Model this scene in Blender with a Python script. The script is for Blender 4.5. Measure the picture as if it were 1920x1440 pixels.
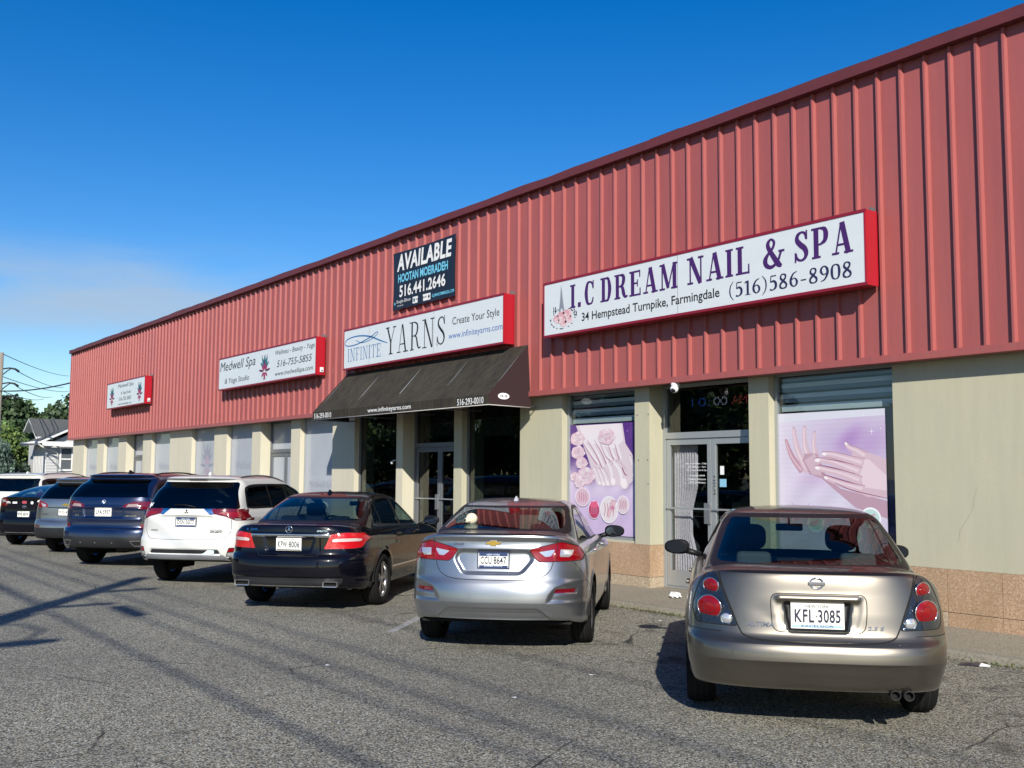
import bpy, bmesh, math, random
import numpy as np
from mathutils import Vector, Matrix, geometry
random.seed(7); RNG = np.random.RandomState(7)
R = math.radians
for o in list(bpy.data.objects): bpy.data.objects.remove(o)
SC = bpy.context.scene; COL = SC.collection
# ---------------------------------------------------------------- camera
YAW, PITCH, ROLL, FPX, EYE = 0.931825, 0.08862, 0.0057245, 1948.7, 1.70
fw = Vector((-math.sin(YAW)*math.cos(PITCH), math.cos(YAW)*math.cos(PITCH), math.sin(PITCH)))
rt = Vector((math.cos(YAW), math.sin(YAW), 0)); up = rt.cross(fw)
r2 = rt*math.cos(ROLL)+up*math.sin(ROLL); u2 = up*math.cos(ROLL)-rt*math.sin(ROLL)
cd = bpy.data.cameras.new('camera'); cam = bpy.data.objects.new('camera', cd); COL.objects.link(cam)
mw = Matrix.Identity(4)
for i in range(3): mw[i][0], mw[i][1], mw[i][2] = r2[i], u2[i], -fw[i]
mw[2][3] = EYE; cam.matrix_world = mw
cd.sensor_fit = 'HORIZONTAL'; cd.sensor_width = 36; cd.lens = FPX/1920*36; cd.clip_start = .05; cd.clip_end = 3000
SC.camera = cam
# ---------------------------------------------------------------- sky and sun
SUN_EL = R(29.1); SUN_DIR = Vector((-math.sin(R(54.6)), math.cos(R(54.6)), 0))   # direction the light travels, on plan
w = bpy.data.worlds.new('World'); SC.world = w; w.use_nodes = True
nt = w.node_tree; N = nt.nodes; L = nt.links; bg = N['Background']
sky = N.new('ShaderNodeTexSky'); sky.sky_type = 'NISHITA'; sky.sun_disc = False
sky.sun_elevation = SUN_EL; sky.sun_rotation = math.atan2(-SUN_DIR.x, -SUN_DIR.y)
sky.air_density = 1.0; sky.dust_density = .25; sky.ozone_density = 3.0; sky.altitude = 50
hs = N.new('ShaderNodeHueSaturation'); hs.inputs['Hue'].default_value = .510; hs.inputs['Saturation'].default_value = 1.44; hs.inputs['Value'].default_value = 1.33
L.new(sky.outputs[0], hs.inputs['Color'])
# thin high cloud, low on the left of the view
tc = N.new('ShaderNodeTexCoord'); mp = N.new('ShaderNodeMapping'); mp.inputs['Scale'].default_value = (3, 3, 16)
nz = N.new('ShaderNodeTexNoise'); nz.inputs['Scale'].default_value = 1.6; nz.inputs['Detail'].default_value = 9; nz.inputs['Roughness'].default_value = .5
L.new(tc.outputs['Generated'], mp.inputs[0]); L.new(mp.outputs[0], nz.inputs['Vector'])
cr = N.new('ShaderNodeMapRange'); cr.inputs[1].default_value = .32; cr.inputs[2].default_value = .62
L.new(nz.outputs[0], cr.inputs[0])
def band(axis_vec, a, b):
    dp = N.new('ShaderNodeVectorMath'); dp.operation = 'DOT_PRODUCT'; dp.inputs[1].default_value = axis_vec
    L.new(tc.outputs['Generated'], dp.inputs[0])
    m = N.new('ShaderNodeMapRange'); m.interpolation_type = 'SMOOTHSTEP'; m.inputs[1].default_value = a; m.inputs[2].default_value = b
    L.new(dp.outputs['Value'], m.inputs[0]); return m
b1 = band((-.975, .222, 0), .945, .990); b2 = band((0, 0, 1), .095, .15); b3 = band((0, 0, 1), .225, .165)
mu = N.new('ShaderNodeMath'); mu.operation = 'MULTIPLY'; L.new(b1.outputs[0], mu.inputs[0]); L.new(cr.outputs[0], mu.inputs[1])
for q_ in (b2, b3):
    m_ = N.new('ShaderNodeMath'); m_.operation = 'MULTIPLY'; L.new(mu.outputs[0], m_.inputs[0]); L.new(q_.outputs[0], m_.inputs[1]); mu = m_
mu2 = N.new('ShaderNodeMath'); mu2.operation = 'MULTIPLY'; mu2.inputs[1].default_value = .75; L.new(mu.outputs[0], mu2.inputs[0])
mx = N.new('ShaderNodeMix'); mx.data_type = 'RGBA'; mx.inputs[7].default_value = (4.6, 5.7, 7.0, 1)
L.new(mu2.outputs[0], mx.inputs[0]); L.new(hs.outputs[0], mx.inputs[6]); L.new(mx.outputs[2], bg.inputs[0])
bg.inputs[1].default_value = .076
sl = bpy.data.lights.new('sun', 'SUN'); sl.energy = 5.0; sl.angle = R(.53); sl.color = (1, .95, .86)
so = bpy.data.objects.new('sun', sl); COL.objects.link(so)
so.rotation_euler = (SUN_DIR*math.cos(SUN_EL)-Vector((0, 0, math.sin(SUN_EL)))).to_track_quat('-Z', 'Y').to_euler()
so.location = (6, -8, 20)
SC.view_settings.view_transform = 'Standard'; SC.view_settings.look = 'None'; SC.view_settings.exposure = .36; SC.view_settings.gamma = 1
SC.view_settings.use_curve_mapping = False
try:
    SC.cycles.max_bounces = 8; SC.cycles.transparent_max_bounces = 24; SC.cycles.caustics_reflective = False; SC.cycles.caustics_refractive = False
except Exception: pass
# ---------------------------------------------------------------- materials
MATS = {}
def mat(name, col=(.5, .5, .5), rough=.6, metal=0., coat=0., spec=.5, noise=None, bump=None, vcol=None, back=None, sheen=0, emit=None, coatr=.03):
    """noise=(scale, amount, (stretch)) varies the base colour; bump=(scale, strength, dist)"""
    if name in MATS: return MATS[name]
    m = bpy.data.materials.new(name); m.use_nodes = True; t = m.node_tree; n = t.nodes; l = t.links; p = n['Principled BSDF']
    p.inputs['Base Color'].default_value = (*col, 1); p.inputs['Roughness'].default_value = rough; p.inputs['Metallic'].default_value = metal
    p.inputs['Coat Weight'].default_value = coat; p.inputs['Coat Roughness'].default_value = coatr; p.inputs['Specular IOR Level'].default_value = spec
    if emit: p.inputs['Emission Color'].default_value = (*emit[0], 1); p.inputs['Emission Strength'].default_value = emit[1]
    cur = None; co = n.new('ShaderNodeTexCoord')
    if vcol:
        a = n.new('ShaderNodeVertexColor'); a.layer_name = 'Col'; cur = a.outputs[0]
    for ns in (noise or []):
        sc, amt, st, c2 = ns
        mpn = n.new('ShaderNodeMapping'); mpn.inputs['Scale'].default_value = st; l.new(co.outputs['Object'], mpn.inputs[0])
        z = n.new('ShaderNodeTexNoise'); z.inputs['Scale'].default_value = sc; z.inputs['Detail'].default_value = 6; z.inputs['Roughness'].default_value = .62
        l.new(mpn.outputs[0], z.inputs['Vector'])
        mr = n.new('ShaderNodeMapRange'); mr.inputs[1].default_value = .42; mr.inputs[2].default_value = .68; mr.inputs[4].default_value = amt
        l.new(z.outputs[0], mr.inputs[0])
        x = n.new('ShaderNodeMix'); x.data_type = 'RGBA'; l.new(mr.outputs[0], x.inputs[0])
        if cur is None: x.inputs[6].default_value = (*col, 1)
        else: l.new(cur, x.inputs[6])
        x.inputs[7].default_value = (*c2, 1); cur = x.outputs[2]
    if back is not None:
        g = n.new('ShaderNodeNewGeometry'); x = n.new('ShaderNodeMix'); x.data_type = 'RGBA'; l.new(g.outputs['Backfacing'], x.inputs[0])
        if cur is None: x.inputs[6].default_value = (*col, 1)
        else: l.new(cur, x.inputs[6])
        x.inputs[7].default_value = (*back, 1); cur = x.outputs[2]
    if cur is not None: l.new(cur, p.inputs['Base Color'])
    if bump:
        z = n.new('ShaderNodeTexNoise'); z.inputs['Scale'].default_value = bump[0]; z.inputs['Detail'].default_value = 4
        l.new(co.outputs['Object'], z.inputs['Vector']); b = n.new('ShaderNodeBump'); b.inputs['Strength'].default_value = bump[1]; b.inputs['Distance'].default_value = bump[2]
        l.new(z.outputs[0], b.inputs['Height']); l.new(b.outputs[0], p.inputs['Normal'])
    MATS[name] = m; return m
def glass(name, tint, refl=.06, rough=0.0, haze=None):
    """thin pane: tinted clear layer under a Fresnel reflection; haze adds a share of dusty diffuse"""
    if name in MATS: return MATS[name]
    m = bpy.data.materials.new(name); m.use_nodes = True; t = m.node_tree; n = t.nodes; l = t.links
    n.remove(n['Principled BSDF']); out = n['Material Output']
    tr = n.new('ShaderNodeBsdfTransparent'); tr.inputs[0].default_value = (*tint, 1)
    gl = n.new('ShaderNodeBsdfGlossy'); gl.inputs['Roughness'].default_value = rough; gl.inputs[0].default_value = (.95, .95, .95, 1)
    g = n.new('ShaderNodeNewGeometry'); dp = n.new('ShaderNodeVectorMath'); dp.operation = 'DOT_PRODUCT'
    l.new(g.outputs['Normal'], dp.inputs[0]); l.new(g.outputs['Incoming'], dp.inputs[1])
    ab = n.new('ShaderNodeMath'); ab.operation = 'ABSOLUTE'; l.new(dp.outputs['Value'], ab.inputs[0])
    om = n.new('ShaderNodeMath'); om.operation = 'SUBTRACT'; om.inputs[0].default_value = 1; l.new(ab.outputs[0], om.inputs[1])
    pw = n.new('ShaderNodeMath'); pw.operation = 'POWER'; pw.inputs[1].default_value = 5; l.new(om.outputs[0], pw.inputs[0])
    ma = n.new('ShaderNodeMath'); ma.operation = 'MULTIPLY_ADD'; ma.inputs[1].default_value = 1-refl; ma.inputs[2].default_value = refl; l.new(pw.outputs[0], ma.inputs[0])
    base = tr.outputs[0]
    if haze:
        d = n.new('ShaderNodeBsdfDiffuse'); d.inputs[0].default_value = (*haze[1], 1); mxs = n.new('ShaderNodeMixShader'); mxs.inputs[0].default_value = haze[0]
        l.new(base, mxs.inputs[1]); l.new(d.outputs[0], mxs.inputs[2]); base = mxs.outputs[0]
    ms = n.new('ShaderNodeMixShader'); l.new(ma.outputs[0], ms.inputs[0]); l.new(base, ms.inputs[1]); l.new(gl.outputs[0], ms.inputs[2]); l.new(ms.outputs[0], out.inputs[0])
    MATS[name] = m; return m
# ---------------------------------------------------------------- object helpers
def tag(o, label=None, cat=None, group=None, kind=None):
    if label: o['label'] = label
    if cat: o['category'] = cat
    if group: o['group'] = group
    if kind: o['kind'] = kind
    return o
def empty(name, loc=(0, 0, 0), rz=0, label=None, cat=None, group=None):
    o = bpy.data.objects.new(name, None); COL.objects.link(o); o.location = loc; o.rotation_euler = (0, 0, rz); o.empty_display_size = .2
    return tag(o, label, cat, group)
def link(name, me, parent=None):
    o = bpy.data.objects.new(name, me); COL.objects.link(o)
    if parent is not None: o.parent = parent
    return o
class MB:
    def __init__(s): s.marks = []; s.v = []; s.f = []; s.m = []; s.mats = []; s.sm = []; s.c = []
    def mi(s, m):
        if m not in s.mats: s.mats.append(m)
        return s.mats.index(m)
    def face(s, pts, m, smooth=False, col=None):
        b = len(s.v); s.v += [tuple(p) for p in pts]; s.f.append(tuple(range(b, b+len(pts)))); s.m.append(s.mi(m)); s.sm.append(smooth); s.c.append(col)
    def mesh(s, vs, fs, m, smooth=False, col=None):
        b = len(s.v); s.v += [tuple(p) for p in vs]; i = s.mi(m)
        for f in fs: s.f.append(tuple(b+k for k in f)); s.m.append(i); s.sm.append(smooth); s.c.append(col)
    def box(s, x0, x1, y0, y1, z0, z1, m, bev=0):
        if x0 > x1: x0, x1 = x1, x0
        if y0 > y1: y0, y1 = y1, y0
        if bev:
            b = bev; bm = bmesh.new(); bmesh.ops.create_cube(bm, size=1)
            for v in bm.verts: v.co = Vector(((x0+x1)/2+v.co.x*(x1-x0), (y0+y1)/2+v.co.y*(y1-y0), (z0+z1)/2+v.co.z*(z1-z0)))
            bmesh.ops.bevel(bm, geom=list(bm.edges), offset=b, segments=2, affect='EDGES', profile=.5)
            bm.verts.index_update(); s.mesh([v.co[:] for v in bm.verts], [[v.index for v in f.verts] for f in bm.faces], m); bm.free(); return
        V = [(x0, y0, z0), (x1, y0, z0), (x1, y1, z0), (x0, y1, z0), (x0, y0, z1), (x1, y0, z1), (x1, y1, z1), (x0, y1, z1)]
        s.mesh(V, [(0, 3, 2, 1), (4, 5, 6, 7), (0, 1, 5, 4), (1, 2, 6, 5), (2, 3, 7, 6), (3, 0, 4, 7)], m)
    def tube(s, pts, r, m, n=8, cap=True, smooth=True):
        pts = [Vector(p) for p in pts]; rs = r if isinstance(r, (list, tuple)) else [r]*len(pts)
        vs = []; fs = []; ref = None
        for i, p in enumerate(pts):
            t = (pts[min(i+1, len(pts)-1)]-pts[max(i-1, 0)]).normalized()
            if ref is None: ref = Vector((0, 0, 1)) if abs(t.z) < .9 else Vector((1, 0, 0))
            a = t.cross(ref).normalized(); b = t.cross(a).normalized(); ref = -b if b.dot(ref) < 0 else b
            a = t.cross(ref).normalized(); b = a.cross(t)
            for k in range(n):
                an = 2*math.pi*k/n; vs.append(p+(a*math.cos(an)+b*math.sin(an))*rs[i])
        for i in range(len(pts)-1):
            for k in range(n):
                k2 = (k+1) % n; fs.append((i*n+k, i*n+k2, (i+1)*n+k2, (i+1)*n+k))
        if cap: fs.append(tuple(range(n))[::-1]); fs.append(tuple(range((len(pts)-1)*n, len(pts)*n)))
        s.mesh(vs, fs, m, smooth)
    def lathe(s, prof, m, n=24, origin=(0, 0, 0), axis='Z', smooth=True):
        vs = []; fs = []
        for i, (r_, h) in enumerate(prof):
            for k in range(n):
                a = 2*math.pi*k/n; x, y = r_*math.cos(a), r_*math.sin(a)
                p = {'Z': (x, y, h), 'X': (h, x, y), 'Y': (y, h, x)}[axis]; vs.append((p[0]+origin[0], p[1]+origin[1], p[2]+origin[2]))
        for i in range(len(prof)-1):
            for k in range(n):
                k2 = (k+1) % n; fs.append((i*n+k, i*n+k2, (i+1)*n+k2, (i+1)*n+k))
        s.mesh(vs, fs, m, smooth)
    def sphere(s, c, r, m, seg=12, ring=8, jit=0):
        vs = []; fs = []
        rr = r if isinstance(r, (tuple, list)) else (r, r, r)
        for i in range(ring+1):
            th = math.pi*i/ring
            for k in range(seg):
                a = 2*math.pi*k/seg; j = 1+random.uniform(-jit, jit)
                vs.append((c[0]+rr[0]*math.sin(th)*math.cos(a)*j, c[1]+rr[1]*math.sin(th)*math.sin(a)*j, c[2]+rr[2]*math.cos(th)*j))
        for i in range(ring):
            for k in range(seg):
                k2 = (k+1) % seg; fs.append((i*seg+k, (i+1)*seg+k, (i+1)*seg+k2, i*seg+k2))
        s.mesh(vs, fs, m, True)
    def poly(s, pts3, m, col=None):
        """flat polygon, any outline"""
        ps = [Vector(p) for p in pts3]
        if len(ps) <= 4: s.face(ps, m, col=col); return
        tri = geometry.tessellate_polygon([ps]); s.mesh(ps, [tuple(t) for t in tri], m, col=col)
    def build(s, name, parent=None, rec=False):
        if name in ('lettering', 'door_lettering') and len(s.marks) > 1:      # every line of writing is a piece of its own
            out = None; mk = s.marks+[(len(s.v), len(s.f))]
            for (v0, f0), (v1, f1) in zip(mk[:-1], mk[1:]):
                q = MB(); q.v = s.v[v0:v1]; q.f = [tuple(i-v0 for i in f) for f in s.f[f0:f1]]; q.m = s.m[f0:f1]; q.mats = s.mats; q.sm = s.sm[f0:f1]; q.c = s.c[f0:f1]; o = q.build(name, parent); out = out or o
            return out
        me = bpy.data.meshes.new(name); me.from_pydata([tuple(map(float, v)) for v in s.v], [], s.f)
        for m in s.mats: me.materials.append(m)
        me.polygons.foreach_set('material_index', s.m); me.polygons.foreach_set('use_smooth', s.sm)
        if any(c is not None for c in s.c):
            ca = me.color_attributes.new('Col', 'FLOAT_COLOR', 'CORNER'); buf = []
            for p, c in zip(me.polygons, s.c):
                c = c or (.5, .5, .5); buf += [c[0], c[1], c[2], 1.0]*p.loop_total
            ca.data.foreach_set('color', buf)
        me.update()
        if rec:
            bm = bmesh.new(); bm.from_mesh(me); bmesh.ops.recalc_face_normals(bm, faces=bm.faces); bm.to_mesh(me); bm.free()
        return link(name, me, parent)
# ---------------------------------------------------------------- lettering
_TC = {}
def text_geo(s, bold=0., shear=0., sp=1.0):
    k = (s, bold, shear, sp)
    if k in _TC: return _TC[k]
    cu = bpy.data.curves.new('t', 'FONT'); cu.body = s; cu.size = 1; cu.offset = bold; cu.shear = shear; cu.space_character = sp; cu.resolution_u = 3
    ob = bpy.data.objects.new('t', cu); COL.objects.link(ob); dg = bpy.context.evaluated_depsgraph_get(); dg.update()
    me = bpy.data.meshes.new_from_object(ob.evaluated_get(dg)); vs = [v.co.copy() for v in me.vertices]; fs = [tuple(p.vertices) for p in me.polygons]
    bpy.data.objects.remove(ob); bpy.data.curves.remove(cu); bpy.data.meshes.remove(me)
    x0 = min(v.x for v in vs); x1 = max(v.x for v in vs); y0 = min(v.y for v in vs); y1 = max(v.y for v in vs)
    g = ([((v.x-x0)/max(x1-x0, 1e-6), (v.y-y0)/max(y1-y0, 1e-6)) for v in vs], fs); _TC[k] = g; return g
def put_text(mb, s, m, box, fn, bold=0., shear=0., sp=1.0, skew=0., col=None):
    """fit the text to box (u0, v0, u1, v1); fn maps (u, v) to 3D; skew lifts v along u"""
    vs, fs = text_geo(s, bold, shear, sp); u0, v0, u1, v1 = box; mb.marks.append((len(mb.v), len(mb.f)))
    mb.mesh([fn(u0+a*(u1-u0), v0+b*(v1-v0)+skew*a) for a, b in vs], fs, m, col=col)
def stroke(pts, closed=False, n=6):
    """Catmull-Rom through (x, y, width) points -> ribbon quads"""
    P = [np.array(p, float) for p in pts]
    if len(P) > 2:
        Q = [P[0]]
        for i in range(len(P)-1):
            a = P[i-1] if i else P[i]*2-P[i+1]; b, c = P[i], P[i+1]; d = P[i+2] if i+2 < len(P) else P[i+1]*2-P[i]
            for t in np.linspace(0, 1, n+1)[1:]:
                Q.append(.5*((2*b)+(c-a)*t+(2*a-5*b+4*c-d)*t*t+(3*b-a-3*c+d)*t**3))
        P = Q
    out = []
    for i, p in enumerate(P):
        t = P[min(i+1, len(P)-1)][:2]-P[max(i-1, 0)][:2]; t = t/(np.hypot(*t)+1e-9); nn = np.array([-t[1], t[0]])*p[2]/2
        out.append((p[:2]+nn, p[:2]-nn))
    return out
def ribbon(mb, pts, fn, m, n=6, col=None):
    o = stroke(pts, n=n); vs = []; fs = []
    for a, b in o: vs += [fn(*a), fn(*b)]
    for i in range(len(o)-1): fs.append((2*i, 2*i+1, 2*i+3, 2*i+2))
    mb.mesh(vs, fs, m, col=col)
def S_(x0, y, x1, t): return [(x0, y, t), (x1, y, t)]
def slab(ch, B=.24, T=.085):
    """slab-serif glyphs on a unit square: thick stem B, thin T; returns list of strokes"""
    s = T; h = 1-s/2; l = s/2; o = .09
    stem = lambda x: [(x, l, B), (x, 1-l, B)]
    ser = lambda x, y: S_(x-B/2-o, y, x+B/2+o, s)
    G = {
     'I': (.5, [stem(.25), ser(.25, l), ser(.25, h)]),
     '.': (.42, [[(.2, .0, B), (.2, .2, B)]]),
     'C': (.86, [[(.74, .70, T), (.70, .87, T*1.4), (.52, .955, T), (.33, .88, B*.75), (.24, .5, B*1.05), (.33, .12, B*.75), (.52, .045, T), (.68, .1, T*1.3), (.76, .30, T)], [(.765, 1, T*.9), (.765, .66, T*.9)]]),
     'D': (.95, [stem(.26), S_(.04, l, .45, s), S_(.04, h, .45, s), [(.42, h, s), (.62, .9, B*.7), (.72, .5, B*1.05), (.62, .1, B*.7), (.42, l, s)]]),
     'R': (1.0, [stem(.26), ser(.26, l), S_(.04, h, .5, s), S_(.3, .5, .5, s), [(.46, h, s), (.66, .9, B*.8), (.70, .74, B), (.62, .56, B*.8), (.46, .5, s)], [(.48, .5, s), (.62, .42, B*.8), (.70, .2, B*.95), (.80, .06, B*.6), (.98, .08, s)]]),
     'E': (.88, [stem(.26), S_(.04, l, .80, s), S_(.04, h, .78, s), S_(.3, .5, .6, s), [(.765, 0, T), (.765, .3, T*.8)], [(.745, 1, T), (.745, .72, T*.8)], [(.59, .36, T*.8), (.59, .64, T*.8)]]),
     'A': (1.0, [[(.46, 1, T*.9), (.20, 0, T*.9)], [(.50, 1, B), (.78, 0, B)], S_(.28, .3, .66, s), S_(.03, l, .36, s), S_(.58, l, .99, s)]),
     'M': (1.25, [[(.22, 0, T), (.22, 1, T)], [(.26, 1, B*.95), (.60, .06, B*.8)], [(.60, .06, T), (.96, 1, T)], [(1.0, 0, B), (1.0, 1, B)], S_(.05, l, .40, s), S_(.04, h, .32, s), S_(.78, l, 1.2, s), S_(.9, h, 1.2, s)]),
     'N': (1.05, [[(.22, 0, T), (.22, 1, T)], [(.24, 1, B*1.05), (.80, .0, B*.9)], [(.84, 0, T), (.84, 1, T)], S_(.05, l, .39, s), S_(.03, h, .30, s), S_(.68, h, 1.0, s)]),
     'L': (.82, [stem(.26), S_(.04, l, .76, s), ser(.26, h), [(.725, 0, T), (.725, .34, T*.8)]]),
     'S': (.80, [[(.64, .72, T), (.58, .9, T*1.3), (.42, .955, T*1.1), (.24, .88, B*.7), (.20, .72, B*.9), (.36, .56, B), (.56, .42, B), (.64, .25, B*.9), (.56, .1, B*.6), (.38, .045, T*1.1), (.2, .12, T*1.3), (.13, .30, T)], [(.665, 1, T*.9), (.665, .7, T*.9)], [(.115, 0, T*.9), (.115, .32, T*.9)]]),
     'P': (.9, [stem(.26), ser(.26, l), S_(.04, h, .5, s), S_(.3, .44, .5, s), [(.46, h, s), (.66, .9, B*.8), (.72, .72, B), (.66, .54, B*.8), (.46, .44, s)]]),
     '&': (1.1, [[(1.0, .52, T), (.92, .46, T*1.2), (.78, .2, T*1.3), (.5, .045, T*1.6), (.26, .12, B*.8), (.2, .3, B*.9), (.36, .5, T*1.4), (.56, .66, T*1.4), (.62, .84, T*1.4), (.48, .95, T), (.34, .84, B*.7), (.36, .68, B*.8), (.58, .38, B*.9), (.8, .12, B), (.96, .03, B*.5)], S_(.82, .52, 1.1, s)]),
     'Y': (.92, [[(.16, 1, B), (.46, .45, B)], [(.78, 1, T), (.50, .45, T)], [(.46, .5, B), (.46, 0, B)], S_(.02, h, .34, s), S_(.64, h, .92, s), S_(.3, l, .64, s)]),
     'F': (.8, [stem(.26), ser(.26, l), S_(.04, h, .72, s), S_(.3, .5, .56, s), [(.70, 1, T), (.70, .74, T*.8)]]),
     'T': (.9, [stem(.45), ser(.45, l), S_(.06, h, .84, s), [(.09, 1, T), (.09, .74, T*.8)], [(.81, 1, T), (.81, .74, T*.8)]]),
     ' ': (.55, []),
     '-': (.5, [S_(.08, .34, .42, s*1.1)]),
     '(': (.42, [[(.38, 1.1, T*.5), (.18, .8, T*1.2), (.12, .45, T*1.5), (.18, .1, T*1.2), (.38, -.2, T*.5)]]),
     ')': (.42, [[(.04, 1.1, T*.5), (.24, .8, T*1.2), (.30, .45, T*1.5), (.24, .1, T*1.2), (.04, -.2, T*.5)]]),
     '0': (.62, [[(.31, .96, T*.8), (.14, .85, B*.7), (.09, .5, B), (.14, .15, B*.7), (.31, .04, T*.8), (.48, .15, B*.7), (.53, .5, B), (.48, .85, B*.7), (.31, .96, T*.8)]]),
     '1': (.5, [[(.27, 0, B), (.27, .97, B)], [(.06, .84, T*.7), (.2, .93, B*.7)], S_(.08, s*.35, .46, s*.7)]),
     '5': (.6, [[(.16, .96, s), (.50, .96, s)], [(.16, .98, T), (.13, .56, T)], [(.13, .56, T), (.32, .62, B*.7), (.47, .46, B), (.46, .2, B), (.28, .04, T), (.08, .08, B*.7)]]),
     '6': (.62, [[(.52, .98, T*.6), (.28, .85, B*.6), (.12, .5, B), (.14, .2, B*.9), (.31, .03, T), (.48, .16, B*.8), (.50, .36, B*.9), (.36, .56, T), (.16, .48, T)]]),
     '8': (.62, [[(.31, .52, B*.7), (.15, .7, B*.8), (.18, .9, B*.6), (.31, .96, T), (.45, .88, B*.7), (.45, .7, B*.7), (.31, .52, B*.8), (.12, .3, B*.8), (.14, .1, B*.7), (.31, .03, T), (.48, .1, B*.7), (.50, .3, B*.8), (.31, .52, B*.7)]]),
     '9': (.62, [[(.1, .02, T*.6), (.34, .15, B*.6), (.5, .5, B), (.48, .8, B*.9), (.31, .97, T), (.14, .84, B*.8), (.12, .64, B*.9), (.26, .44, T), (.46, .52, T)]]),
    }
    return G[ch]
def put_slab(mb, s, m, box, fn, B=.24, T=.085, shear=0, gap=.06, col=None):
    ct = [0]
    def drift(): ct[0] = (ct[0]+1) % 160; return ct[0]*.008      # keeps crossing strokes off one plane
    gl = [slab(c, B, T) for c in s]; tot = sum(g[0]+gap for g in gl)-gap; u0, v0, u1, v1 = box; x = 0; k = (u1-u0)/tot; q = 0; mb.marks.append((len(mb.v), len(mb.f)))
    for g in gl:
        for st in g[1]:
            q += 1
            ribbon(mb, [(p[0]+x, p[1]/k*1, p[2]) for p in [(a, b*(v1-v0), c_) for a, b, c_ in st]],
                   lambda a, b, q=q: fn(u0+a*k+shear*(b*k), v0+b*k, q % 7+drift()), m, col=col)
        x += g[0]+gap
def arcpts(cx, cy, rx, ry, a0=0, a1=360, n=24):
    return [(cx+rx*math.cos(R(a0+(a1-a0)*i/n)), cy+ry*math.sin(R(a0+(a1-a0)*i/n))) for i in range(n+(0 if abs(a1-a0) >= 360 else 1))]
def rpoly(pts, r=.01, n=4):
    """round the corners of a 2D polygon"""
    out = []; k = len(pts)
    for i in range(k):
        p = Vector(pts[i]); a = Vector(pts[i-1])-p; b = Vector(pts[(i+1) % k])-p; d = min(r, a.length*.45, b.length*.45)
        A = p+a.normalized()*d; B_ = p+b.normalized()*d
        for j in range(n+1):
            t = j/n; out.append(tuple(A*(1-t)**2+p*2*t*(1-t)+B_*t*t))
    return out
def mir(pts): return [(-x, y) for x, y in pts][::-1]
# ================================================================ cars: one smooth shell per car, cut along its real seams
def inpoly(px, py, poly):
    x = np.asarray(px); y = np.asarray(py); r = np.zeros(x.shape, bool); n = len(poly); j = n-1
    for i in range(n):
        xi, yi = poly[i]; xj, yj = poly[j]
        if yi != yj:
            c = ((yi > y) != (yj > y)) & (x < (xj-xi)*(y-yi)/(yj-yi)+xi); r ^= c
        j = i
    return r
def sdist(px, py, poly):
    d = np.full(np.shape(px), 1e9); n = len(poly)
    for i in range(n):
        a = np.array(poly[i]); b = np.array(poly[(i+1) % n]); ab = b-a; t = np.clip(((px-a[0])*ab[0]+(py-a[1])*ab[1])/(ab@ab+1e-12), 0, 1)
        d = np.minimum(d, np.hypot(px-a[0]-t*ab[0], py-a[1]-t*ab[1]))
    return np.where(inpoly(px, py, poly), d, -d)
def ldist(px, py, line):
    d = np.full(np.shape(px), 1e9)
    for i in range(len(line)-1):
        a = np.array(line[i]); b = np.array(line[i+1]); ab = b-a; t = np.clip(((px-a[0])*ab[0]+(py-a[1])*ab[1])/(ab@ab+1e-12), 0, 1)
        d = np.minimum(d, np.hypot(px-a[0]-t*ab[0], py-a[1]-t*ab[1]))
    return d
def sstep(a, b, x): t = np.clip((x-a)/(b-a), 0, 1); return t*t*(3-2*t)
def pchip(t, y, q):
    h = np.diff(t); d = np.diff(y)/h; m = np.zeros(len(y)); m[0] = d[0]; m[-1] = d[-1]
    for i in range(1, len(y)-1):
        if d[i-1]*d[i] > 0:
            w1 = 2*h[i]+h[i-1]; w2 = h[i]+2*h[i-1]; m[i] = (w1+w2)/(w1/d[i-1]+w2/d[i])
    k = np.clip(np.searchsorted(t, q)-1, 0, len(h)-1); s = (q-t[k])/h[k]
    return (1+2*s)*(1-s)**2*y[k]+s*(1-s)**2*h[k]*m[k]+s*s*(3-2*s)*y[k+1]+s*s*(s-1)*h[k]*m[k+1]
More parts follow.
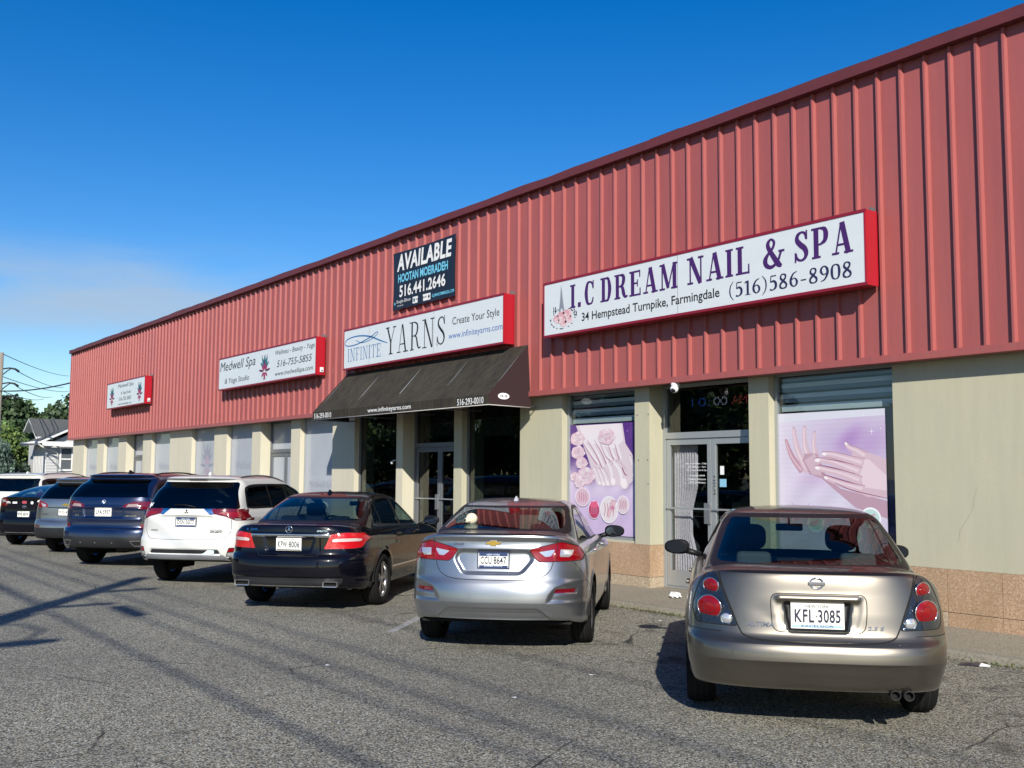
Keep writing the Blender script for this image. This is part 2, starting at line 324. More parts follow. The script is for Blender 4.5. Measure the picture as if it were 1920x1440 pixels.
class Shell:
    """body shell from stacked plan rings. level = (yr, zr, w, zs, yf, zf, Dr, mr, Df, mf); x right, y forward, z up"""
    def __init__(s, levels, res=1.0, bow=.035, ymid=1.4, half=2.4):
        L = np.array(levels, float); t = [0]
        for a, b in zip(L[:-1], L[1:]): t.append(t[-1]+max(.012, .5*(math.hypot(b[0]-a[0], b[1]-a[1])+math.hypot(b[2]-a[2], b[3]-a[3]))))
        t = np.array(t); nv = int(t[-1]/.0125*res); q = np.unique(np.concatenate([np.linspace(0, t[-1], nv), t]))
        C = [pchip(t, L[:, i], q) for i in range(10)]; s.q = q; s.t = t
        nR, nS, nF = int(80*res), int(95*res), int(26*res); rows = []; Z = []
        for j in range(len(q)):
            yr, zr, w_, zs, yf, zf, Dr, mr, Df, mf = [c[j] for c in C]; w_ = max(w_, .0005)
            def quarter(D, m, n):
                th = np.linspace(0, math.pi/2, 500); xx = w_*np.sin(th)**(2/m); yy = D*(1-np.cos(th)**(2/m)); a = np.concatenate([[0], np.cumsum(np.hypot(np.diff(xx), np.diff(yy)))]); a /= a[-1]
                f = np.linspace(0, 1, n); return np.interp(f, a, xx), np.interp(f, a, yy)
            xa, ya = quarter(Dr, mr, nR); xb, yb = quarter(Df, mf, nF)
            za = zr+(zs-zr)*sstep(0, 1, ya/Dr); zb = zf+(zs-zf)*sstep(0, 1, yb/Df)
            ys = np.linspace(yr+Dr, yf-Df, nS+2)[1:-1]
            X = np.concatenate([xa, np.full(nS, w_), xb[::-1]]); Y = np.concatenate([yr+ya, ys, yf-yb[::-1]]); zz = np.concatenate([za, np.full(nS, zs), zb[::-1]])
            X = X*(1-bow*np.clip(np.abs(Y-ymid)/half, 0, 1.2)**3)
            X = np.concatenate([X, -X[-2:0:-1]]); Y = np.concatenate([Y, Y[-2:0:-1]]); zz = np.concatenate([zz, zz[-2:0:-1]])
            rows.append(np.stack([X, Y, zz], 1))
        s.P = np.array(rows); s.normals(); s.Vv = np.repeat(np.interp(q, t, np.arange(len(t)))[:, None], s.P.shape[1], 1)
    def normals(s):
        P = s.P; du = np.roll(P, -1, 1)-np.roll(P, 1, 1); dv = np.gradient(P, axis=0); n = np.cross(du, dv); l = np.linalg.norm(n, axis=2, keepdims=True)
        n = np.where(l > 1e-9, n/np.maximum(l, 1e-9), [0, 0, 1.]); c = P-P.mean((0, 1)); 
        n *= np.where((n*[1, 1, .0]*c).sum(2, keepdims=True)+(n[..., 2:]*.3) < 0, -1, 1) if False else 1
        mid = n[len(P)//4, 0]; 
        if mid[1] > 0: n = -n
        n[-1] = [0, 0, 1]; s.N = n
    def push(s, amt, d=None):
        """displace by amt along direction d (default outward normal)"""
        s.P = s.P+(s.N if d is None else np.array(d, float))*amt[..., None]
    def soup(s):
        P, Nn, V = s.P, s.N, s.Vv; a = P[:-1]; b = np.roll(P, -1, 1)[:-1]; c = np.roll(P, -1, 1)[1:]; d = P[1:]
        na = Nn[:-1]; nb = np.roll(Nn, -1, 1)[:-1]; nc = np.roll(Nn, -1, 1)[1:]; nd = Nn[1:]
        T = np.concatenate([np.stack([a, b, c], 2).reshape(-1, 3, 3), np.stack([a, c, d], 2).reshape(-1, 3, 3)])
        M = np.concatenate([np.stack([na, nb, nc], 2).reshape(-1, 3, 3), np.stack([na, nc, nd], 2).reshape(-1, 3, 3)])
        v = V[:-1].reshape(-1); lev = np.concatenate([v, v]); return Soup(T, M, lev)
class Soup:
    def __init__(s, T, Nn, lev): s.T = T; s.N = Nn; s.lev = lev; s.id = np.zeros(len(T), int)
    AX = {'x': (0, 2), 'y': (1, 2), 'z': (0, 1)}      # 'x': seen from the rear or front (x, z); 'y': seen from the side (y, z); 'z': from above
    def cut(s, poly, view, new, cond, only=None):
        """faces inside the 2D outline get id new; faces on the outline are split exactly along it"""
        i0, i1 = s.AX[view]; U = s.T[:, :, i0]; V = s.T[:, :, i1]; P = np.array(poly)
        cand = (U.max(1) >= P[:, 0].min()) & (U.min(1) <= P[:, 0].max()) & (V.max(1) >= P[:, 1].min()) & (V.min(1) <= P[:, 1].max())
        cand &= cond(s.T.mean(1), s.N.mean(1), s.lev)
        if only is not None: cand &= np.isin(s.id, only)
        idx = np.where(cand)[0]
        if not len(idx): return
        u = U[idx]; v = V[idx]; n = len(P); hit = [[] for _ in idx]; anyh = np.zeros(len(idx), bool)
        for e in range(n):
            a = P[e]; b = P[(e+1) % n]
            if np.hypot(*(b-a)) < 1e-7: continue
            bb = (u.max(1) >= min(a[0], b[0])) & (u.min(1) <= max(a[0], b[0])) & (v.max(1) >= min(a[1], b[1])) & (v.min(1) <= max(a[1], b[1]))
            dd = (b[0]-a[0])*(v-a[1])-(b[1]-a[1])*(u-a[0]); bb &= (dd.max(1) > 1e-9) & (dd.min(1) < -1e-9)
            for k in np.where(bb)[0]: hit[k].append(e)
            anyh |= bb
        inside = inpoly(u.mean(1), v.mean(1), poly); s.id[idx[(~anyh) & inside]] = new
        nT = []; nN = []; nL = []; nI = []; kill = []
        for k in np.where(anyh)[0]:
            i = idx[k]; pcs = [[(s.T[i, j], s.N[i, j]) for j in range(3)]]
            for e in hit[k]:
                a = P[e]; b = P[(e+1) % n]; nxt = []
                for pc in pcs:
                    ds = [(b[0]-a[0])*(p[0][i1]-a[1])-(b[1]-a[1])*(p[0][i0]-a[0]) for p in pc]
                    A = []; B = []
                    for q in range(len(pc)):
                        p, r_ = pc[q], pc[(q+1) % len(pc)]; d0, d1 = ds[q], ds[(q+1) % len(pc)]
                        if d0 >= 0: A.append(p)
                        if d0 <= 0: B.append(p)
                        if d0*d1 < 0:
                            t = d0/(d0-d1); x = (p[0]+(r_[0]-p[0])*t, p[1]+(r_[1]-p[1])*t); A.append(x); B.append(x)
                    for z in (A, B):
                        if len(z) >= 3: nxt.append(z)
                pcs = nxt
            kill.append(i)
            for pc in pcs:
                m = sum(p[0] for p in pc)/len(pc); ins = inpoly(np.array([m[i0]]), np.array([m[i1]]), poly)[0]
                for q in range(1, len(pc)-1):
                    nT.append([pc[0][0], pc[q][0], pc[q+1][0]]); nN.append([pc[0][1], pc[q][1], pc[q+1][1]]); nL.append(s.lev[i]); nI.append(new if ins else s.id[i])
        if kill:
            keep = np.ones(len(s.T), bool); keep[kill] = False
            s.T = np.concatenate([s.T[keep], np.array(nT)]); s.N = np.concatenate([s.N[keep], np.array(nN)]); s.lev = np.concatenate([s.lev[keep], np.array(nL)]); s.id = np.concatenate([s.id[keep], np.array(nI, int)])
    def build(s, name, ids, mats, parent, off=0.):
        sel = np.isin(s.id, ids); T = s.T[sel]; Nn = s.N[sel]; I = s.id[sel]
        if not len(T): return None
        Nn = Nn/np.maximum(np.linalg.norm(Nn, axis=2, keepdims=True), 1e-9)
        if off: T = T+Nn*off
        fl = T.reshape(-1, 3); key = np.round(fl*20000).astype(np.int64); _, first, inv = np.unique(key, axis=0, return_index=True, return_inverse=True); inv = inv.reshape(-1, 3)
        good = (inv[:, 0] != inv[:, 1]) & (inv[:, 1] != inv[:, 2]) & (inv[:, 0] != inv[:, 2]); inv = inv[good]; I = I[good]
        V = fl[first]; VN = Nn.reshape(-1, 3)[first]
        g = np.cross(V[inv[:, 1]]-V[inv[:, 0]], V[inv[:, 2]]-V[inv[:, 0]]); flip = (g*VN[inv].mean(1)).sum(1) < 0; inv[flip] = inv[flip][:, ::-1]
        me = bpy.data.meshes.new(name); me.vertices.add(len(V)); me.vertices.foreach_set('co', V.ravel()); nf = len(inv)
        me.loops.add(nf*3); me.loops.foreach_set('vertex_index', inv.ravel().astype(np.int32)); me.polygons.add(nf)
        me.polygons.foreach_set('loop_start', np.arange(0, nf*3, 3, dtype=np.int32)); 
        for m in mats: me.materials.append(m)
        me.polygons.foreach_set('material_index', np.array([ids.index(k) for k in I], np.int32)); me.polygons.foreach_set('use_smooth', np.ones(nf, bool))
        me.update(calc_edges=True); me.normals_split_custom_set_from_vertices(VN.tolist())
        return link(name, me, parent)
def rear(T, N_, l): return (N_[:, 1] < -.12) & (T[:, 1] < 1.2)
def rearall(T, N_, l): return (N_[:, 1] < -.02) & (T[:, 1] < -.42)
def front(T, N_, l): return (N_[:, 1] > .1) & (T[:, 1] > 1.2)
def rside(T, N_, l): return (N_[:, 0] > .35)
def lside(T, N_, l): return (N_[:, 0] < -.35)
def thick(line, w_):
    """polyline -> thin closed outline"""
    o = stroke([(x, y, w_) for x, y in line], n=1) if len(line) == 2 else None
    P = [np.array(p, float) for p in line]; a = []; b = []
    for i, p in enumerate(P):
        t = P[min(i+1, len(P)-1)]-P[max(i-1, 0)]; t = t/(np.hypot(*t)+1e-9); nn = np.array([-t[1], t[0]])*w_/2; a.append(tuple(p+nn)); b.append(tuple(p-nn))
    return a+b[::-1]
def smoothline(pts, n=5):
    o = [(p[0], p[1], 0) for p in pts]; P = [np.array(p, float) for p in pts]; Q = [tuple(P[0])]
    for i in range(len(P)-1):
        a = P[i-1] if i else P[i]*2-P[i+1]; b, c = P[i], P[i+1]; d = P[i+2] if i+2 < len(P) else P[i+1]*2-P[i]
        for t in np.linspace(0, 1, n+1)[1:]: Q.append(tuple(.5*((2*b)+(c-a)*t+(2*a-5*b+4*c-d)*t*t+(3*b-a-3*c+d)*t**3)))
    return Q
M_TYRE = mat('tyre_rubber', (.010, .010, .010), .9, spec=.15, bump=(60, .3, .002))
M_BLACK = mat('black_plastic', (.008, .008, .009), .45, spec=.3)
M_DARKIN = mat('dark_cavity', (.006, .006, .006), .95)
M_CHROME = mat('chrome', (.75, .76, .78), .12, 1.)
M_ALLOY = mat('alloy', (.42, .42, .43), .3, .9)
M_RED = mat('red_lens', (.21, .001, .005), .2, 0, .35)
M_REDD = mat('dark_red_lens', (.12, .002, .006), .1, 0, 1.)
M_CLEAR = mat('clear_lens', (.62, .63, .65), .12, .6, 1.)
M_LAMPD = mat('lamp_housing', (.03, .035, .045), .1, .6, 1., bump=(28, .6, .02))
M_SEAM = mat('panel_gap', (.004, .004, .004), .9)
M_SEAT = mat('seat_cloth', (.03, .032, .036), .9)
M_SEATG = mat('grey_seat_cloth', (.10, .11, .12), .9)
M_PLATEW = mat('plate_white', (.78, .77, .70), .4)
M_PLATEB = mat('plate_navy', (.02, .04, .12), .4)
M_MIRG = mat('mirror_glass', (.06, .07, .09), .05, 1.)
M_BADGE = mat('badge_metal', (.10, .11, .14), .35, .3)
M_PIPE = mat('exhaust_metal', (.38, .38, .39), .3, .9)
G_CLEAR = glass('car_glass_clear', (.42, .52, .50), .045)
G_MID = glass('car_glass_tinted', (.30, .38, .40), .045)
G_DARK = glass('car_glass_privacy', (.035, .04, .045), .06)
def wheel(parent, x, y, r, wd, spokes=5, kind='five', rim=None):
    sx = 1 if x > 0 else -1; w_ = empty('wheel', (x, y, r)); w_.parent = parent; rm = rim or M_ALLOY; a = wd/2; rr = r*.70
    mb = MB(); mb.lathe([(rr, -a*.75), (rr+.02, -a), (r-.03, -a*.98), (r-.008, -a*.8), (r, -a*.4), (r, a*.4), (r-.008, a*.8), (r-.03, a*.98), (rr+.02, a), (rr, a*.75)], M_TYRE, 40, axis='X')
    for i in range(3):
        q = -a*.4+i*a*.4; mb.lathe([(r+.0008, q-.005), (r+.0008, q+.005)], M_DARKIN, 40, axis='X')
    mb.build('tyre', w_)
    mb = MB(); o = sx*a*.72; mb.lathe([(rr, sx*a*.76), (rr-.012, sx*a*.8), (rr-.025, sx*a*.55), (rr-.03, -sx*a*.6)], rm, 40, axis='X')
    mb.lathe([(0.001, o*.5), (rr-.04, o*.3)], M_DARKIN, 30, axis='X')
    mb.lathe([(.001, o+sx*.012), (.028, o+sx*.01), (.035, o-sx*.01), (.06, o-sx*.03)], rm, 20, axis='X')
    for k in range(spokes):
        an = 2*math.pi*k/spokes+.3; tw = (-.16, .16) if kind == 'twin' else (0,)
        for d in tw:
            c, s_ = math.cos(an+d*.6), math.sin(an+d*.6); c2, s2 = math.cos(an+d), math.sin(an+d); hw = .016 if kind == 'twin' else .03
            P = [(.03, hw*.9), (rr-.015, hw)]
            vs = []
            for (q, h), (cc, ss) in zip(P, ((c, s_), (c2, s2))):
                for e in (-1, 1):
                    for dx in (0, -.03): vs.append((o-sx*(.004 if q < .1 else -.004)+sx*dx, cc*q-ss*h*e, ss*q+cc*h*e))
            mb.mesh(vs, [(0, 2, 6, 4), (1, 3, 2, 0), (0, 4, 5, 1), (2, 3, 7, 6), (4, 6, 7, 5), (1, 5, 7, 3)], rm)
    mb.build('rim', w_, rec=False)
    return w_
def wing_mirror(parent, x, y, z, m, w_=.24, h=.15):
    sx = 1 if x > 0 else -1; mb = MB(); bm = bmesh.new(); bmesh.ops.create_uvsphere(bm, u_segments=24, v_segments=14, radius=1)
    vs = []
    for v in bm.verts:
        a, b, c = v.co; p = 2.6; k = (abs(a)**p+abs(c)**p)**(1/p) if (abs(a)+abs(c)) > 1e-6 else 1
        s_ = (math.hypot(a, c)/k) if k > 1e-6 else 1
        yy = b*.11 if b > 0 else b*.045; vs.append((x+a*s_*w_/2, y+yy, z+c*s_*h/2*(1-.12*a*sx)))
    bm.verts.index_update(); mb.mesh(vs, [[v.index for v in f.verts] for f in bm.faces], m, True); bm.free()
    mb.tube([(x-sx*w_*.35, y+.02, z-h*.25), (x-sx*(w_*.5+.11), y+.06, z-h*.55)], [.03, .025], m, 8)
    mo = mb.build('wing_mirror', parent)
    g = MB(); g.poly([(x+a, y-.0475, z+b) for a, b in arcpts(0, 0, w_*.42, h*.40)], M_MIRG); g.build('mirror_glass', mo)
    return mo
def plate(parent, y, z, w_, h, text, ink, frame=None, top='NEW YORK', bot=None, x=0, tilt=0, fcol=None, bands=None):
    mb = MB(); f = lambda a, b, q=0: (x+a, y-.012-.0006-.0002*q+tilt*b, z+b)
    if frame: mb.poly([(x+a, y-.012+tilt*b, z+b) for a, b in rpoly([(-w_/2, -h/2), (w_/2, -h/2), (w_/2, h/2), (-w_/2, h/2)], .012)], frame); w2, h2 = w_*.93, h*.86
    else: w2, h2 = w_, h
    mb.box(x-w_/2, x+w_/2, y-.0115, y+.02, z-h/2, z+h/2, frame or M_PLATEW)
    mb.poly([f(a, b, 1) for a, b in rpoly([(-w2/2, -h2/2), (w2/2, -h2/2), (w2/2, h2/2), (-w2/2, h2/2)], .01)], M_PLATEW)
    if bands: 
        for b0, b1, c in bands: mb.poly([f(-w2/2*.96, b0*h2, 2), (f(w2/2*.96, b0*h2, 2)), f(w2/2*.96, b1*h2, 2), f(-w2/2*.96, b1*h2, 2)], c)
    o = mb.build('license_plate', parent)
    t = MB(); l, r_ = text.split('-')
    put_text(t, l, ink, (-w2*.43, -h2*.26, -w2*.06, h2*.26), lambda a, b: f(a, b, 6), bold=.022, sp=1.1)
    put_text(t, r_, ink, (w2*.01, -h2*.26, w2*.43, h2*.26), lambda a, b: f(a, b, 6), bold=.022, sp=1.06)
    t.marks = []; t.poly([f(-.030*w2, -.02*h2, 6), f(-.0*w2, -.07*h2, 6), f(-.005*w2, .06*h2, 6)], ink)
    if top: put_text(t, top, fcol or ink, (-w2*.22, h2*.32, w2*.22, h2*.44), lambda a, b: f(a, b, 6), bold=.01)
    if bot: put_text(t, bot, fcol or ink, (-w2*.3, -h2*.44, w2*.3, -h2*.34), lambda a, b: f(a, b, 6))
    t.marks = []; t.build('lettering', o); return o
def seat(parent, x, y, zb, zt, m, w_=.5, head=True, name='seat'):
    mb = MB()
    def cush(cx, cy, cz, sx, sy, sz, tilt=0, p=4):
        bm = bmesh.new(); bmesh.ops.create_uvsphere(bm, u_segments=20, v_segments=12, radius=1); vs = []
        for v in bm.verts:
            a = np.sign(v.co)*np.abs(v.co)**(2/p)
            vs.append((cx+a[0]*sx/2, cy+a[1]*sy/2+tilt*a[2]*sz/2, cz+a[2]*sz/2))
        bm.verts.index_update(); mb.mesh(vs, [[v.index for v in f.verts] for f in bm.faces], m, True); bm.free()
    cush(x, y, (zb+zt)/2, w_, .16, zt-zb, -.25); cush(x, y+.28, zb+.05, w_, .6, .16)
    if head: cush(x, y-.06-.25*(zt-zb)/2, zt+.12, .26, .10, .22, -.1, 3); mb.tube([(x-.06, y-.05, zt-.03), (x-.06, y-.09, zt+.06)], .008, M_CHROME); mb.tube([(x+.06, y-.05, zt-.03), (x+.06, y-.09, zt+.06)], .008, M_CHROME)
    return mb.build(name, parent)
def interior(parent, spec, seatm=M_SEAT, rearheads=(-.38, .38)):
    """cabin of a saloon: floor, parcel shelf, rear bench, front seats, dashboard, wheel, mirror"""
    W = spec['W']; ysh = spec['shelf_y']; zsh = spec['shelf_z']; yf = spec['front_y']
    mb = MB(); mb.box(-W+.12, W-.12, -.3, yf+.55, .28, .32, M_DARKIN); mb.box(-W+.08, -W+.12, -.1, yf+.4, .3, spec['belt']-.03, M_DARKIN); mb.box(W-.12, W-.08, -.1, yf+.4, .3, spec['belt']-.03, M_DARKIN)
    mb.box(-W+.16, W-.16, ysh, ysh+.55, zsh-.03, zsh, M_SEATG if spec.get('lightshelf') else M_SEAT); mb.build('cabin_floor', parent)
    yb = ysh+.60
    for x in (-.33, .33): seat(parent, x, yb, .52, zsh+.02, seatm, .62, head=False)
    for x in rearheads:
        m2 = MB(); m2.box(x-.13, x+.13, yb-.19, yb-.09, zsh-.03, zsh+.11, seatm, .035); m2.build('headrest', parent)
    for x in (-.37, .37): seat(parent, x, yb+.95, .45, 1.08, M_SEAT, .50)
    mb = MB(); mb.box(-W+.14, W-.14, yf, yf+.6, .6, spec['dash_z'], M_BLACK, .04); mb.box(-.62, -.12, yf-.03, yf+.2, spec['dash_z']-.02, spec['dash_z']+.05, M_BLACK, .02); mb.build('dashboard', parent)
    mb = MB(); cx, cy, cz = -.37, yf-.14, spec['dash_z']-.03
    mb.tube([(cx+.19*math.cos(a), cy-.19*math.sin(a)*.4, cz+.19*math.sin(a)*.92) for a in np.linspace(0, 2*math.pi, 25)], .014, M_BLACK, 6, cap=False); mb.build('steering_wheel', parent)
    mb = MB(); mb.box(-.12, .12, spec['mir_y']-.03, spec['mir_y'], spec['mir_z']-.03, spec['mir_z']+.035, M_BLACK, .014); mb.tube([(0, spec['mir_y'], spec['mir_z']+.02), (0, spec['mir_y']+.05, spec['mir_z']+.09)], .01, M_BLACK, 6); mb.build('rear_view_mirror', parent)
def flatpart(parent, name, polys, y, m, th=.006, yfun=None):
    """a raised flat badge on the rear face: outlines in (x, z)"""
    mb = MB()
    for poly in polys:
        top = [(a, (yfun(a, b) if yfun else y)-th, b) for a, b in poly]; bot = [(a, (yfun(a, b) if yfun else y)+.004, b) for a, b in poly]
        mb.poly(top, m); n = len(poly)
        for i in range(n): mb.face([top[i], top[(i+1) % n], bot[(i+1) % n], bot[i]], m)
    return mb.build(name, parent)
def surf_y(sp, x, z, side=-1):
    """depth of the rear face at (x, z)"""
    c = sp.T.mean(1); n = sp.N.mean(1); k = (n[:, 1] < -.05) if side < 0 else (n[:, 1] > .05)
    d = np.where(k, np.hypot(c[:, 0]-x, c[:, 2]-z), 9); d[:] = np.where(c[:, 1] < 1.2, d, 9) if side < 0 else d
    i = np.argsort(d)[:4]; return float(c[i, 1].mean())
def badge(parent, sp, s, m, box, bold=.02, shear=0, name='badge', ink_gap=.009):
    mb = MB(); u0, v0, u1, v1 = box; ya = surf_y(sp, u0, (v0+v1)/2); yb = surf_y(sp, u1, (v0+v1)/2)
    vt = surf_y(sp, (u0+u1)/2, v1); vb = surf_y(sp, (u0+u1)/2, v0); ym = (ya+yb)/2; k = (vt-vb)/max(v1-v0, 1e-3)
    f = lambda a, b: (a, ya+(yb-ya)*(a-u0)/(u1-u0)+k*(b-(v0+v1)/2)-ink_gap, b)
    put_text(mb, s, m, box, f, bold=bold, shear=shear); return mb.build(name, parent)
def under(parent, lev0, r_, ys, W, levels):
    """black floor pan and wheel wells"""
    mb = MB(); y0, y1 = lev0[0]+.12, lev0[4]-.15; z = lev0[3]+.03; mb.box(-W+.16, W-.16, y0, y1, z, z+.02, M_DARKIN)
    for y in ys:
        for sx in (-1, 1):
            n = 16; R_ = r_+.075; a0 = [math.pi*i/n for i in range(n+1)]; vs = []
            for a in a0:
                for xx in (sx*(W-.01), sx*(W-.34)): vs.append((xx, y+R_*math.cos(a), r_+R_*math.sin(a)))
            mb.mesh(vs, [(2*i, 2*i+1, 2*i+3, 2*i+2) for i in range(n)], M_DARKIN)
            mb.face([(sx*(W-.34), y+R_*math.cos(a), r_+R_*math.sin(a)) for a in a0]+[(sx*(W-.34), y-R_, .2), (sx*(W-.34), y+R_, .2)], M_DARKIN)
    return mb.build('underbody', parent)
def arches(sh, ys, r_, flare=.012):
    P = sh.P; 
    for y in ys:
        d = np.hypot(P[..., 1]-y, P[..., 2]-r_)-(r_+.055); sh.push(flare*np.exp(-(d/.035)**2)*(P[..., 2] < r_*2.6)*(np.abs(sh.N[..., 0]) > .5))
        sh.P[..., 0] = sh.P[..., 0]
def cutarch(sp, ys, r_, drop):
    for y in ys:
        c = arcpts(y, r_, r_+.055, r_+.055, n=36)
        c = [(a, max(b, .02)) for a, b in c]
        for cd_ in (rside, lside): sp.cut(c, 'y', drop, lambda T, N_, l, cd_=cd_: (np.abs(T[:, 0]) > .45) & ((T[:, 0] > 0) == (cd_ is rside)))
# ================================================================ ground
YK, YW, ZS = 9.38, 10.69, .11          # kerb face, wall face, pavement height at the wall
def ground_mat():
    m = bpy.data.materials.new('asphalt'); m.use_nodes = True; t = m.node_tree; n = t.nodes; l = t.links; p = n['Principled BSDF']; p.inputs['Roughness'].default_value = .88; p.inputs['Specular IOR Level'].default_value = .3
    co = n.new('ShaderNodeTexCoord')
    def noise(sc, det=3, ro=.6, vec=None, st=None):
        z = n.new('ShaderNodeTexNoise'); z.inputs['Scale'].default_value = sc; z.inputs['Detail'].default_value = det; z.inputs['Roughness'].default_value = ro; l.new(vec or co.outputs['Object'], z.inputs['Vector']); return z
    def ramp(src, a, b, c0=0., c1=1.):
        r = n.new('ShaderNodeMapRange'); r.inputs[1].default_value = a; r.inputs[2].default_value = b; r.inputs[3].default_value = c0; r.inputs[4].default_value = c1; l.new(src, r.inputs[0]); return r.outputs[0]
    def mix(f, a, b):
        x = n.new('ShaderNodeMix'); x.data_type = 'RGBA'
        if isinstance(f, float): x.inputs[0].default_value = f
        else: l.new(f, x.inputs[0])
        for i, q in ((6, a), (7, b)):
            if isinstance(q, tuple): x.inputs[i].default_value = (*q, 1)
            else: l.new(q, x.inputs[i])
        return x.outputs[2]
    v = n.new('ShaderNodeTexVoronoi'); v.inputs['Scale'].default_value = 88; l.new(co.outputs['Object'], v.inputs['Vector'])      # stone chips
    sep = n.new('ShaderNodeSeparateColor'); l.new(v.outputs['Color'], sep.inputs[0])
    chip = ramp(sep.outputs[0], .15, .95); base = mix(chip, (.056, .056, .047), (.56, .55, .465)); warm = ramp(sep.outputs[1], .72, .78); base = mix(warm, base, (.29, .25, .17))
    gap = ramp(v.outputs['Distance'], .5, .85); base = mix(gap, base, (.045, .044, .04))
    big = ramp(noise(.35, 6, .6).outputs[0], .35, .68); base = mix(big, base, mix(.38, base, (.07, .069, .064)))
    mid = ramp(noise(2.4, 6, .65).outputs[0], .55, .8, 0, .5); base = mix(mid, base, (.075, .074, .068))
    # oil and tyre wear along the row of bays
    sp_ = n.new('ShaderNodeSeparateXYZ'); l.new(co.outputs['Object'], sp_.inputs[0])
    yb = ramp(sp_.outputs[1], 5.2, 7.2); oil = ramp(noise(1.9, 4, .6).outputs[0], .56, .66, 0, .8); om = n.new('ShaderNodeMath'); om.operation = 'MULTIPLY'; l.new(yb, om.inputs[0]); l.new(oil, om.inputs[1]); base = mix(om.outputs[0], base, (.035, .034, .032))
    spot = n.new('ShaderNodeTexVoronoi'); spot.inputs['Scale'].default_value = 1.3; l.new(co.outputs['Object'], spot.inputs['Vector']); so_ = ramp(spot.outputs['Distance'], .025, .06, .75, 0); base = mix(so_, base, (.03, .03, .028))
    # cracks
    wv = n.new('ShaderNodeMix'); wv.data_type = 'VECTOR'; wv.inputs[0].default_value = .18; nn = noise(.9, 5, .7); l.new(co.outputs['Object'], wv.inputs[4]); l.new(nn.outputs['Color'], wv.inputs[5])
    vc = n.new('ShaderNodeTexVoronoi'); vc.feature = 'DISTANCE_TO_EDGE'; vc.inputs['Scale'].default_value = .55; l.new(wv.outputs[1], vc.inputs['Vector'])
    cr = ramp(vc.outputs['Distance'], .0018, .006, 1, 0); msk = ramp(noise(.5, 4).outputs[0], .50, .60); mm = n.new('ShaderNodeMath'); mm.operation = 'MULTIPLY'; l.new(cr, mm.inputs[0]); l.new(msk, mm.inputs[1])
    base = mix(mm.outputs[0], base, (.02, .02, .018)); l.new(base, p.inputs['Base Color'])
    # damp dirty strip along the kerb
    b = n.new('ShaderNodeBump'); b.inputs['Strength'].default_value = .7; b.inputs['Distance'].default_value = .006; l.new(v.outputs['Distance'], b.inputs['Height']); b.invert = True; l.new(b.outputs[0], p.inputs['Normal'])
    return m
mb = MB(); A = ground_mat(); nx = 1
mb.face([(-1200, -1200, 0), (1200, -1200, 0), (1200, 1200, 0), (-1200, 1200, 0)], A); tag(mb.build('ground'), kind='structure')
M_CONC = mat('pavement_concrete', (.25, .215, .155), .92, noise=[(55, .95, (1, 1, 1), (.50, .45, .35)), (75, .95, (1, 1, 1), (.07, .06, .045)), (1.1, .4, (1, 1, 1), (.18, .16, .125))], bump=(120, .5, .004))
M_KERB = mat('kerb_concrete', (.22, .20, .16), .95, noise=[(30, .7, (1, 1, 1), (.07, .065, .05)), (110, .5, (1, 1, 1), (.30, .28, .22))], bump=(60, .8, .008))
mb = MB(); xs = list(np.arange(-44.5, 12, .5)); rs = [random.uniform(-.012, .012) for _ in xs]
for i in range(len(xs)-1):
    a, b = xs[i], xs[i+1]; ra, rb = rs[i], rs[i+1]
    mb.face([(a, YK+.13, .078), (b, YK+.13, .078), (b, YW+.4, ZS), (a, YW+.4, ZS)], M_CONC)
tag(mb.build('pavement'), kind='structure')
mb = MB()
for i in range(len(xs)-1):
    a, b = xs[i], xs[i+1]; ra, rb = rs[i], rs[i+1]
    P = [[(x, YK+r_, 0), (x, YK+.02+r_, .05), (x, YK+.05+r_*.5, .072), (x, YK+.13, .0785)] for x, r_ in ((a, ra), (b, rb))]
    for k in range(3): mb.face([P[0][k], P[1][k], P[1][k+1], P[0][k+1]], M_KERB, True)
tag(mb.build('kerb'), kind='structure')
mb = MB(); pw = mat('worn_road_paint', (.42, .42, .40), .8, noise=[(14, .9, (1, 1, 1), (.16, .16, .15)), (70, .8, (1, 1, 1), (.14, .14, .13))])
for x0 in (-10.0, -13.75, -17.4, -21.1, -24.9, -28.6):
    d = Vector((-.69, .724, 0)); n_ = Vector((d.y, -d.x, 0))*.05; a = Vector((x0, 5.80, .004)); b = a+d*(3.6 if x0 != -10.0 else 4.2)
    if x0 == -6.0: a = a+d*2.6
    mb.face([a-n_, a+n_, b+n_, b-n_], pw)
tag(mb.build('parking_lines'), kind='structure')
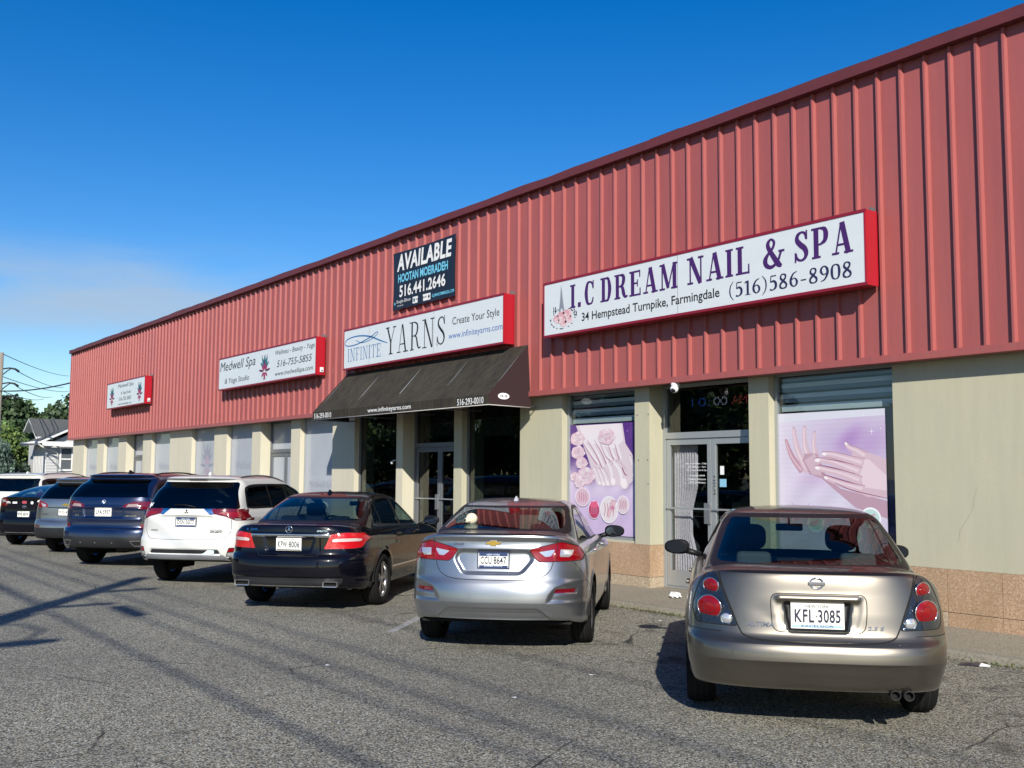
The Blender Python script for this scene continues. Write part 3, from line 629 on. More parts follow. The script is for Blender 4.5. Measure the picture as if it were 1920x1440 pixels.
# leaves, grit and weeds in the gutter
LEAF = mat('gutter_leaves', (.5, .5, .5), .9, vcol=True); mb = MB()
for i in range(2600):
    x = random.uniform(-12.5, 3) if i % 4 else random.uniform(-30, -12); y = YK-abs(random.gauss(0, .07)) if i % 3 else random.uniform(8.3, YK-.02); z = .006+random.random()*.01; s = random.uniform(.005, .018) if i % 3 else random.uniform(.003, .009); a = random.random()*6.3
    c = random.choice([(.16, .11, .05), (.10, .07, .035), (.22, .17, .08), (.05, .045, .03), (.32, .28, .2), (.07, .10, .03)])
    mb.face([(x+s*math.cos(a+q), y+s*math.sin(a+q)*.7, z+random.uniform(-.003, .006)) for q in (0, 1.7, 3.1, 4.6)], LEAF, col=c)
tag(mb.build('gutter_debris'), kind='stuff')
mb = MB()
for i in range(520):
    x = random.gauss(-9.3, .5) if i % 2 else random.gauss(-4.6, .35) if i % 3 else random.uniform(-12, 0); y = YK+random.uniform(-.03, .02); h = random.uniform(.01, .05); a = random.random()*6.3; s = random.uniform(.004, .012)
    mb.face([(x+s*math.cos(a), y+s*math.sin(a), .005), (x-s*math.cos(a), y-s*math.sin(a), .005), (x+random.uniform(-.03, .03), y-random.uniform(0, .04), h)], LEAF, col=random.choice([(.06, .10, .02), (.10, .14, .03), (.14, .13, .05)]))
tag(mb.build('kerb_weeds'), kind='stuff')
# ================================================================ the shops
M_WALL = mat('stucco', (.465, .44, .31), .9, noise=[(.8, .7, (1, 1, .6), (.395, .385, .28)), (3.1, .5, (1, 1, .22), (.46, .43, .32)), (9, .35, (1, 1, .12), (.37, .355, .27)), (40, .3, (1, 1, 1), (.38, .37, .28))], bump=(160, .25, .003))
M_WALL2 = mat('stucco_pale', (.56, .52, .40), .9, noise=[(.8, .6, (1, 1, .6), (.49, .46, .36)), (3.1, .4, (1, 1, .22), (.60, .56, .44)), (9, .35, (1, 1, .12), (.48, .45, .34))], bump=(160, .25, .003))
M_STONE = mat('granite_slab', (.42, .265, .155), .8, noise=[(48, .95, (1, 1, 1), (.60, .45, .31)), (80, .8, (1, 1, 1), (.17, .11, .065)), (2, .45, (1, 1, .6), (.25, .165, .085))])
M_STONE2 = mat('granite_pale_slab', (.42, .33, .22), .8, noise=[(48, .95, (1, 1, 1), (.62, .52, .40)), (80, .95, (1, 1, 1), (.14, .11, .07))])
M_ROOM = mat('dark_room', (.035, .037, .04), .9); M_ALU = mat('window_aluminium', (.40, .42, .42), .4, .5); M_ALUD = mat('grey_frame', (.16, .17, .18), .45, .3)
M_REDP = mat('red_cladding', (.350, .090, .080), .42, 0, bump=(2.2, .25, .02), noise=[(.5, .6, (1, 1, .5), (.275, .070, .072)), (4, .4, (1, 1, .08), (.345, .105, .10)), (14, .25, (1, 1, .05), (.23, .065, .07)), (60, .15, (1, 1, .2), (.25, .08, .08))], spec=.5)
M_REDC = mat('red_flashing', (.12, .024, .028), .55, 0, noise=[(3, .5, (1, 1, 1), (.085, .022, .022))])
M_ROOF = mat('roof_membrane', (.06, .06, .06), .9)
G_SHOP = glass('shop_glass', (.82, .86, .87), .05); G_SHOPD = glass('shop_glass_dark', (.50, .54, .54), .07)
bld = empty('commercial_building', (-17, 10.7, 0), 0, 'long single storey building with red ribbed metal fascia over cream stucco and tan stone base', 'building')
def bpart(mb, name, parent=None, rec=False):
    o = mb.build(name, None, rec); par = parent or bld; o.parent = par
    o.matrix_parent_inverse = Matrix.Translation((17, -10.7, 0)) if parent is None else Matrix.Identity(4); return o
XW, XE = -43.62, 9.0
piers = [(-7.0, XE), (-9.14, -8.81), (-11.32, -11.01), (-14.15, -13.03), (-16.19, -15.93), (-18.30, -18.05), (-21.13, -20.09), (-23.31, -22.81), (-25.68, -25.13), (-28.35, -27.42), (-32.07, -30.15), (-34.74, -33.85), (-37.48, -36.58), (-40.15, -39.28), (XW, -42.0)]
wins = [(-8.81, -7.0, 'poster'), (-13.03, -11.32, 'poster'), (-15.93, -14.15, 'yarn'), (-20.09, -18.30, 'yarn'), (-22.81, -21.13, 'film'), (-27.42, -25.68, 'film'), (-30.15, -28.35, 'film'), (-33.85, -32.07, 'film'), (-39.28, -37.48, 'film'), (-42.0, -40.15, 'film')]
doors = [(-11.01, -9.14), (-18.05, -16.19), (-25.13, -23.31), (-36.58, -34.74)]
mb = MB(); ms = MB(); ZT = 3.06; zst, zj = .72, .255
def stonework(a, b, n, pale, par):
    ms = MB(); w_ = (b-a)/n
    for i in range(n):
        g = .003; x0, x1 = a+i*w_+(g if i else 0), a+(i+1)*w_-(g if i < n-1 else 0)
        ms.box(x0, x1, YW-.006, YW+.5, zj+.003, zst-.002, M_STONE); ms.box(x0, x1, YW-.006, YW+.5, .05, zj-.003, M_STONE2 if pale(i) else M_STONE)
    ms.box(a+.001, b-.001, YW+.004, YW+.4, .06, zst-.004, M_SEAM); o = ms.build('stone_base', par if par else bld)
    if not par: o.matrix_parent_inverse = Matrix.Translation((17, -10.7, 0))
    return o
for a, b in piers:
    q = MB(); q.box(a, b, YW, YW+.5, zst, ZT, M_WALL2 if a < -17 else M_WALL); pr_ = bpart(q, 'pier'); n = max(1, round((b-a)/.62)); stonework(a, b, n, lambda i: (i*7+int(abs(a)*3)) % 3 == 0 or (b-a)/n < .5, pr_)
for a, b, k in wins:
    so_ = stonework(a, b, 2, lambda i: i == 1, None); q = MB(); q.box(a, b, YW+.05, YW+.5, zst, zst+.03, M_WALL); q.build('window_sill', so_)
mb.box(XW, XE, YW+.02, YW+.5, ZT, 3.3, M_WALL); mb.box(XW, XW+.3, YW+.5, 40, .05, 6.4, M_WALL); mb.box(XE-.3, XE, YW+.5, 40, .05, 6.4, M_WALL)
bpart(mb, 'wall')
crk = mat('hairline_crack', (.27, .26, .19), .95)
for P in ([(-6.25, 1.02), (-6.2, 1.18), (-6.08, 1.36), (-6.02, 1.62)], [(-5.5, .95), (-5.42, 1.3), (-5.46, 1.75)], [(-13.6, 1.2), (-13.55, 1.6), (-13.62, 2.1)]):
    mb = MB(); ribbon(mb, [(a, b, .004) for a, b in P], lambda u, v: (u+.006*math.sin(v*37), YW-.0012, v), crk); bpart(mb, 'hairline_crack')
# screws and little holes of the pier by the salon door
mb = MB()
for x, z in ((-11.24, 1.95), (-11.05, 1.95), (-11.03, 2.62), (-11.04, 1.6), (-11.26, 2.62)): mb = MB(); mb.lathe([(.012, 0), (.010, -.006), (.0005, -.008)], M_ALUD, 10, (x, YW, z), 'Y'); bpart(mb, 'wall_screw')
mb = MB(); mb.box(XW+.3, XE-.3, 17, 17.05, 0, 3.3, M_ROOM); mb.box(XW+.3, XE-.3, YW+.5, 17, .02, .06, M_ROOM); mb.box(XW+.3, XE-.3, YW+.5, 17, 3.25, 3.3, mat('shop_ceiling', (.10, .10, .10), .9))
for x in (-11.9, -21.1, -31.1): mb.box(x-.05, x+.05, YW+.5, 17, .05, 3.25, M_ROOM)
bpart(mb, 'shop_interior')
mb = MB(); mb.box(XW, XE, 10.62, 40, 6.3, 6.42, M_ROOF); bpart(mb, 'roof')
# ribbed fascia
mb = MB(); XL = -43.66; YP, ZF0, ZF1 = 10.525, 3.02, 6.50; pitch = .3046; x = -8.785-pitch*115; mb.box(XL, XE+.1, YP, YP+.09, ZF0+.03, ZF1+.02, M_REDP); 
k = 0
while x < XE:
    if x > XL+.02:
        y1 = YP-.045; j = 0.0
        pr = [(x-.028, YP-.0005), (x-.026, y1), (x, y1), (x+.015, YP-.0005)]
        for q in range(3):
            (xa, ya), (xb, yb) = pr[q], pr[q+1]; mb.face([(xa, ya, ZF0+.085), (xb, yb, ZF0+.085), (xb, yb, ZF1-.035), (xa, ya, ZF1-.035)], M_REDP)
        mb.face([(pr[0][0], pr[0][1], ZF0+.085), (pr[3][0], pr[3][1], ZF0+.085), (pr[2][0], pr[2][1], ZF0+.085), (pr[1][0], pr[1][1], ZF0+.085)], M_REDP)
    x += pitch
mb.box(XL, XL+.05, YP-.05, YP-.001, ZF0+.085, ZF1-.035, M_REDP)
bpart(mb, 'fascia_cladding')
mb = MB(); mb.box(XL-.01, XE+.1, 10.463, YP+.12, ZF0, ZF0+.083, M_REDP)
for i in range(70):
    xx = random.uniform(-20, -4); mb.lathe([(.007, 0), (.0005, -.004)], M_SEAM if False else M_ALUD, 6, (xx, 10.463, ZF0+random.choice([.03, .06])), 'Y')
bpart(mb, 'fascia_bottom_trim')
mb = MB(); xs2 = np.arange(XL-.03, XE+.3, .6); zz = [ZF1+.095+random.uniform(-.010, .012) for _ in xs2]; yy = [10.40+random.uniform(-.006, .006) for _ in xs2]
for i in range(len(xs2)-1):
    a, b = xs2[i], xs2[i+1]
    for (y0, z0, y1, z1, y2, z2, y3, z3) in ((yy[i], ZF1-.03, yy[i+1], ZF1-.03, yy[i+1], zz[i+1], yy[i], zz[i]), (yy[i], zz[i], yy[i+1], zz[i+1], YP+.2, zz[i+1]-.02, YP+.2, zz[i]-.02), (YP-.002, ZF1-.03, YP-.002, ZF1-.03, yy[i+1], ZF1-.03, yy[i], ZF1-.03)):
        mb.face([(a, y0, z0), (b, y1, z1), (b, y2, z2), (a, y3, z3)], M_REDC)
mb.face([(xs2[0], yy[0], ZF1-.03), (xs2[0], yy[0], zz[0]), (xs2[0], YP+.2, zz[0]-.02), (xs2[0], YP+.2, ZF1-.03)], M_REDC)
bpart(mb, 'roof_flashing')
mb = MB(); tar = mat('roofing_tar', (.015, .013, .013), .8)
for i in range(len(xs2)-1):
    h0 = .006+.010*random.random(); mb.face([(xs2[i], yy[i]+.004, zz[i]-.002), (xs2[i+1], yy[i+1]+.004, zz[i+1]-.002), (xs2[i+1], yy[i+1]+.02, zz[i+1]+h0), (xs2[i], yy[i]+.02, zz[i]+h0)], tar); mb.face([(xs2[i], yy[i]+.02, zz[i]+h0), (xs2[i+1], yy[i+1]+.02, zz[i+1]+h0), (xs2[i+1], yy[i]+.3, zz[i]), (xs2[i], yy[i]+.3, zz[i])], tar)
bpart(mb, 'roof_membrane_edge')
# windows and doors
FILM = mat('frosted_film', (.40, .43, .47), .45, coat=.6, noise=[(2.5, .4, (1, 1, .6), (.36, .37, .44)), (9, .2, (1, 1, .3), (.46, .48, .50))]); INKF = mat('faded_ink', (.27, .28, .33), .6); INKR = mat('faded_rose', (.38, .31, .38), .6)
def frame(mb, a, b, z0, z1, y, m, w_=.05, d=.07):
    mb.box(a, a+w_, y, y+d, z0, z1, m); mb.box(b-w_, b, y, y+d, z0, z1, m); mb.box(a+w_, b-w_, y+.002, y+d, z0, z0+w_, m); mb.box(a+w_, b-w_, y+.002, y+d, z1-w_, z1, m)
def lotus(mb, fn, cx, cz, s, c1, c2, c3, ex=1.):
    def pet(x, z, w_, h, a):
        P = []
        for t in np.linspace(0, 1, 9): P.append((-w_*math.sin(math.pi*t)**.8*(1-.2*t), h*t))
        for t in np.linspace(1, 0, 9)[1:]: P.append((w_*math.sin(math.pi*t)**.8*(1-.2*t), h*t))
        ca, sa = math.cos(R(a)), math.sin(R(a)); return [(cx+(x+u*ca+v*sa)*s*ex, cz+(z-u*sa+v*ca)*s) for u, v in P]
    q = 0
    for sh in ((0, -.02, .07, .52, 0, c1), (-.02, -.02, .07, .46, -20, c1), (.02, -.02, .07, .46, 20, c1), (-.04, -.06, .06, .36, -42, c1), (.04, -.06, .06, .36, 42, c1), (0, -.10, .07, .34, 0, c2), (-.03, -.14, .06, .26, -35, c2), (.03, -.14, .06, .26, 35, c2), (-.05, -.16, .05, .34, -80, c3), (.05, -.16, .05, .34, 80, c3), (-.04, -.2, .05, .24, -140, c2), (.04, -.2, .05, .24, 140, c2), (0, -.2, .06, .30, 180, c2), (0, .1, .035, .2, 0, c3)):
        q += 1; P = pet(*sh[:5]); mb.poly([fn(a, b, q) for a, b in P], sh[5])
    for sx in (-1, 1):
        for (x, z, r_) in ((sx*.16, .42, .045), (sx*.06, -.48, .03)):
            ribbon(mb, [((cx+x*s*ex+r_*s*ex*math.cos(R(a))), cz+(z+r_*math.sin(R(a)))*s, .014*s) for a in range(0, 300, 40)], lambda a, b: fn(a, b, 15), c3, n=2)
for a, b, kind in wins:
    y = YW+.115; mb = MB(); frame(mb, a, b, zst+.03, 3.05, y, M_ALU if kind != 'yarn' else M_ALUD, .045)
    fr = bpart(mb, 'window_frame'); g = MB()
    if kind == 'film':
        g.box(a+.045, b-.045, y+.03, y+.036, zst+.075, 3.005, FILM); o = g.build('frosted_pane'); o.parent = fr; t = MB(); fn = lambda u, v, q=0: (u, y+.0295-q*.0002, v); c = (a+b)/2; i = wins.index((a, b, kind))
        if i in (5, 8, 9, 6) and i != 6:
            for j, s_ in enumerate(('Wellness', 'Beauty', 'Yoga')): put_text(t, s_, INKF, (c-.55, 1.85-j*.42, c+.62-.12*j, 2.08-j*.42), fn, shear=.25)
        elif i == 7: put_text(t, 'Wellness', INKF, (c-.55, 1.85, c+.60, 2.08), fn, shear=.25); put_text(t, 'Beauty', INKF, (c-.55, 1.40, c+.5, 1.62), fn, shear=.25)
        else:
            lotus(t, fn, c, 2.1, 1.0, INKF, INKR, INKF, 1.4)
            if i == 4: put_text(t, 'Medwell Spa', INKF, (c-.62, 1.38, c+.62, 1.56), fn, shear=.25); put_text(t, '& Yoga Studio', INKF, (c-.5, 1.12, c+.45, 1.27), fn, shear=.25)
        t.build('lettering', fr)
    else:
        g.box(a+.045, b-.045, y+.03, y+.036, zst+.075, 3.005, G_SHOP if kind == 'poster' else G_SHOPD); o = g.build('pane'); o.parent = fr
    fr.matrix_parent_inverse = Matrix.Translation((17, -10.7, 0))
for di, (a, b) in enumerate(doors):
    y = YW+.29; fm = M_ALU if di in (0,) else M_ALUD; mb = MB(); zt = 2.30; mb.box(a, a+.05, y-.02, y+.08, ZS, 3.05, fm); mb.box(b-.05, b, y-.02, y+.08, ZS, 3.05, fm); mb.box(a+.05, b-.05, y-.018, y+.08, zt-.04, zt+.05, fm); mb.box(a+.05, b-.05, y-.018, y+.08, 3.0, 3.05, fm); mb.box(a+.05, b-.05, y-.04, y+.12, ZS, ZS+.025, fm)
    fr = bpart(mb, 'door_frame'); g = MB(); g.box(a+.05, b-.05, y+.03, y+.036, zt+.05, 3.0, FILM if di >= 2 else G_SHOPD); o = g.build('transom_pane'); o.parent = fr
    m_ = (a+b)/2
    for lx0, lx1, hs_ in ((a+.055, m_-.004, 1), (m_+.004, b-.055, -1)):
        d = MB(); s = .075; d.box(lx0, lx0+s, y, y+.05, ZS+.03, zt-.045, fm, .004); d.box(lx1-s, lx1, y, y+.05, ZS+.03, zt-.045, fm, .004); d.box(lx0+s, lx1-s, y+.001, y+.05, zt-.13, zt-.045, fm); d.box(lx0+s, lx1-s, y+.001, y+.05, ZS+.03, ZS+.25, fm)
        do = bpart(d, 'door'); g = MB(); g.box(lx0+s, lx1-s, y+.022, y+.028, ZS+.25, zt-.13, FILM if di >= 2 else G_SHOP if di == 0 else G_SHOPD); o = g.build('pane'); o.parent = do
        h = MB(); h.box(lx0+s*.3, lx1-s*.3, y-.03, y-.018, 1.245, 1.268, M_ALU); xx = lx1-.12 if hs_ > 0 else lx0+.02
        if hs_ > 0: h.box(xx, xx+.11, y-.028, y-.002, 1.05, 1.34, mat('brushed_plate', (.5, .5, .5), .3, .8), .006)
        o = h.build('push_bar'); o.parent = do
    if di == 0:
        t = MB(); fn = lambda u, v, q=0: (u, y+.0215, v); wt = mat('decal_white', (.8, .8, .8), .5)
        for j, (s_, w_) in enumerate((('Mon - Fri: 9:30am - 7:30pm', .42), ('Sat: 9:00am - 7pm', .34), ('I.C Dream Nail & Spa', .40), ('(516)586-8908', .30), ('Walk-ins Welcome', .34), ('Gift Certificates', .32))):
            z = 1.88-j*.047-(.03 if j > 2 else 0); put_text(t, s_, wt, (-10.58+(.42-w_)/2, z, -10.58+(.42+w_)/2, z+.028), fn)
        t.build('door_lettering', do); 
        t = MB(); t.box(-9.93, -9.86, y+.0195, y+.0215, 1.74, 1.86, wt); t.box(-9.925, -9.865, y+.0185, y+.0195, 1.80, 1.85, mat('decal_red')) if 'decal_red' in MATS else None; t.box(-9.94, -9.82, y+.0195, y+.0215, 1.57, 1.68, mat('decal_sky', (.25, .5, .65), .5)); o = t.build('door_sticker'); o.parent = do
        t = MB(); put_text(t, 'PUSH', M_BLACK, (0, 0, .26, .045), lambda u, v: (-10.045+v, y-.001, 1.46+u)); t.build('door_lettering', do)
# ---------------------------------------------------------------- zebra blinds, posters
bl_ = mat('blind_band', (.86, .92, .95), .7); bs = mat('blind_sheer', (.26, .32, .38), .6); bw = mat('blind_rail', (.55, .60, .60), .5)
for a, b, lab in ((-8.81, -7.0, 'zebra roller blind behind the glass above the praying hands poster'), (-13.03, -11.32, 'zebra roller blind behind the glass above the rose and feet poster')):
    t = empty('roller_blind', ((a+b)/2, YW+.2, 2.55), 0, lab, 'blind', 'zebra blinds in the salon windows'); mb = MB(); z = 3.0; i = 0; o = Vector(t.location)
    while z > 2.62: mb.box(a+.05-o.x, b-.05-o.x, -.002, .002, z-.083-o.z, z-o.z, bl_ if i % 2 else bs); z -= .083 if i % 2 else .055; i += 1
    mb.build('blind_fabric', t); mb = MB(); mb.box(a+.06-o.x, b-.17-o.x, -.012, .012, .0, .062, bw, .006); mb.build('bottom_rail', t)
ART = mat('printed_poster', (.5, .5, .5), .55, vcol=True, coat=.4)
class Art:
    def __init__(s, fn): s.mb = MB(); s.fn = fn; s.q = 0
    def p(s, pts, c): s.q += 1; q = s.q; s.mb.poly([s.fn(a, b, q) for a, b in pts], ART, col=c)
    def line(s, pts, w_, c, n=5): s.q += 1; q = s.q; ribbon(s.mb, [(a, b, w_ if not isinstance(w_, (list, tuple)) else w_[i]) for i, (a, b) in enumerate(pts)], lambda u, v: s.fn(u, v, q), ART, n=n, col=c)
    def finger(s, pts, w_, c, edge, nail=None, hi=None):
        o = []; S = stroke([(a, b, ww) for (a, b), ww in zip(pts, w_)], n=6); L_ = [x[0] for x in S]; R_ = [x[1] for x in S]; tip = (S[-1][0]+S[-1][1])/2; d = tip-(S[-2][0]+S[-2][1])/2; d = d/np.hypot(*d); r_ = w_[-1]/2; nn = np.array([-d[1], d[0]])
        cap = [tuple(tip+nn*r_*math.cos(a)+d*r_*1.2*math.sin(a)) for a in np.linspace(0, math.pi, 9)]
        out = [tuple(x) for x in L_]+cap+[tuple(x) for x in R_[::-1]]; cx = np.mean([x[0] for x in out]); 
        s.p([(a, b-4) for a, b in out], edge); s.p(out, c)
        if hi: s.line([(a-ww*.16, b+(-ww*.16)) for (a, b), ww in zip(pts, w_)], [ww*.3 for ww in w_], hi)
        if nail: s.p([tuple(tip-d*r_*.1+nn*r_*.62*math.cos(a)+d*r_*1.15*math.sin(a)) for a in np.linspace(-.9, math.pi+.9, 11)], nail)
    def rose(s, x, y, r_, c0=(.66, .48, .55), c1=(.73, .62, .67), rim=(.50, .20, .31)):
        rg = random.Random(int(x*7+y)); s.p([(x+r_*(1+.06*math.sin(7*t))*math.cos(t), y+r_*(1+.05*math.cos(5*t))*math.sin(t)) for t in np.linspace(0, 6.1, 30)], c0)
        for i in range(34):
            f = 1-i/34; a = i*2.39996+rg.uniform(-.2, .2); cx, cy = x+r_*.62*f*math.cos(a), y+r_*.62*f*math.sin(a); w_ = r_*(.14+.30*f); c = np.array(c1 if rg.random() < .55 else c0)*rg.uniform(.92, 1.04)*(1-.16*(1-f))
            P = [(cx+w_*math.cos(t)*1.15*math.cos(a)-w_*.75*math.sin(t)*math.sin(a), cy+w_*math.cos(t)*1.15*math.sin(a)+w_*.75*math.sin(t)*math.cos(a)) for t in np.linspace(0, 6.0, 14)]; s.p(P, tuple(c))
            if i % 2: s.line([(cx+w_*math.cos(a+q)*.96, cy+w_*math.sin(a+q)*.96) for q in np.linspace(-.9, .9, 5)], [r_*.008, r_*.03, r_*.035, r_*.03, r_*.008], tuple(np.array(rim)*rg.uniform(.9, 1.25)), 2)
# hands poster, drawn in the units of its own print (x 155..840, y 500..1530 downwards)
def fn1(u, v, q=0): return (-8.765+(u-155)/685*1.42, YW+.1435-.00003*q, 2.535-(v-495)/1035*1.79)
t = Art(fn1); base = [(150, 500), (912, 500), (912, 1535), (150, 1535)]; N_ = 34
def wash(t, x0, x1, y0, y1, nx, ny, fn_c, seed):
    rg = np.random.RandomState(seed); ph = rg.rand(10, 4); t.q += 1; q = t.q
    def sm(u, v): return sum(math.sin(6.3*((1+3*p[0])*u+(1+4*p[1])*v+p[2]))*(.5+p[3]) for p in ph)/8
    for i in range(nx):
        for j in range(ny):
            u, v = (i+.5)/nx, (j+.5)/ny; c = fn_c(u, v, sm(u, v)); xa, xb = x0+(x1-x0)*i/nx, x0+(x1-x0)*(i+1)/nx; ya, yb = y0+(y1-y0)*j/ny, y0+(y1-y0)*(j+1)/ny
            t.mb.face([t.fn(xa, ya, q), t.fn(xb, ya, q), t.fn(xb, yb, q), t.fn(xa, yb, q)], ART, col=tuple(float(k) for k in np.clip(c, 0, 1)))
def c1_(u, v, n):
    c = np.array((.58, .53, .64))+.05*n; m = math.exp(-((u-.75)/.35)**2-((v-.22)/.16)**2)*(.75+.4*n); c = c*(1-m)+np.array((.36, .19, .46))*m; m2 = math.exp(-((u-.35)/.2)**2-((v-.47)/.06)**2)*.5; c = c*(1-m2)+np.array((.52, .34, .54))*m2; return c*(1+.02*math.sin(v*190))
wash(t, 150, 912, 500, 1535, 44, 60, c1_, 4)
t.p([(155, 500), (908, 500), (908, 545), (155, 565)], (.60, .60, .68)); sk, ed, hi = (.58, .42, .48), (.36, .17, .24), (.68, .54, .59)
t.finger([(330, 930), (270, 850), (235, 780), (210, 705)], [50, 40, 32, 20], (.46, .25, .32), ed, hi=sk); t.finger([(380, 930), (320, 830), (288, 740), (270, 620)], [70, 50, 40, 24], sk, ed, hi=hi); t.finger([(410, 900), (368, 800), (350, 720), (352, 615)], [60, 50, 40, 24], sk, ed, hi=hi); t.finger([(440, 880), (425, 790), (418, 730), (424, 655)], [60, 42, 34, 22], sk, ed, hi=hi)
t.p([(330, 850), (350, 800), (440, 800), (500, 960), (600, 1050), (912, 1130), (912, 1250), (700, 1180), (560, 1060), (470, 980), (380, 950)], (.44, .28, .35)); t.p([(345, 850), (420, 800), (455, 870), (470, 960), (400, 950)], (.54, .38, .45))
t.p([(690, 790), (780, 790), (912, 850), (912, 1110), (780, 1105), (690, 1060), (640, 960)], sk); t.p([(700, 830), (800, 850), (912, 960), (912, 1060), (760, 1040)], hi)
t.finger([(780, 830), (720, 790), (670, 765), (645, 735)], [60, 46, 34, 22], sk, ed, (.78, .76, .76), hi); t.finger([(760, 880), (640, 840), (560, 815), (490, 805)], [74, 52, 42, 34], sk, ed, (.80, .74, .76), hi); t.finger([(740, 940), (620, 890), (520, 855), (440, 850)], [74, 54, 44, 36], sk, ed, (.80, .74, .76), hi); t.finger([(740, 1000), (630, 955), (520, 925), (440, 905)], [70, 52, 42, 34], sk, ed, (.80, .74, .76), hi); t.finger([(760, 1060), (650, 1030), (560, 1000), (500, 975)], [64, 46, 38, 28], sk, ed, (.80, .74, .76), hi)
for P in ([(470, 838), (560, 850), (690, 880)], [(450, 880), (560, 905), (700, 945)], [(470, 945), (600, 985), (720, 1020)], [(560, 1010), (680, 1060), (912, 1112)]): t.line(P, [3, 6, 3], (.24, .07, .13))
t.line([(245, 1158)]+arcpts(310, 1160, 62, 42, 180, 0, 10), 3, (.28, .22, .35)); 
for cx, cy, r_ in ((800, 1250, 68), (690, 1370, 50), (420, 1300, 60)):
    t.p(arcpts(cx, cy, r_ if cx+r_ < 910 else 910-cx, r_*1.1), (.78, .80, .80)); t.p(arcpts(cx, cy, (r_ if cx+r_ < 910 else 910-cx)*.84, r_*.9), (.45, .62, .60)); t.finger([(cx-r_*.5, cy+r_*.3), (cx, cy), (cx+r_*.35, cy-r_*.3)], [r_*.4, r_*.35, r_*.2], sk, ed)
for x, y, r_ in ((820, 655, 30), (880, 635, 8), (765, 540, 10)):
    if x < 905: t.p([(x-r_*.7, y), (x, y-2), (x+min(r_*.7, 20), y), (x, y+2)], (.85, .8, .85)); t.p([(x, y-r_), (x+2, y), (x, y+r_), (x-2, y)], (.85, .8, .85))
tag(t.mb.build('window_poster'), 'pale mauve poster of two cupped hands filling the wide window right of the salon door', 'poster')
mb = MB(); mb.box(-7.185, -7.05, YW+.150, YW+.153, .80, 2.53, mat('dark_violet_film', (.035, .03, .10), .35, coat=.6)); tag(mb.build('window_film'), 'dark violet strip of window film beside the cupped hands poster', 'window film')
# rose and feet poster (x 272..700, y 305..1018 downwards)
def fn2(u, v, q=0): return (-12.985+(u-272)/413*1.53, YW+.1435-.00003*q, 2.53-(v-308)/708*1.72)
t = Art(fn2)
def c2_(u, v, n):
    top = np.array((.09, .03, .20)); bot = np.array((.52, .41, .60)); f = sstep(.30, .60, v+.08*n); c = top*(1-f)+bot*f; m = math.exp(-((v-.60)/.07)**2)*(.5+.5*n); c = c*(1-m)+np.array((.62, .54, .66))*m; return c+np.array((.03, .02, .03))*n
wash(t, 272, 689, 308, 1018, 34, 54, c2_, 9)
for k in range(60):
    x = random.uniform(280, 680); y = random.uniform(320, 700); r_ = random.uniform(1.5, 5); t.p(arcpts(x, y, r_, r_, n=8), random.choice([(.40, .26, .55), (.6, .5, .7), (.3, .14, .45)]))
pale, pe, ph = (.62, .52, .57), (.38, .18, .27), (.72, .66, .69)
t.p([(310, 312), (608, 312), (625, 440), (664, 505), (680, 560), (684, 660), (650, 690), (600, 712), (560, 700), (520, 712), (450, 705), (430, 650), (380, 500)], pale); t.p([(330, 312), (600, 312), (612, 420), (560, 470), (440, 440), (370, 420)], ph)
for a in ([(345, 410), (400, 500), (448, 570)], [(385, 410), (440, 500), (480, 590)], [(430, 410), (480, 500), (515, 590)], [(470, 440), (505, 520), (530, 545)], [(520, 450), (540, 510), (555, 540)], [(560, 440), (575, 500), (588, 540)]): t.line(a, [3, 5, 7], pe); t.line([(x+12, y-4) for x, y in a], [10, 14, 12], ph)
for a, w_ in (([(520, 560), (545, 620), (550, 680)], [40, 46, 44]), ([(560, 560), (600, 620), (615, 690)], [50, 62, 62]), ([(650, 520), (675, 590), (672, 640)], [20, 26, 24]), ([(480, 600), (505, 650), (515, 690)], [26, 32, 30]), ([(455, 600), (478, 650), (490, 695)], [24, 28, 26]), ([(430, 590), (450, 640), (465, 690)], [22, 24, 24])): t.finger(a, w_, pale, pe, (.78, .70, .72), ph)
t.line([(605, 590), (620, 630), (632, 640)], 6, (.25, .05, .1))
for x, y, r_ in ((305, 400, 46), (326, 490, 44), (350, 560, 38), (378, 645, 56), (300, 650, 30), (512, 392, 52), (340, 690, 34)): t.rose(max(x, 272+r_+4), y, r_)
for cx, cy, rx, ry, cin in ((358, 782, 48, 62, (.60, .42, .50)), (433, 862, 37, 58, (.42, .04, .12)), (527, 857, 56, 86, (.66, .60, .62)), (612, 823, 37, 58, (.62, .52, .56))):
    t.p(arcpts(cx, cy, rx, ry, n=28), (.76, .74, .78)); t.p(arcpts(cx, cy, rx*.92, ry*.93, n=28), cin)
    for k in range(4): t.line([(cx-rx*.5+k*rx*.3, cy-ry*.5), (cx-rx*.4+k*rx*.3, cy), (cx-rx*.55+k*rx*.33, cy+ry*.5)], [3, 5, 3], (.45, .16, .24))
t.p([(415, 810), (450, 805), (462, 840), (430, 850), (408, 838)], (.66, .10, .2)); t.finger([(560, 800), (540, 850), (525, 900)], [30, 26, 16], (.62, .42, .46), pe); t.rose(548, 845, 15, (.5, .2, .3), (.6, .3, .4))
tag(t.mb.build('window_poster'), 'lavender poster of hands, feet and pink roses in the window left of the salon door', 'poster')
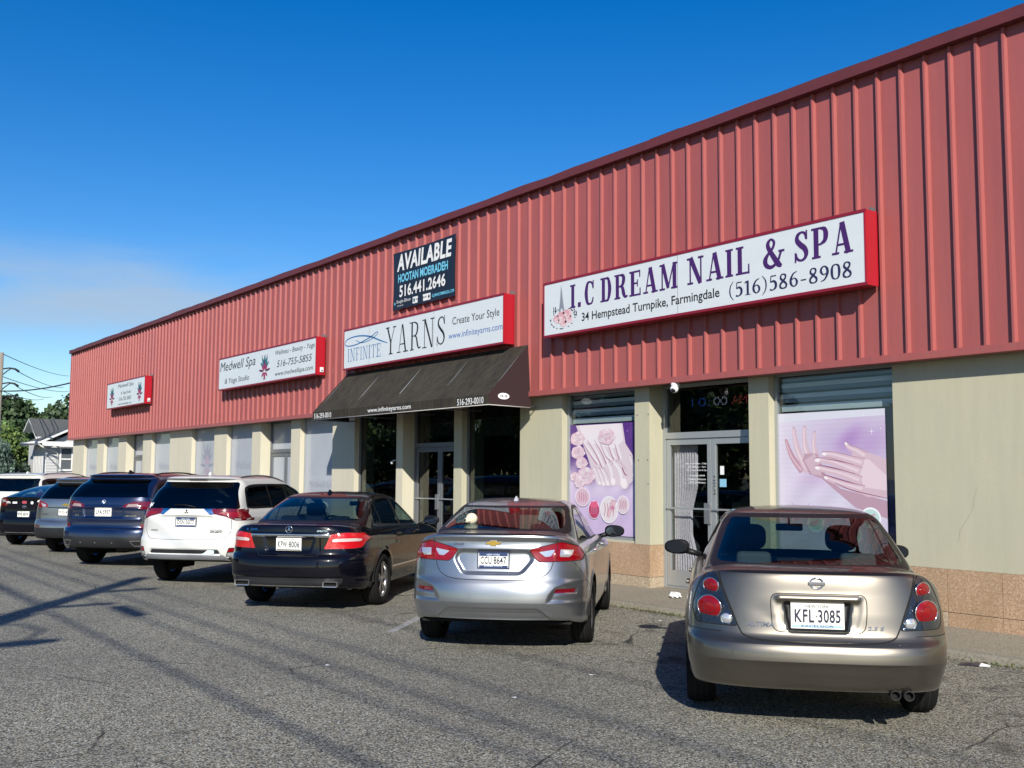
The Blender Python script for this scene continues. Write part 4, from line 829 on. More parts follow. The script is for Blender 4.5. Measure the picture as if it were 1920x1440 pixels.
# curtain behind the left door leaf
mb = MB(); cm = mat('lace_curtain', (.72, .62, .64), .85, noise=[(26, .6, (1, 1, 3), (.30, .22, .25)), (3, .4, (1, 1, 1), (.5, .42, .44))]); n = 60; P = []
for i in range(n+1):
    f = i/n; P.append((-10.93+f*.46, YW+.42+.022*math.sin(f*58)))
for i in range(n):
    for j in range(6):
        z0, z1 = .2+j*.34, .2+(j+1)*.34; s0 = 1-.28*math.exp(-((z0-1.0)/.5)**2)*0; 
        def q(k, z): f = k/n; pinch = 1-.35*math.exp(-((z-1.05)/.28)**2); return (-10.93+(P[k][0]+10.93)*pinch*(1 if z < 2 else 1), P[k][1], z)
        mb.face([q(i, z0), q(i+1, z0), q(i+1, z1), q(i, z1)], cm, True)
tag(mb.build('curtain'), 'pale folded lace curtain hanging behind the left leaf of the salon door', 'curtain')
# scrolling sign behind the transom
t = empty('led_sign', (-9.9, YW+.42, 2.65), 0, 'dark LED sign lit with opening hours behind the glass over the salon door', 'led sign'); mb = MB(); mb.box(-.78, .80, 0, .05, -.02, .26, M_BLACK, .004); mb.build('sign_case', t)
tx = MB(); eb, er, ew = [mat('led_'+n_, c, .5, emit=(c, .7)) for n_, c in (('blue', (.05, .15, .7)), ('red', (.75, .08, .08)), ('white', (.6, .6, .75)))]
def dots(s_, x0, x1, z0, z1, m):
    vs, fs = text_geo(s_, .0); n = max(4, int((x1-x0)/.026)); tris = [[vs[i] for i in f] for f in fs]
    for i in range(n):
        for j in range(7):
            u, v = (i+.5)/n, (j+.5)/7; 
            for T_ in tris:
                if inpoly(np.array([u]), np.array([v]), T_)[0]:
                    cx, cz = x0+u*(x1-x0), z0+v*(z1-z0); tx.face([(cx-.006, -.002, cz-.006), (cx+.006, -.002, cz-.006), (cx+.006, -.002, cz+.006), (cx-.006, -.002, cz+.006)], m); break
dots('10:', -.66, -.30, .07, .19, eb); dots('00', -.24, .02, .07, .19, ew); dots('AM', .10, .38, .07, .19, er); dots('7', .64, .72, .07, .19, er); tx.build('lit_dots', t)
t = empty('neon_sign', (-9.85, YW+.45, 2.33), 0, 'unlit oval OPEN sign below the LED sign over the salon door', 'neon sign'); mb = MB(); tub = mat('unlit_tube', (.10, .11, .13), .3)
mb.box(-.30, .30, .0, .02, .04, .30, M_BLACK); mb.tube([(.26*math.cos(a), -.012, .17+.11*math.sin(a)) for a in np.linspace(0, 6.283, 30)], .006, tub, 6, cap=False); mb.build('sign_back', t); mb = MB(); put_text(mb, 'OPEN', tub, (-.18, .12, .18, .22), lambda u, v: (u, -.014, v), bold=.01); mb.build('lettering', t)
# security camera under the fascia
t = empty('security_camera', (-10.31, 10.50, 2.99), 0, 'white dome security camera under the red fascia above the salon door', 'camera'); wp = mat('white_plastic', (.7, .7, .7), .35)
mb = MB(); mb.lathe([(.001, .03), (.06, .03), (.065, .0), (.055, -.03), (.001, -.03)], wp, 20, (0, .02, 0)); mb.build('mount', t); mb = MB(); mb.sphere((.0, .0, -.055), .058, wp, 18, 12); mb.build('housing', t); mb = MB(); mb.sphere((.012, -.032, -.075), .034, M_BLACK, 14, 10); mb.build('lens', t)
# ---------------------------------------------------------------- box signs
SGR = mat('sign_red', (.38, .007, .018), .4, coat=.3); SGW = mat('sign_white', (.62, .655, .67), .35, coat=.3, noise=[(1.6, .35, (1, 1, 3), (.56, .59, .60))]); SGD = mat('sign_dark_red', (.22, .008, .025), .4)
def boxsign(x0, x1, z0, z1, label, seams=(), sw=False):
    t = empty('box_sign', ((x0+x1)/2, 10.25, (z0+z1)/2), 0, label, 'sign'); ox, oz = t.location.x, t.location.z; y0, y1 = 0, .225
    mb = MB(); b = .032; h = .05
    mb.box(x0-ox, x1-ox, y0+.012, y1, z0-oz, z1-oz, SGR); mb.box(x0-ox-.004, x1-ox+.004, y0-.004, y0+.011, z1-oz-b, z1-oz+.004, SGD); mb.box(x0-ox-.004, x1-ox+.004, y0-.004, y0+.011, z0-oz-.004, z0-oz+b, SGD); mb.box(x0-ox-.004, x0-ox+b*.7, y0-.003, y0+.011, z0-oz+b, z1-oz-b, SGD); mb.box(x1-ox-b*.7, x1-ox+.004, y0-.003, y0+.011, z0-oz+b, z1-oz-b, SGR)
    mb.build('cabinet', t); mb = MB(); mb.box(x0-ox+b*.7, x1-ox-b*.7, y0+.004, y0+.0115, z0-oz+b, z1-oz-b, SGW)
    for s in seams: mb.box(s-ox-.004, s-ox+.004, y0+.0025, y0+.0045, z0-oz+b, z1-oz-b, M_ALU)
    mb.build('face_panel', t)
    mb = MB(); mb.box(x1-ox-.08, x1-ox-.05, y1-.04, y1+.04, z1-oz, z1-oz+.06, M_ALUD); mb.box(x0-ox+.08, x0-ox+.11, y1-.04, y1+.04, z1-oz, z1-oz+.04, M_ALUD); mb.build('bracket', t)
    if sw: mb = MB(); mb.box(x1-ox, x1-ox+.03, .10, .18, z0-oz+.06, z0-oz+.17, wp, .005); mb.box(x1-ox+.03, x1-ox+.036, .125, .155, z0-oz+.08, z0-oz+.11, M_BLACK); mb.build('switch_box', t)
    return t, (lambda u, v, q=0: (u-ox, .0022-.0003*q, v-oz))
PUR = mat('purple_vinyl', (.055, .012, .11), .45); NAVY = mat('navy_vinyl', (.02, .02, .07), .45); INK = mat('black_vinyl', (.012, .012, .014), .45); BLUV = mat('blue_vinyl', (.02, .14, .34), .45); BLUP = mat('pale_blue_vinyl', (.03, .12, .38), .45)
t, fn = boxsign(-12.96, -7.0, 3.91, 4.79, 'long white box sign in red frame with purple slab lettering, the widest and nearest sign', seams=(-9.99,))
mb = MB(); kw = dict(B=.23, T=.085)
put_slab(mb, 'I.C', PUR, (-12.31, 4.30, -11.72, 4.67), fn, **kw); put_slab(mb, 'DREAM', PUR, (-11.60, 4.30, -9.97, 4.67), fn, **kw); put_slab(mb, 'NAIL', PUR, (-9.82, 4.305, -8.70, 4.675), fn, **kw); put_slab(mb, '&', PUR, (-8.53, 4.31, -8.16, 4.70), fn, **kw); put_slab(mb, 'SPA', PUR, (-8.03, 4.32, -7.17, 4.70), fn, **kw)
put_text(mb, '34 Hempstead Turnpike, Farmingdale', INK, (-12.02, 4.03, -9.23, 4.20), fn, bold=.012); put_slab(mb, '(516)586-8908', NAVY, (-9.08, 4.03, -7.19, 4.22), fn, B=.15, T=.06, gap=.05); mb.build('lettering', t)
mb = MB(); gr = mat('tower_grey', (.22, .24, .28), .6); rs = mat('print_rose', (.60, .32, .36), .6); rs2 = mat('print_rose_pale', (.68, .50, .52), .6); gn = mat('print_leaf', (.12, .13, .16), .6); br = mat('print_bronze', (.25, .16, .08), .6)
mb.poly([fn(a, b, 1) for a, b in [(-12.52, 4.70), (-12.515, 4.70), (-12.47, 4.45), (-12.42, 4.22), (-12.455, 4.22), (-12.49, 4.33), (-12.52, 4.33), (-12.55, 4.22), (-12.585, 4.22), (-12.545, 4.45)]], gr)
for i, (x, z, r_) in enumerate(((-12.50, 4.18, .11), (-12.38, 4.22, .085), (-12.62, 4.17, .07), (-12.33, 4.14, .06), (-12.47, 4.09, .06))):
    for j in range(5): mb.poly([fn(a, b, 2+j) for a, b in arcpts(x+.02*math.cos(j*2.4), z+.015*math.sin(j*2.4), r_*1.3*(1-.17*j), r_*(1-.17*j), n=12)], rs if j % 2 else rs2)
for i in range(26):
    a = random.uniform(0, 6.28); x = -12.48+.30*math.cos(a); z = 4.17+.16*math.sin(a); mb.poly([fn(p, q, 1) for p, q in arcpts(x, z, .022, .01, n=6)], random.choice([gn, br, gn]))
for (x, z, h) in ((-12.70, 4.25, .14), (-12.66, 4.28, .10), (-12.2, 4.22, .13), (-12.15, 4.18, .08)):
    for k in range(5): mb.poly([fn(p, q, 1) for p, q in arcpts(x+random.uniform(-.008, .008), z+h*k/5, .014, .012, n=6)], NAVY)
mb.build('logo', t)
t, fn = boxsign(-19.83, -14.04, 3.93, 4.79, 'long white box sign above the dark awning, thin black serif lettering and blue loop', seams=(-18.72, -16.25))
mb = MB(); put_slab(mb, 'YARNS', INK, (-18.04, 4.09, -15.82, 4.64), fn, B=.115, T=.045, gap=.05); put_slab(mb, 'INFINITE', BLUV, (-19.66, 4.09, -18.22, 4.36), fn, B=.10, T=.05, gap=.03)
put_text(mb, 'Create Your Style', INK, (-15.62, 4.38, -14.17, 4.56), fn); put_text(mb, 'www.infiniteyarns.com', BLUP, (-15.74, 4.14, -14.08, 4.29), fn); mb.build('lettering', t); mb = MB()
ribbon(mb, [(-17.95, 4.33, .012), (-18.25, 4.41, .026), (-18.7, 4.54, .03), (-19.2, 4.60, .026), (-19.62, 4.58, .022), (-19.77, 4.51, .018), (-19.70, 4.44, .02), (-19.4, 4.42, .022), (-19.0, 4.46, .024), (-18.6, 4.54, .022), (-18.42, 4.60, .016), (-18.36, 4.57, .014), (-18.6, 4.48, .014), (-19.0, 4.44, .012), (-19.3, 4.52, .01)], lambda a, b: fn(a, b, 3), BLUV, n=6); mb.build('logo', t)
teal = mat('print_teal', (.02, .13, .17), .6); mag = mat('print_magenta', (.30, .02, .10), .6); dk = mat('print_plum', (.10, .02, .06), .6)
t, fn = boxsign(-27.01, -21.15, 3.94, 4.80, 'long white box sign with handwritten style lettering either side of a teal lotus', sw=True)
mb = MB(); kk = dict(shear=.22)
put_text(mb, 'Medwell Spa', INK, (-26.92, 4.36, -24.56, 4.68), fn, **kk); put_text(mb, '& Yoga Studio', INK, (-26.57, 4.05, -24.93, 4.23), fn, **kk); put_text(mb, 'Wellness - Beauty - Yoga', INK, (-23.36, 4.53, -21.24, 4.68), fn, **kk); put_text(mb, '516-755-5855', INK, (-23.26, 4.27, -21.36, 4.43), fn, **kk); put_text(mb, 'www.medwellspa.com', INK, (-23.36, 4.03, -21.30, 4.17), fn, **kk); mb.build('lettering', t)
mb = MB(); lotus(mb, fn, -23.98, 4.34, .62, teal, mag, dk, 1.45); mb.build('logo', t)
t, fn = boxsign(-37.55, -33.35, 3.94, 4.83, 'small white box sign with two lotus emblems, farthest along the fascia', sw=True)
mb = MB(); put_text(mb, 'Medwell Spa', INK, (-36.28, 4.57, -34.55, 4.73), fn, shear=.22); put_text(mb, '& Yoga Studio', INK, (-35.92, 4.34, -34.82, 4.47), fn, **kk); put_text(mb, '516-755-5855', INK, (-36.14, 4.16, -34.73, 4.28), fn, **kk); put_text(mb, 'www.medwellspa.com', INK, (-36.19, 4.0, -34.71, 4.09), fn, **kk); mb.build('lettering', t)
mb = MB(); lotus(mb, fn, -36.93, 4.36, .62, teal, mag, dk, 1.35); lotus(mb, fn, -33.87, 4.36, .62, teal, mag, dk, 1.35); mb.build('logo', t)
# ---------------------------------------------------------------- hanging banner
t = empty('banner', (-16.97, 10.46, 5.6), 0, 'black vinyl banner reading AVAILABLE fixed to the red ribs above the awning sign', 'banner'); mb = MB(); BV = mat('banner_vinyl', (.010, .012, .022), .4); n, m_ = 30, 14
def fb(u, v, q=0):
    a = (u+18.12)/2.29; e = math.sin(math.pi*min(max(a, 0), 1)); wv = .003*math.sin(u*9.3)*(1-.5*(v-5.0)); return (u+16.97, wv-.0014*q-.012, v-5.6)
vs = []; 
for j in range(m_+1):
    for i in range(n+1):
        f, g = i/n, j/m_; u = -18.12+2.29*f+(.025*math.sin(math.pi*g) if f < .05 else -.02*math.sin(math.pi*g) if f > .95 else 0); v = 5.005+1.175*g-(.02*math.sin(math.pi*f) if g > .95 else -.015*abs(math.sin(math.pi*f*7.5))*(g < .05)); vs.append(fb(u, v))
mb.mesh(vs, [(j*(n+1)+i, j*(n+1)+i+1, (j+1)*(n+1)+i+1, (j+1)*(n+1)+i) for j in range(m_) for i in range(n)], BV, True); mb.build('banner_sheet', t)
mb = MB(); WH = mat('white_print', (.72, .72, .70), .5); CY = mat('cyan_print', (.15, .50, .68), .5)
put_text(mb, 'AVAILABLE', WH, (-17.96, 5.78, -15.96, 6.12), lambda a, b: fb(a, b, 3), bold=.035, shear=.12, sp=1.08); put_text(mb, 'HOOTAN MOEIRADEH', CY, (-17.91, 5.545, -16.09, 5.72), lambda a, b: fb(a, b, 3), bold=.03); put_text(mb, '516.441.2646', WH, (-17.85, 5.25, -16.17, 5.49), lambda a, b: fb(a, b, 3), bold=.025, sp=1.05)
mb.poly([fb(a, b, 3) for a, b in [(-17.34, 5.06), (-16.69, 5.06), (-16.69, 5.19), (-17.34, 5.19)]], WH); put_text(mb, 'HOOTAN MOEIRADEH', NAVY, (-17.22, 5.115, -16.82, 5.15), lambda a, b: fb(a, b, 4)); mb.poly([fb(a, b, 4) for a, b in arcpts(-17.285, 5.125, .035, .04, n=12)], teal); mb.poly([fb(a, b, 4) for a, b in arcpts(-16.745, 5.125, .03, .035, n=12)], NAVY)
put_text(mb, 'Douglas Elliman', WH, (-17.96, 5.12, -17.42, 5.20), lambda a, b: fb(a, b, 3)); put_text(mb, 'Commercial', WH, (-17.94, 5.07, -17.7, 5.10), lambda a, b: fb(a, b, 3)); put_text(mb, 'ELLIMANCOMMERCIAL.COM', CY, (-16.63, 5.09, -15.87, 5.15), lambda a, b: fb(a, b, 3), bold=.02); mb.poly([fb(a, b, 3) for a, b in arcpts(-18.03, 5.14, .022, .03, n=10)], CY); mb.build('lettering', t)
# ---------------------------------------------------------------- awning
t = empty('awning', (-16.8, 10.45, 2.85), 0, 'weathered dark brown sloped fabric awning over the yarn shop door', 'awning'); xa, xb = -20.0, -13.62; yb_, yf_ = 10.45, 9.65; zt_, zb_, zv = 3.88, 2.85, 3.02; o = t.location
AW = mat('awning_cloth', (.027, .021, .018), .85, spec=.2, noise=[(2.6, .8, (1, 1, .35), (.058, .049, .036)), (26, .6, (1, .3, .10), (.013, .011, .010)), (9, .5, (1, 1, .2), (.052, .052, .030)), (60, .2, (1, 1, .06), (.11, .10, .085))], bump=(30, .25, .01)); AWS = mat('awning_side_cloth', (.026, .009, .010), .85); EDG = mat('awning_piping', (.45, .43, .40), .7)
def L3(x, y, z): return (x-o.x, y-o.y, z-o.z)
mb = MB(); n = 40
for i in range(n):
    x0, x1 = xa+(xb-xa)*i/n, xa+(xb-xa)*(i+1)/n
    for j in range(8):
        f0, f1 = j/8, (j+1)/8; s = lambda f: -.02*math.sin(math.pi*f)
        P = lambda x, f: L3(x, yb_+(yf_-yb_)*f-s(f)*.6, zt_+(zv-zt_)*f+s(f)+.006*math.sin(x*5+f*3)*math.sin(math.pi*f)); mb.face([P(x0, f0), P(x1, f0), P(x1, f1), P(x0, f1)], AW, True)
    mb.face([L3(x0, yf_, zv), L3(x1, yf_, zv), L3(x1, yf_+.004*math.sin(x1*9), zb_), L3(x0, yf_+.004*math.sin(x0*9), zb_)], AW)
mb.build('awning_cover', t)
for x, sx in ((xa, -1), (xb, 1)):
    mb = MB(); mb.poly([L3(x, yb_, zt_), L3(x, yf_, zv), L3(x, yf_, zb_), L3(x, yb_+.06, zb_-.015)], AWS)
    if sx > 0:
        cy, cz = 9.95, 3.0; fo = lambda a, b, q=0: L3(x+.002+.002*q, a, b); mb.poly([fo(a, b) for a, b in arcpts(cy, cz, .115, .052, n=24)], mat('decal_white', (.8, .8, .8), .5)); put_text(mb, '34-38', INK, (cy-.075, cz-.022, cy+.075, cz+.022), lambda a, b: fo(a, b, 1), bold=.01)
    mb.build('awning_side', t)
mb = MB(); mb.tube([L3(xa, yf_, zb_), L3(xb, yf_, zb_), L3(xb, yb_+.05, zb_-.015)], .008, EDG, 6); mb.build('piping', t)
mb = MB()
for x in np.linspace(xa+.05, xb-.05, 5): mb.tube([L3(x, yb_, zt_-.03), L3(x, yf_+.02, zv-.02), L3(x, yf_+.02, zb_+.01), L3(x, yb_+.2, zb_+.01)], .012, M_ALUD, 6)
mb.build('awning_frame', t)
mb = MB(); fa = lambda a, b, q=0: L3(a, yf_-.008, b)
for s_, x0, x1 in (('516-293-0010', -19.92, -19.14), ('www.infiniteyarns.com', -17.62, -16.02), ('516-293-0010', -14.52, -13.75)): put_text(mb, s_, WH, (x0, 2.875, x1, 2.985), fa, bold=.012)
mb.build('lettering', t)
# ---------------------------------------------------------------- yarn shop display
LACE = mat('lace_valance', (.20, .22, .19), .9, noise=[(42, .9, (1, 1, 1), (.03, .035, .03)), (12, .5, (1, 1, 1), (.30, .32, .28))])
for (a, b, lab) in ((-20.0, -18.4, 'grey lace valance inside the window left of the yarn shop door'), (-15.88, -14.9, 'grey lace valance inside the window right of the yarn shop door'), (-17.9, -16.3, 'grey lace valance behind the glass over the yarn shop door')):
    mb = MB(); n = 44; zb0 = 2.42 if a != -17.9 else 2.45
    for i in range(n):
        x0, x1 = a+(b-a)*i/n, a+(b-a)*(i+1)/n; y0, y1 = YW+.42+.015*math.sin(i*1.1), YW+.42+.015*math.sin((i+1)*1.1); sc = lambda k: zb0+.03*abs(math.sin(k*.55)); mb.face([(x0, y0, sc(i)), (x1, y1, sc(i+1)), (x1, y1, 3.0), (x0, y0, 3.0)], LACE, True)
    tag(mb.build('valance'), lab, 'valance', 'lace valances in the yarn shop')
mb = MB(); mb.poly([(-14.85, YW+.40, 2.36), (-14.2, YW+.40, 2.33), (-14.2, YW+.40, 2.95), (-14.85, YW+.40, 2.95)], mat('mustard_textile', (.16, .12, .05), .9, noise=[(9, .8, (1, 1, 1), (.05, .06, .05)), (20, .6, (1, 1, 1), (.22, .10, .04))])); tag(mb.build('wall_hanging'), 'mustard and brown textile hanging at the top right of the right yarn window', 'textile')
cols = [(.5, .42, .25), (.55, .55, .5), (.3, .2, .12), (.45, .3, .1), (.2, .25, .3), (.5, .2, .15), (.62, .6, .5)]
for j, (sx0, sx1, lab) in enumerate(((-17.75, -17.2, 'display rack of yarn behind the left leaf of the yarn shop door'), (-15.3, -14.3, 'low shelf with a heap of white yarn inside the right yarn window'))):
    t = empty('display_rack', ((sx0+sx1)/2, YW+.75, 0), 0, lab, 'display rack'); w_ = sx1-sx0
    mb = MB()
    for z in ((.5, .95, 1.35) if j == 0 else (.9, 1.18)): mb.box(-w_/2, w_/2, -.15, .15, z, z+.02, mat('pale_wood', (.35, .27, .16), .6))
    for x in (-w_/2, w_/2): mb.box(x-.01, x+.01, -.15, .15, .06, 1.4 if j == 0 else 1.2, M_ALUD)
    mb.build('shelves', t)
    for k in range(12 if j == 0 else 9):
        z = (.60, 1.05, 1.45)[k % 3] if j == 0 else 1.26+.06*(k % 2); x = -w_/2+.06+(w_-.12)*(k//3)/3.2 if j == 0 else -.38+.09*k; c = cols[k % 7] if j == 0 else (.62, .6, .52)
        mb = MB(); mb.sphere((sx0+w_/2+x, YW+.72+random.uniform(-.05, .05), z), (.07, .07, .065), mat('yarn_%d' % (k % 7) if j == 0 else 'yarn_white', c, .95, bump=(60, .6, .01)), 12, 8, .05); tag(mb.build('yarn_ball'), 'ball of yarn on the rack behind the left leaf of the yarn shop door' if j == 0 else 'white ball of yarn heaped inside the right yarn window', 'yarn', 'balls of yarn on the rack' if j == 0 else 'heap of white yarn')
t = empty('wall_camera', (-18.32, 10.66, 1.98), 0, 'small white camera on the narrow pier left of the yarn shop door', 'camera'); mb = MB(); mb.tube([(0, .03, .03), (0, -.04, .02)], .012, wp, 8); mb.build('bracket', t); mb = MB(); mb.tube([(-.03, -.05, 0), (.06, -.09, -.03)], [.028, .022], wp, 12); mb.build('housing', t)
# ---------------------------------------------------------------- litter
mb = MB(); pts = [Vector((random.gauss(0, 1), random.gauss(0, 1), random.gauss(0, 1))).normalized()*random.uniform(.05, .1) for _ in range(60)]; bm = bmesh.new()
for p in pts: bm.verts.new((p.x*1.0, p.y*.8, abs(p.z)*.9))
bmesh.ops.convex_hull(bm, input=list(bm.verts)); bmesh.ops.subdivide_edges(bm, edges=list(bm.edges), cuts=2, use_grid_fill=True)
for v in bm.verts: v.co += Vector((random.gauss(0, .009), random.gauss(0, .009), random.gauss(0, .007))); v.co.z = max(v.co.z, 0)
loose = [v for v in bm.verts if not v.link_faces]; bmesh.ops.delete(bm, geom=loose, context='VERTS'); me = bpy.data.meshes.new('paper_litter'); bm.to_mesh(me); bm.free(); me.materials.append(mat('crumpled_paper', (.75, .75, .74), .8)); o = link('paper_litter', me); o.location = (-10.02, 10.18, .10); tag(o, 'crumpled white paper on the pavement in front of the salon door', 'litter')
t = empty('wrapper_litter', (-5.26, 9.17, .004), R(25), 'flattened black wrapper with white corner beside the kerb', 'litter'); mb = MB(); mb.mesh([(-.12, -.05, 0), (.06, -.06, .004), (.07, .05, .02), (-.10, .06, .012), (-.02, 0, .022)], [(0, 1, 4), (1, 2, 4), (2, 3, 4), (3, 0, 4)], mat('wrapper_black', (.02, .012, .03), .3)); mb.mesh([(.061, -.06, .004), (.15, -.05, .003), (.15, .03, .008), (.071, .05, .02)], [(0, 1, 2, 3)], mat('crumpled_paper')); mb.build('wrapper', t)
for i, (x, y) in enumerate(((-6.55, 4.9), (-8.6, 4.35), (-7.15, 9.0), (-9.0, 8.9), (-6.9, 6.0))):
    mb = MB(); a = i*1.3; mb.mesh([(x+.03*math.cos(a+q)*(1.4 if k % 2 else .8), y+.025*math.sin(a+q), .004+.006*(k % 2)) for k, q in enumerate((0, 1.5, 3.2, 4.7))], [(0, 1, 2, 3)], mat('crumpled_paper')); tag(mb.build('paper_scrap'), 'tiny scrap of white paper lying on the asphalt of the parking lot', 'litter', 'paper scraps on the asphalt')
# ================================================================ beyond the shops, left
WS = mat('white_siding', (.50, .50, .49), .7, noise=[(3, .3, (1, 1, 3), (.52, .53, .54))]); WT = mat('white_trim', (.66, .66, .64), .5); SH = mat('grey_shingle', (.075, .078, .075), .9, noise=[(12, .8, (1, 1, 3), (.15, .155, .15)), (40, .5, (1, 1, 4), (.04, .04, .04))])
h = empty('white_house', (-61, 16, 0), 0, 'white clapboard house with grey shingle roof beyond the left end of the building', 'house'); o = Vector((-61, 16, 0))
def hp(mb, name, parent=None):
    for i, v in enumerate(mb.v): mb.v[i] = (v[0]-o.x, v[1]-o.y, v[2]-o.z)
    return mb.build(name, parent or h)
mb = MB(); mb.box(-63, -60, 13.35, 19.5, 0, 3.25, WS); 
for z in np.arange(.2, 3.2, .16): mb.box(-59.985, -60, 13.35, 19.5, z, z+.012, M_ALUD)
for x in np.arange(-62.9, -60, .35): mb.box(x, x+.05, 13.33, 13.35, 0, 3.2, WT)
mb.poly([(-60, 13.35, 3.25), (-60, 19.5, 3.25), (-60, 16.4, 4.9)], WS); mb.box(-65, -63, 13.5, 20.5, 0, 3.5, WS); hp(mb, 'wall')
mb = MB()
def slabf(P, th=.12): 
    Q = [(a, b, c-th) for a, b, c in P]; mb.face(P, SH); mb.face(Q[::-1], WT); n = len(P)
    for i in range(n): mb.face([P[i], Q[i], Q[(i+1) % n], P[(i+1) % n]], WT)
slabf([(-59.5, 12.75, 3.35), (-59.5, 16.4, 5.15), (-63.2, 16.4, 5.15), (-63.2, 12.75, 3.35)]); slabf([(-59.5, 16.4, 5.15), (-59.5, 20.05, 3.35), (-63.2, 20.05, 3.35), (-63.2, 16.4, 5.15)])
slabf([(-62.2, 13.25, 3.75), (-62.2, 20.8, 3.75), (-64.2, 20.8, 4.86), (-64.2, 13.25, 4.86)]); slabf([(-64.2, 13.25, 4.86), (-64.2, 20.8, 4.86), (-65.4, 20.8, 4.2), (-65.4, 13.25, 4.2)]); hp(mb, 'roof')
mb = MB(); mb.box(-59.45, -59.35, 13.0, 16.2, 3.18, 3.32, WT); mb.tube([(-59.45, 12.72, 3.36), (-63.3, 12.72, 3.36)], .07, WT, 8); mb.tube([(-59.5, 12.75, 3.32), (-59.7, 13.2, 3.05), (-59.95, 13.9, 2.85), (-59.95, 13.9, .2)], .045, WT, 8); mb.box(-59.55, -59.42, 12.8, 16.4, 3.32, 3.42, WT); hp(mb, 'gutter')
mb = MB(); mb.box(-59.98, -59.93, 14.02, 14.10, 1.85, 3.15, WT); mb.box(-59.98, -59.93, 14.62, 14.70, 1.85, 3.15, WT); mb.box(-59.98, -59.93, 14.10, 14.62, 3.07, 3.15, WT); mb.box(-59.98, -59.93, 14.10, 14.62, 1.85, 1.95, WT); mb.box(-59.98, -59.94, 14.10, 14.62, 2.46, 2.53, WT); wf = hp(mb, 'window'); mb = MB(); mb.box(-59.975, -59.965, 14.10, 14.62, 1.95, 3.07, mat('house_glass', (.10, .11, .12), .08, coat=1.)); q = hp(mb, 'pane', wf)
FW = mat('white_vinyl_fence', (.72, .73, .74), .5)
t = empty('picket_fence', (-55.5, 11, 0), 0, 'white picket fence between the parked cars and the white house', 'fence'); mb = MB()
for y in np.arange(-2.5, 6, .12): mb.box(-.01, .01, y, y+.07, .1, 1.60+.03*((int(y*8.3)) % 2), FW)
mb.build('pickets', t); mb = MB(); mb.box(.012, .05, -2.6, 6.1, 1.42, 1.50, FW); mb.box(.012, .05, -2.6, 6.1, .3, .38, FW); mb.build('rail', t)
for y in (-2.6, 0, 2.6, 5.2): mb = MB(); mb.box(-.06, .06, y-.06, y+.06, 0, 1.72, FW, .01); mb.build('post', t)
# trees: tapered trunk and limbs, leaf sized faces through the crown
def tree(label, loc, h_, cr, n, cols, leaf=.22, seed=1, droop=0, name='leafy_tree', trunk=.25, z0=.25, group=None, clumps=26):
    rg = random.Random(seed); t = empty(name, loc, 0, label, 'tree', group); bark = mat('bark', (.09, .07, .05), .95, bump=(14, .6, .03)); mb = MB(); cz = h_*(z0+1)/2; rz = h_*(1-z0)/2
    mb.tube([(0, 0, 0), (rg.uniform(-.2, .2), rg.uniform(-.2, .2), h_*.35), (rg.uniform(-.4, .4), rg.uniform(-.4, .4), h_*.75)], [trunk, trunk*.7, trunk*.25], bark, 8)
    cl = []
    for i in range(clumps):
        a = rg.random()*6.28; u = rg.uniform(-1, 1); r_ = rg.uniform(.45, .95); s = math.sqrt(1-u*u); c = Vector((math.cos(a)*s*cr*r_, math.sin(a)*s*cr*r_, cz+u*rz*r_)); cl.append((c, rg.uniform(.22, .42)*cr, rg.uniform(.75, 1.25)))
        if i % 2 == 0: mb.tube([(0, 0, h_*.3), tuple(c*.5+Vector((0, 0, h_*.2))), tuple(c)], [trunk*.4, trunk*.2, .02], bark, 5)
    mb.build('trunk', t); mb = MB(); lm = mat('foliage', (.5, .5, .5), .65, vcol=True)
    for i in range(n):
        c, r_, br_ = cl[rg.randrange(len(cl))]; d = Vector((rg.gauss(0, 1), rg.gauss(0, 1), rg.gauss(0, .8))).normalized(); p = c+d*r_*rg.uniform(.55, 1.12)
        if droop: p.z -= droop*rg.random()*(p.xy.length/cr)
        a = Vector((rg.gauss(0, 1), rg.gauss(0, 1), rg.gauss(0, .5)-(2 if droop else 0))).normalized(); b = a.cross(Vector((rg.gauss(0, 1), rg.gauss(0, 1), rg.gauss(0, 1)))).normalized(); s = leaf*rg.uniform(.5, 1.2); w_ = s*(.25 if droop else .5); col = rg.choice(cols); k = rg.uniform(.7, 1.2)*br_
        mb.face([p-a*s*.5, p+b*w_, p+a*s*.5, p-b*w_], lm, col=(col[0]*k, col[1]*k, col[2]*k))
    mb.build('crown', t); return t
dkc = [(.032, .065, .022), (.048, .09, .028), (.028, .055, .020)]; brc = [(.11, .18, .03), (.08, .14, .03), (.16, .22, .05), (.05, .09, .02)]; blc = [(.08, .13, .10), (.11, .17, .13), (.05, .09, .07)]
tree('tall dark leafy tree behind the utility pole at the left edge', (-92, 16.4, 0), 7.5, 4.0, 24000, dkc+[(.06, .10, .03)], .42, 3, z0=.05, clumps=34)
tree('broad dark tree behind the white house, reaching the red building corner', (-96, 25.4, 0), 7.9, 5.2, 26000, dkc+[(.07, .11, .04)], .42, 5, z0=.08, clumps=36)
tree('bright green bushy tree in front of the white house', (-70, 12.3, 0), 5.0, 2.9, 15000, brc, .20, 8, z0=.05)
tree('blue green weeping conifer behind the white fence', (-61.5, 10.9, 0), 3.5, 1.3, 7000, blc, .26, 11, droop=.9, name='weeping_conifer', z0=.02)
tree('low dark shrub left of the white house wall', (-64.5, 12.4, 0), 2.7, 1.3, 5000, dkc+blc, .18, 13, name='leafy_shrub', z0=.02)
tree('dark leafy tree left of the weeping conifer', (-78, 12.2, 0), 5.4, 3.2, 16000, dkc+brc[:2], .32, 15, z0=.03, clumps=34)
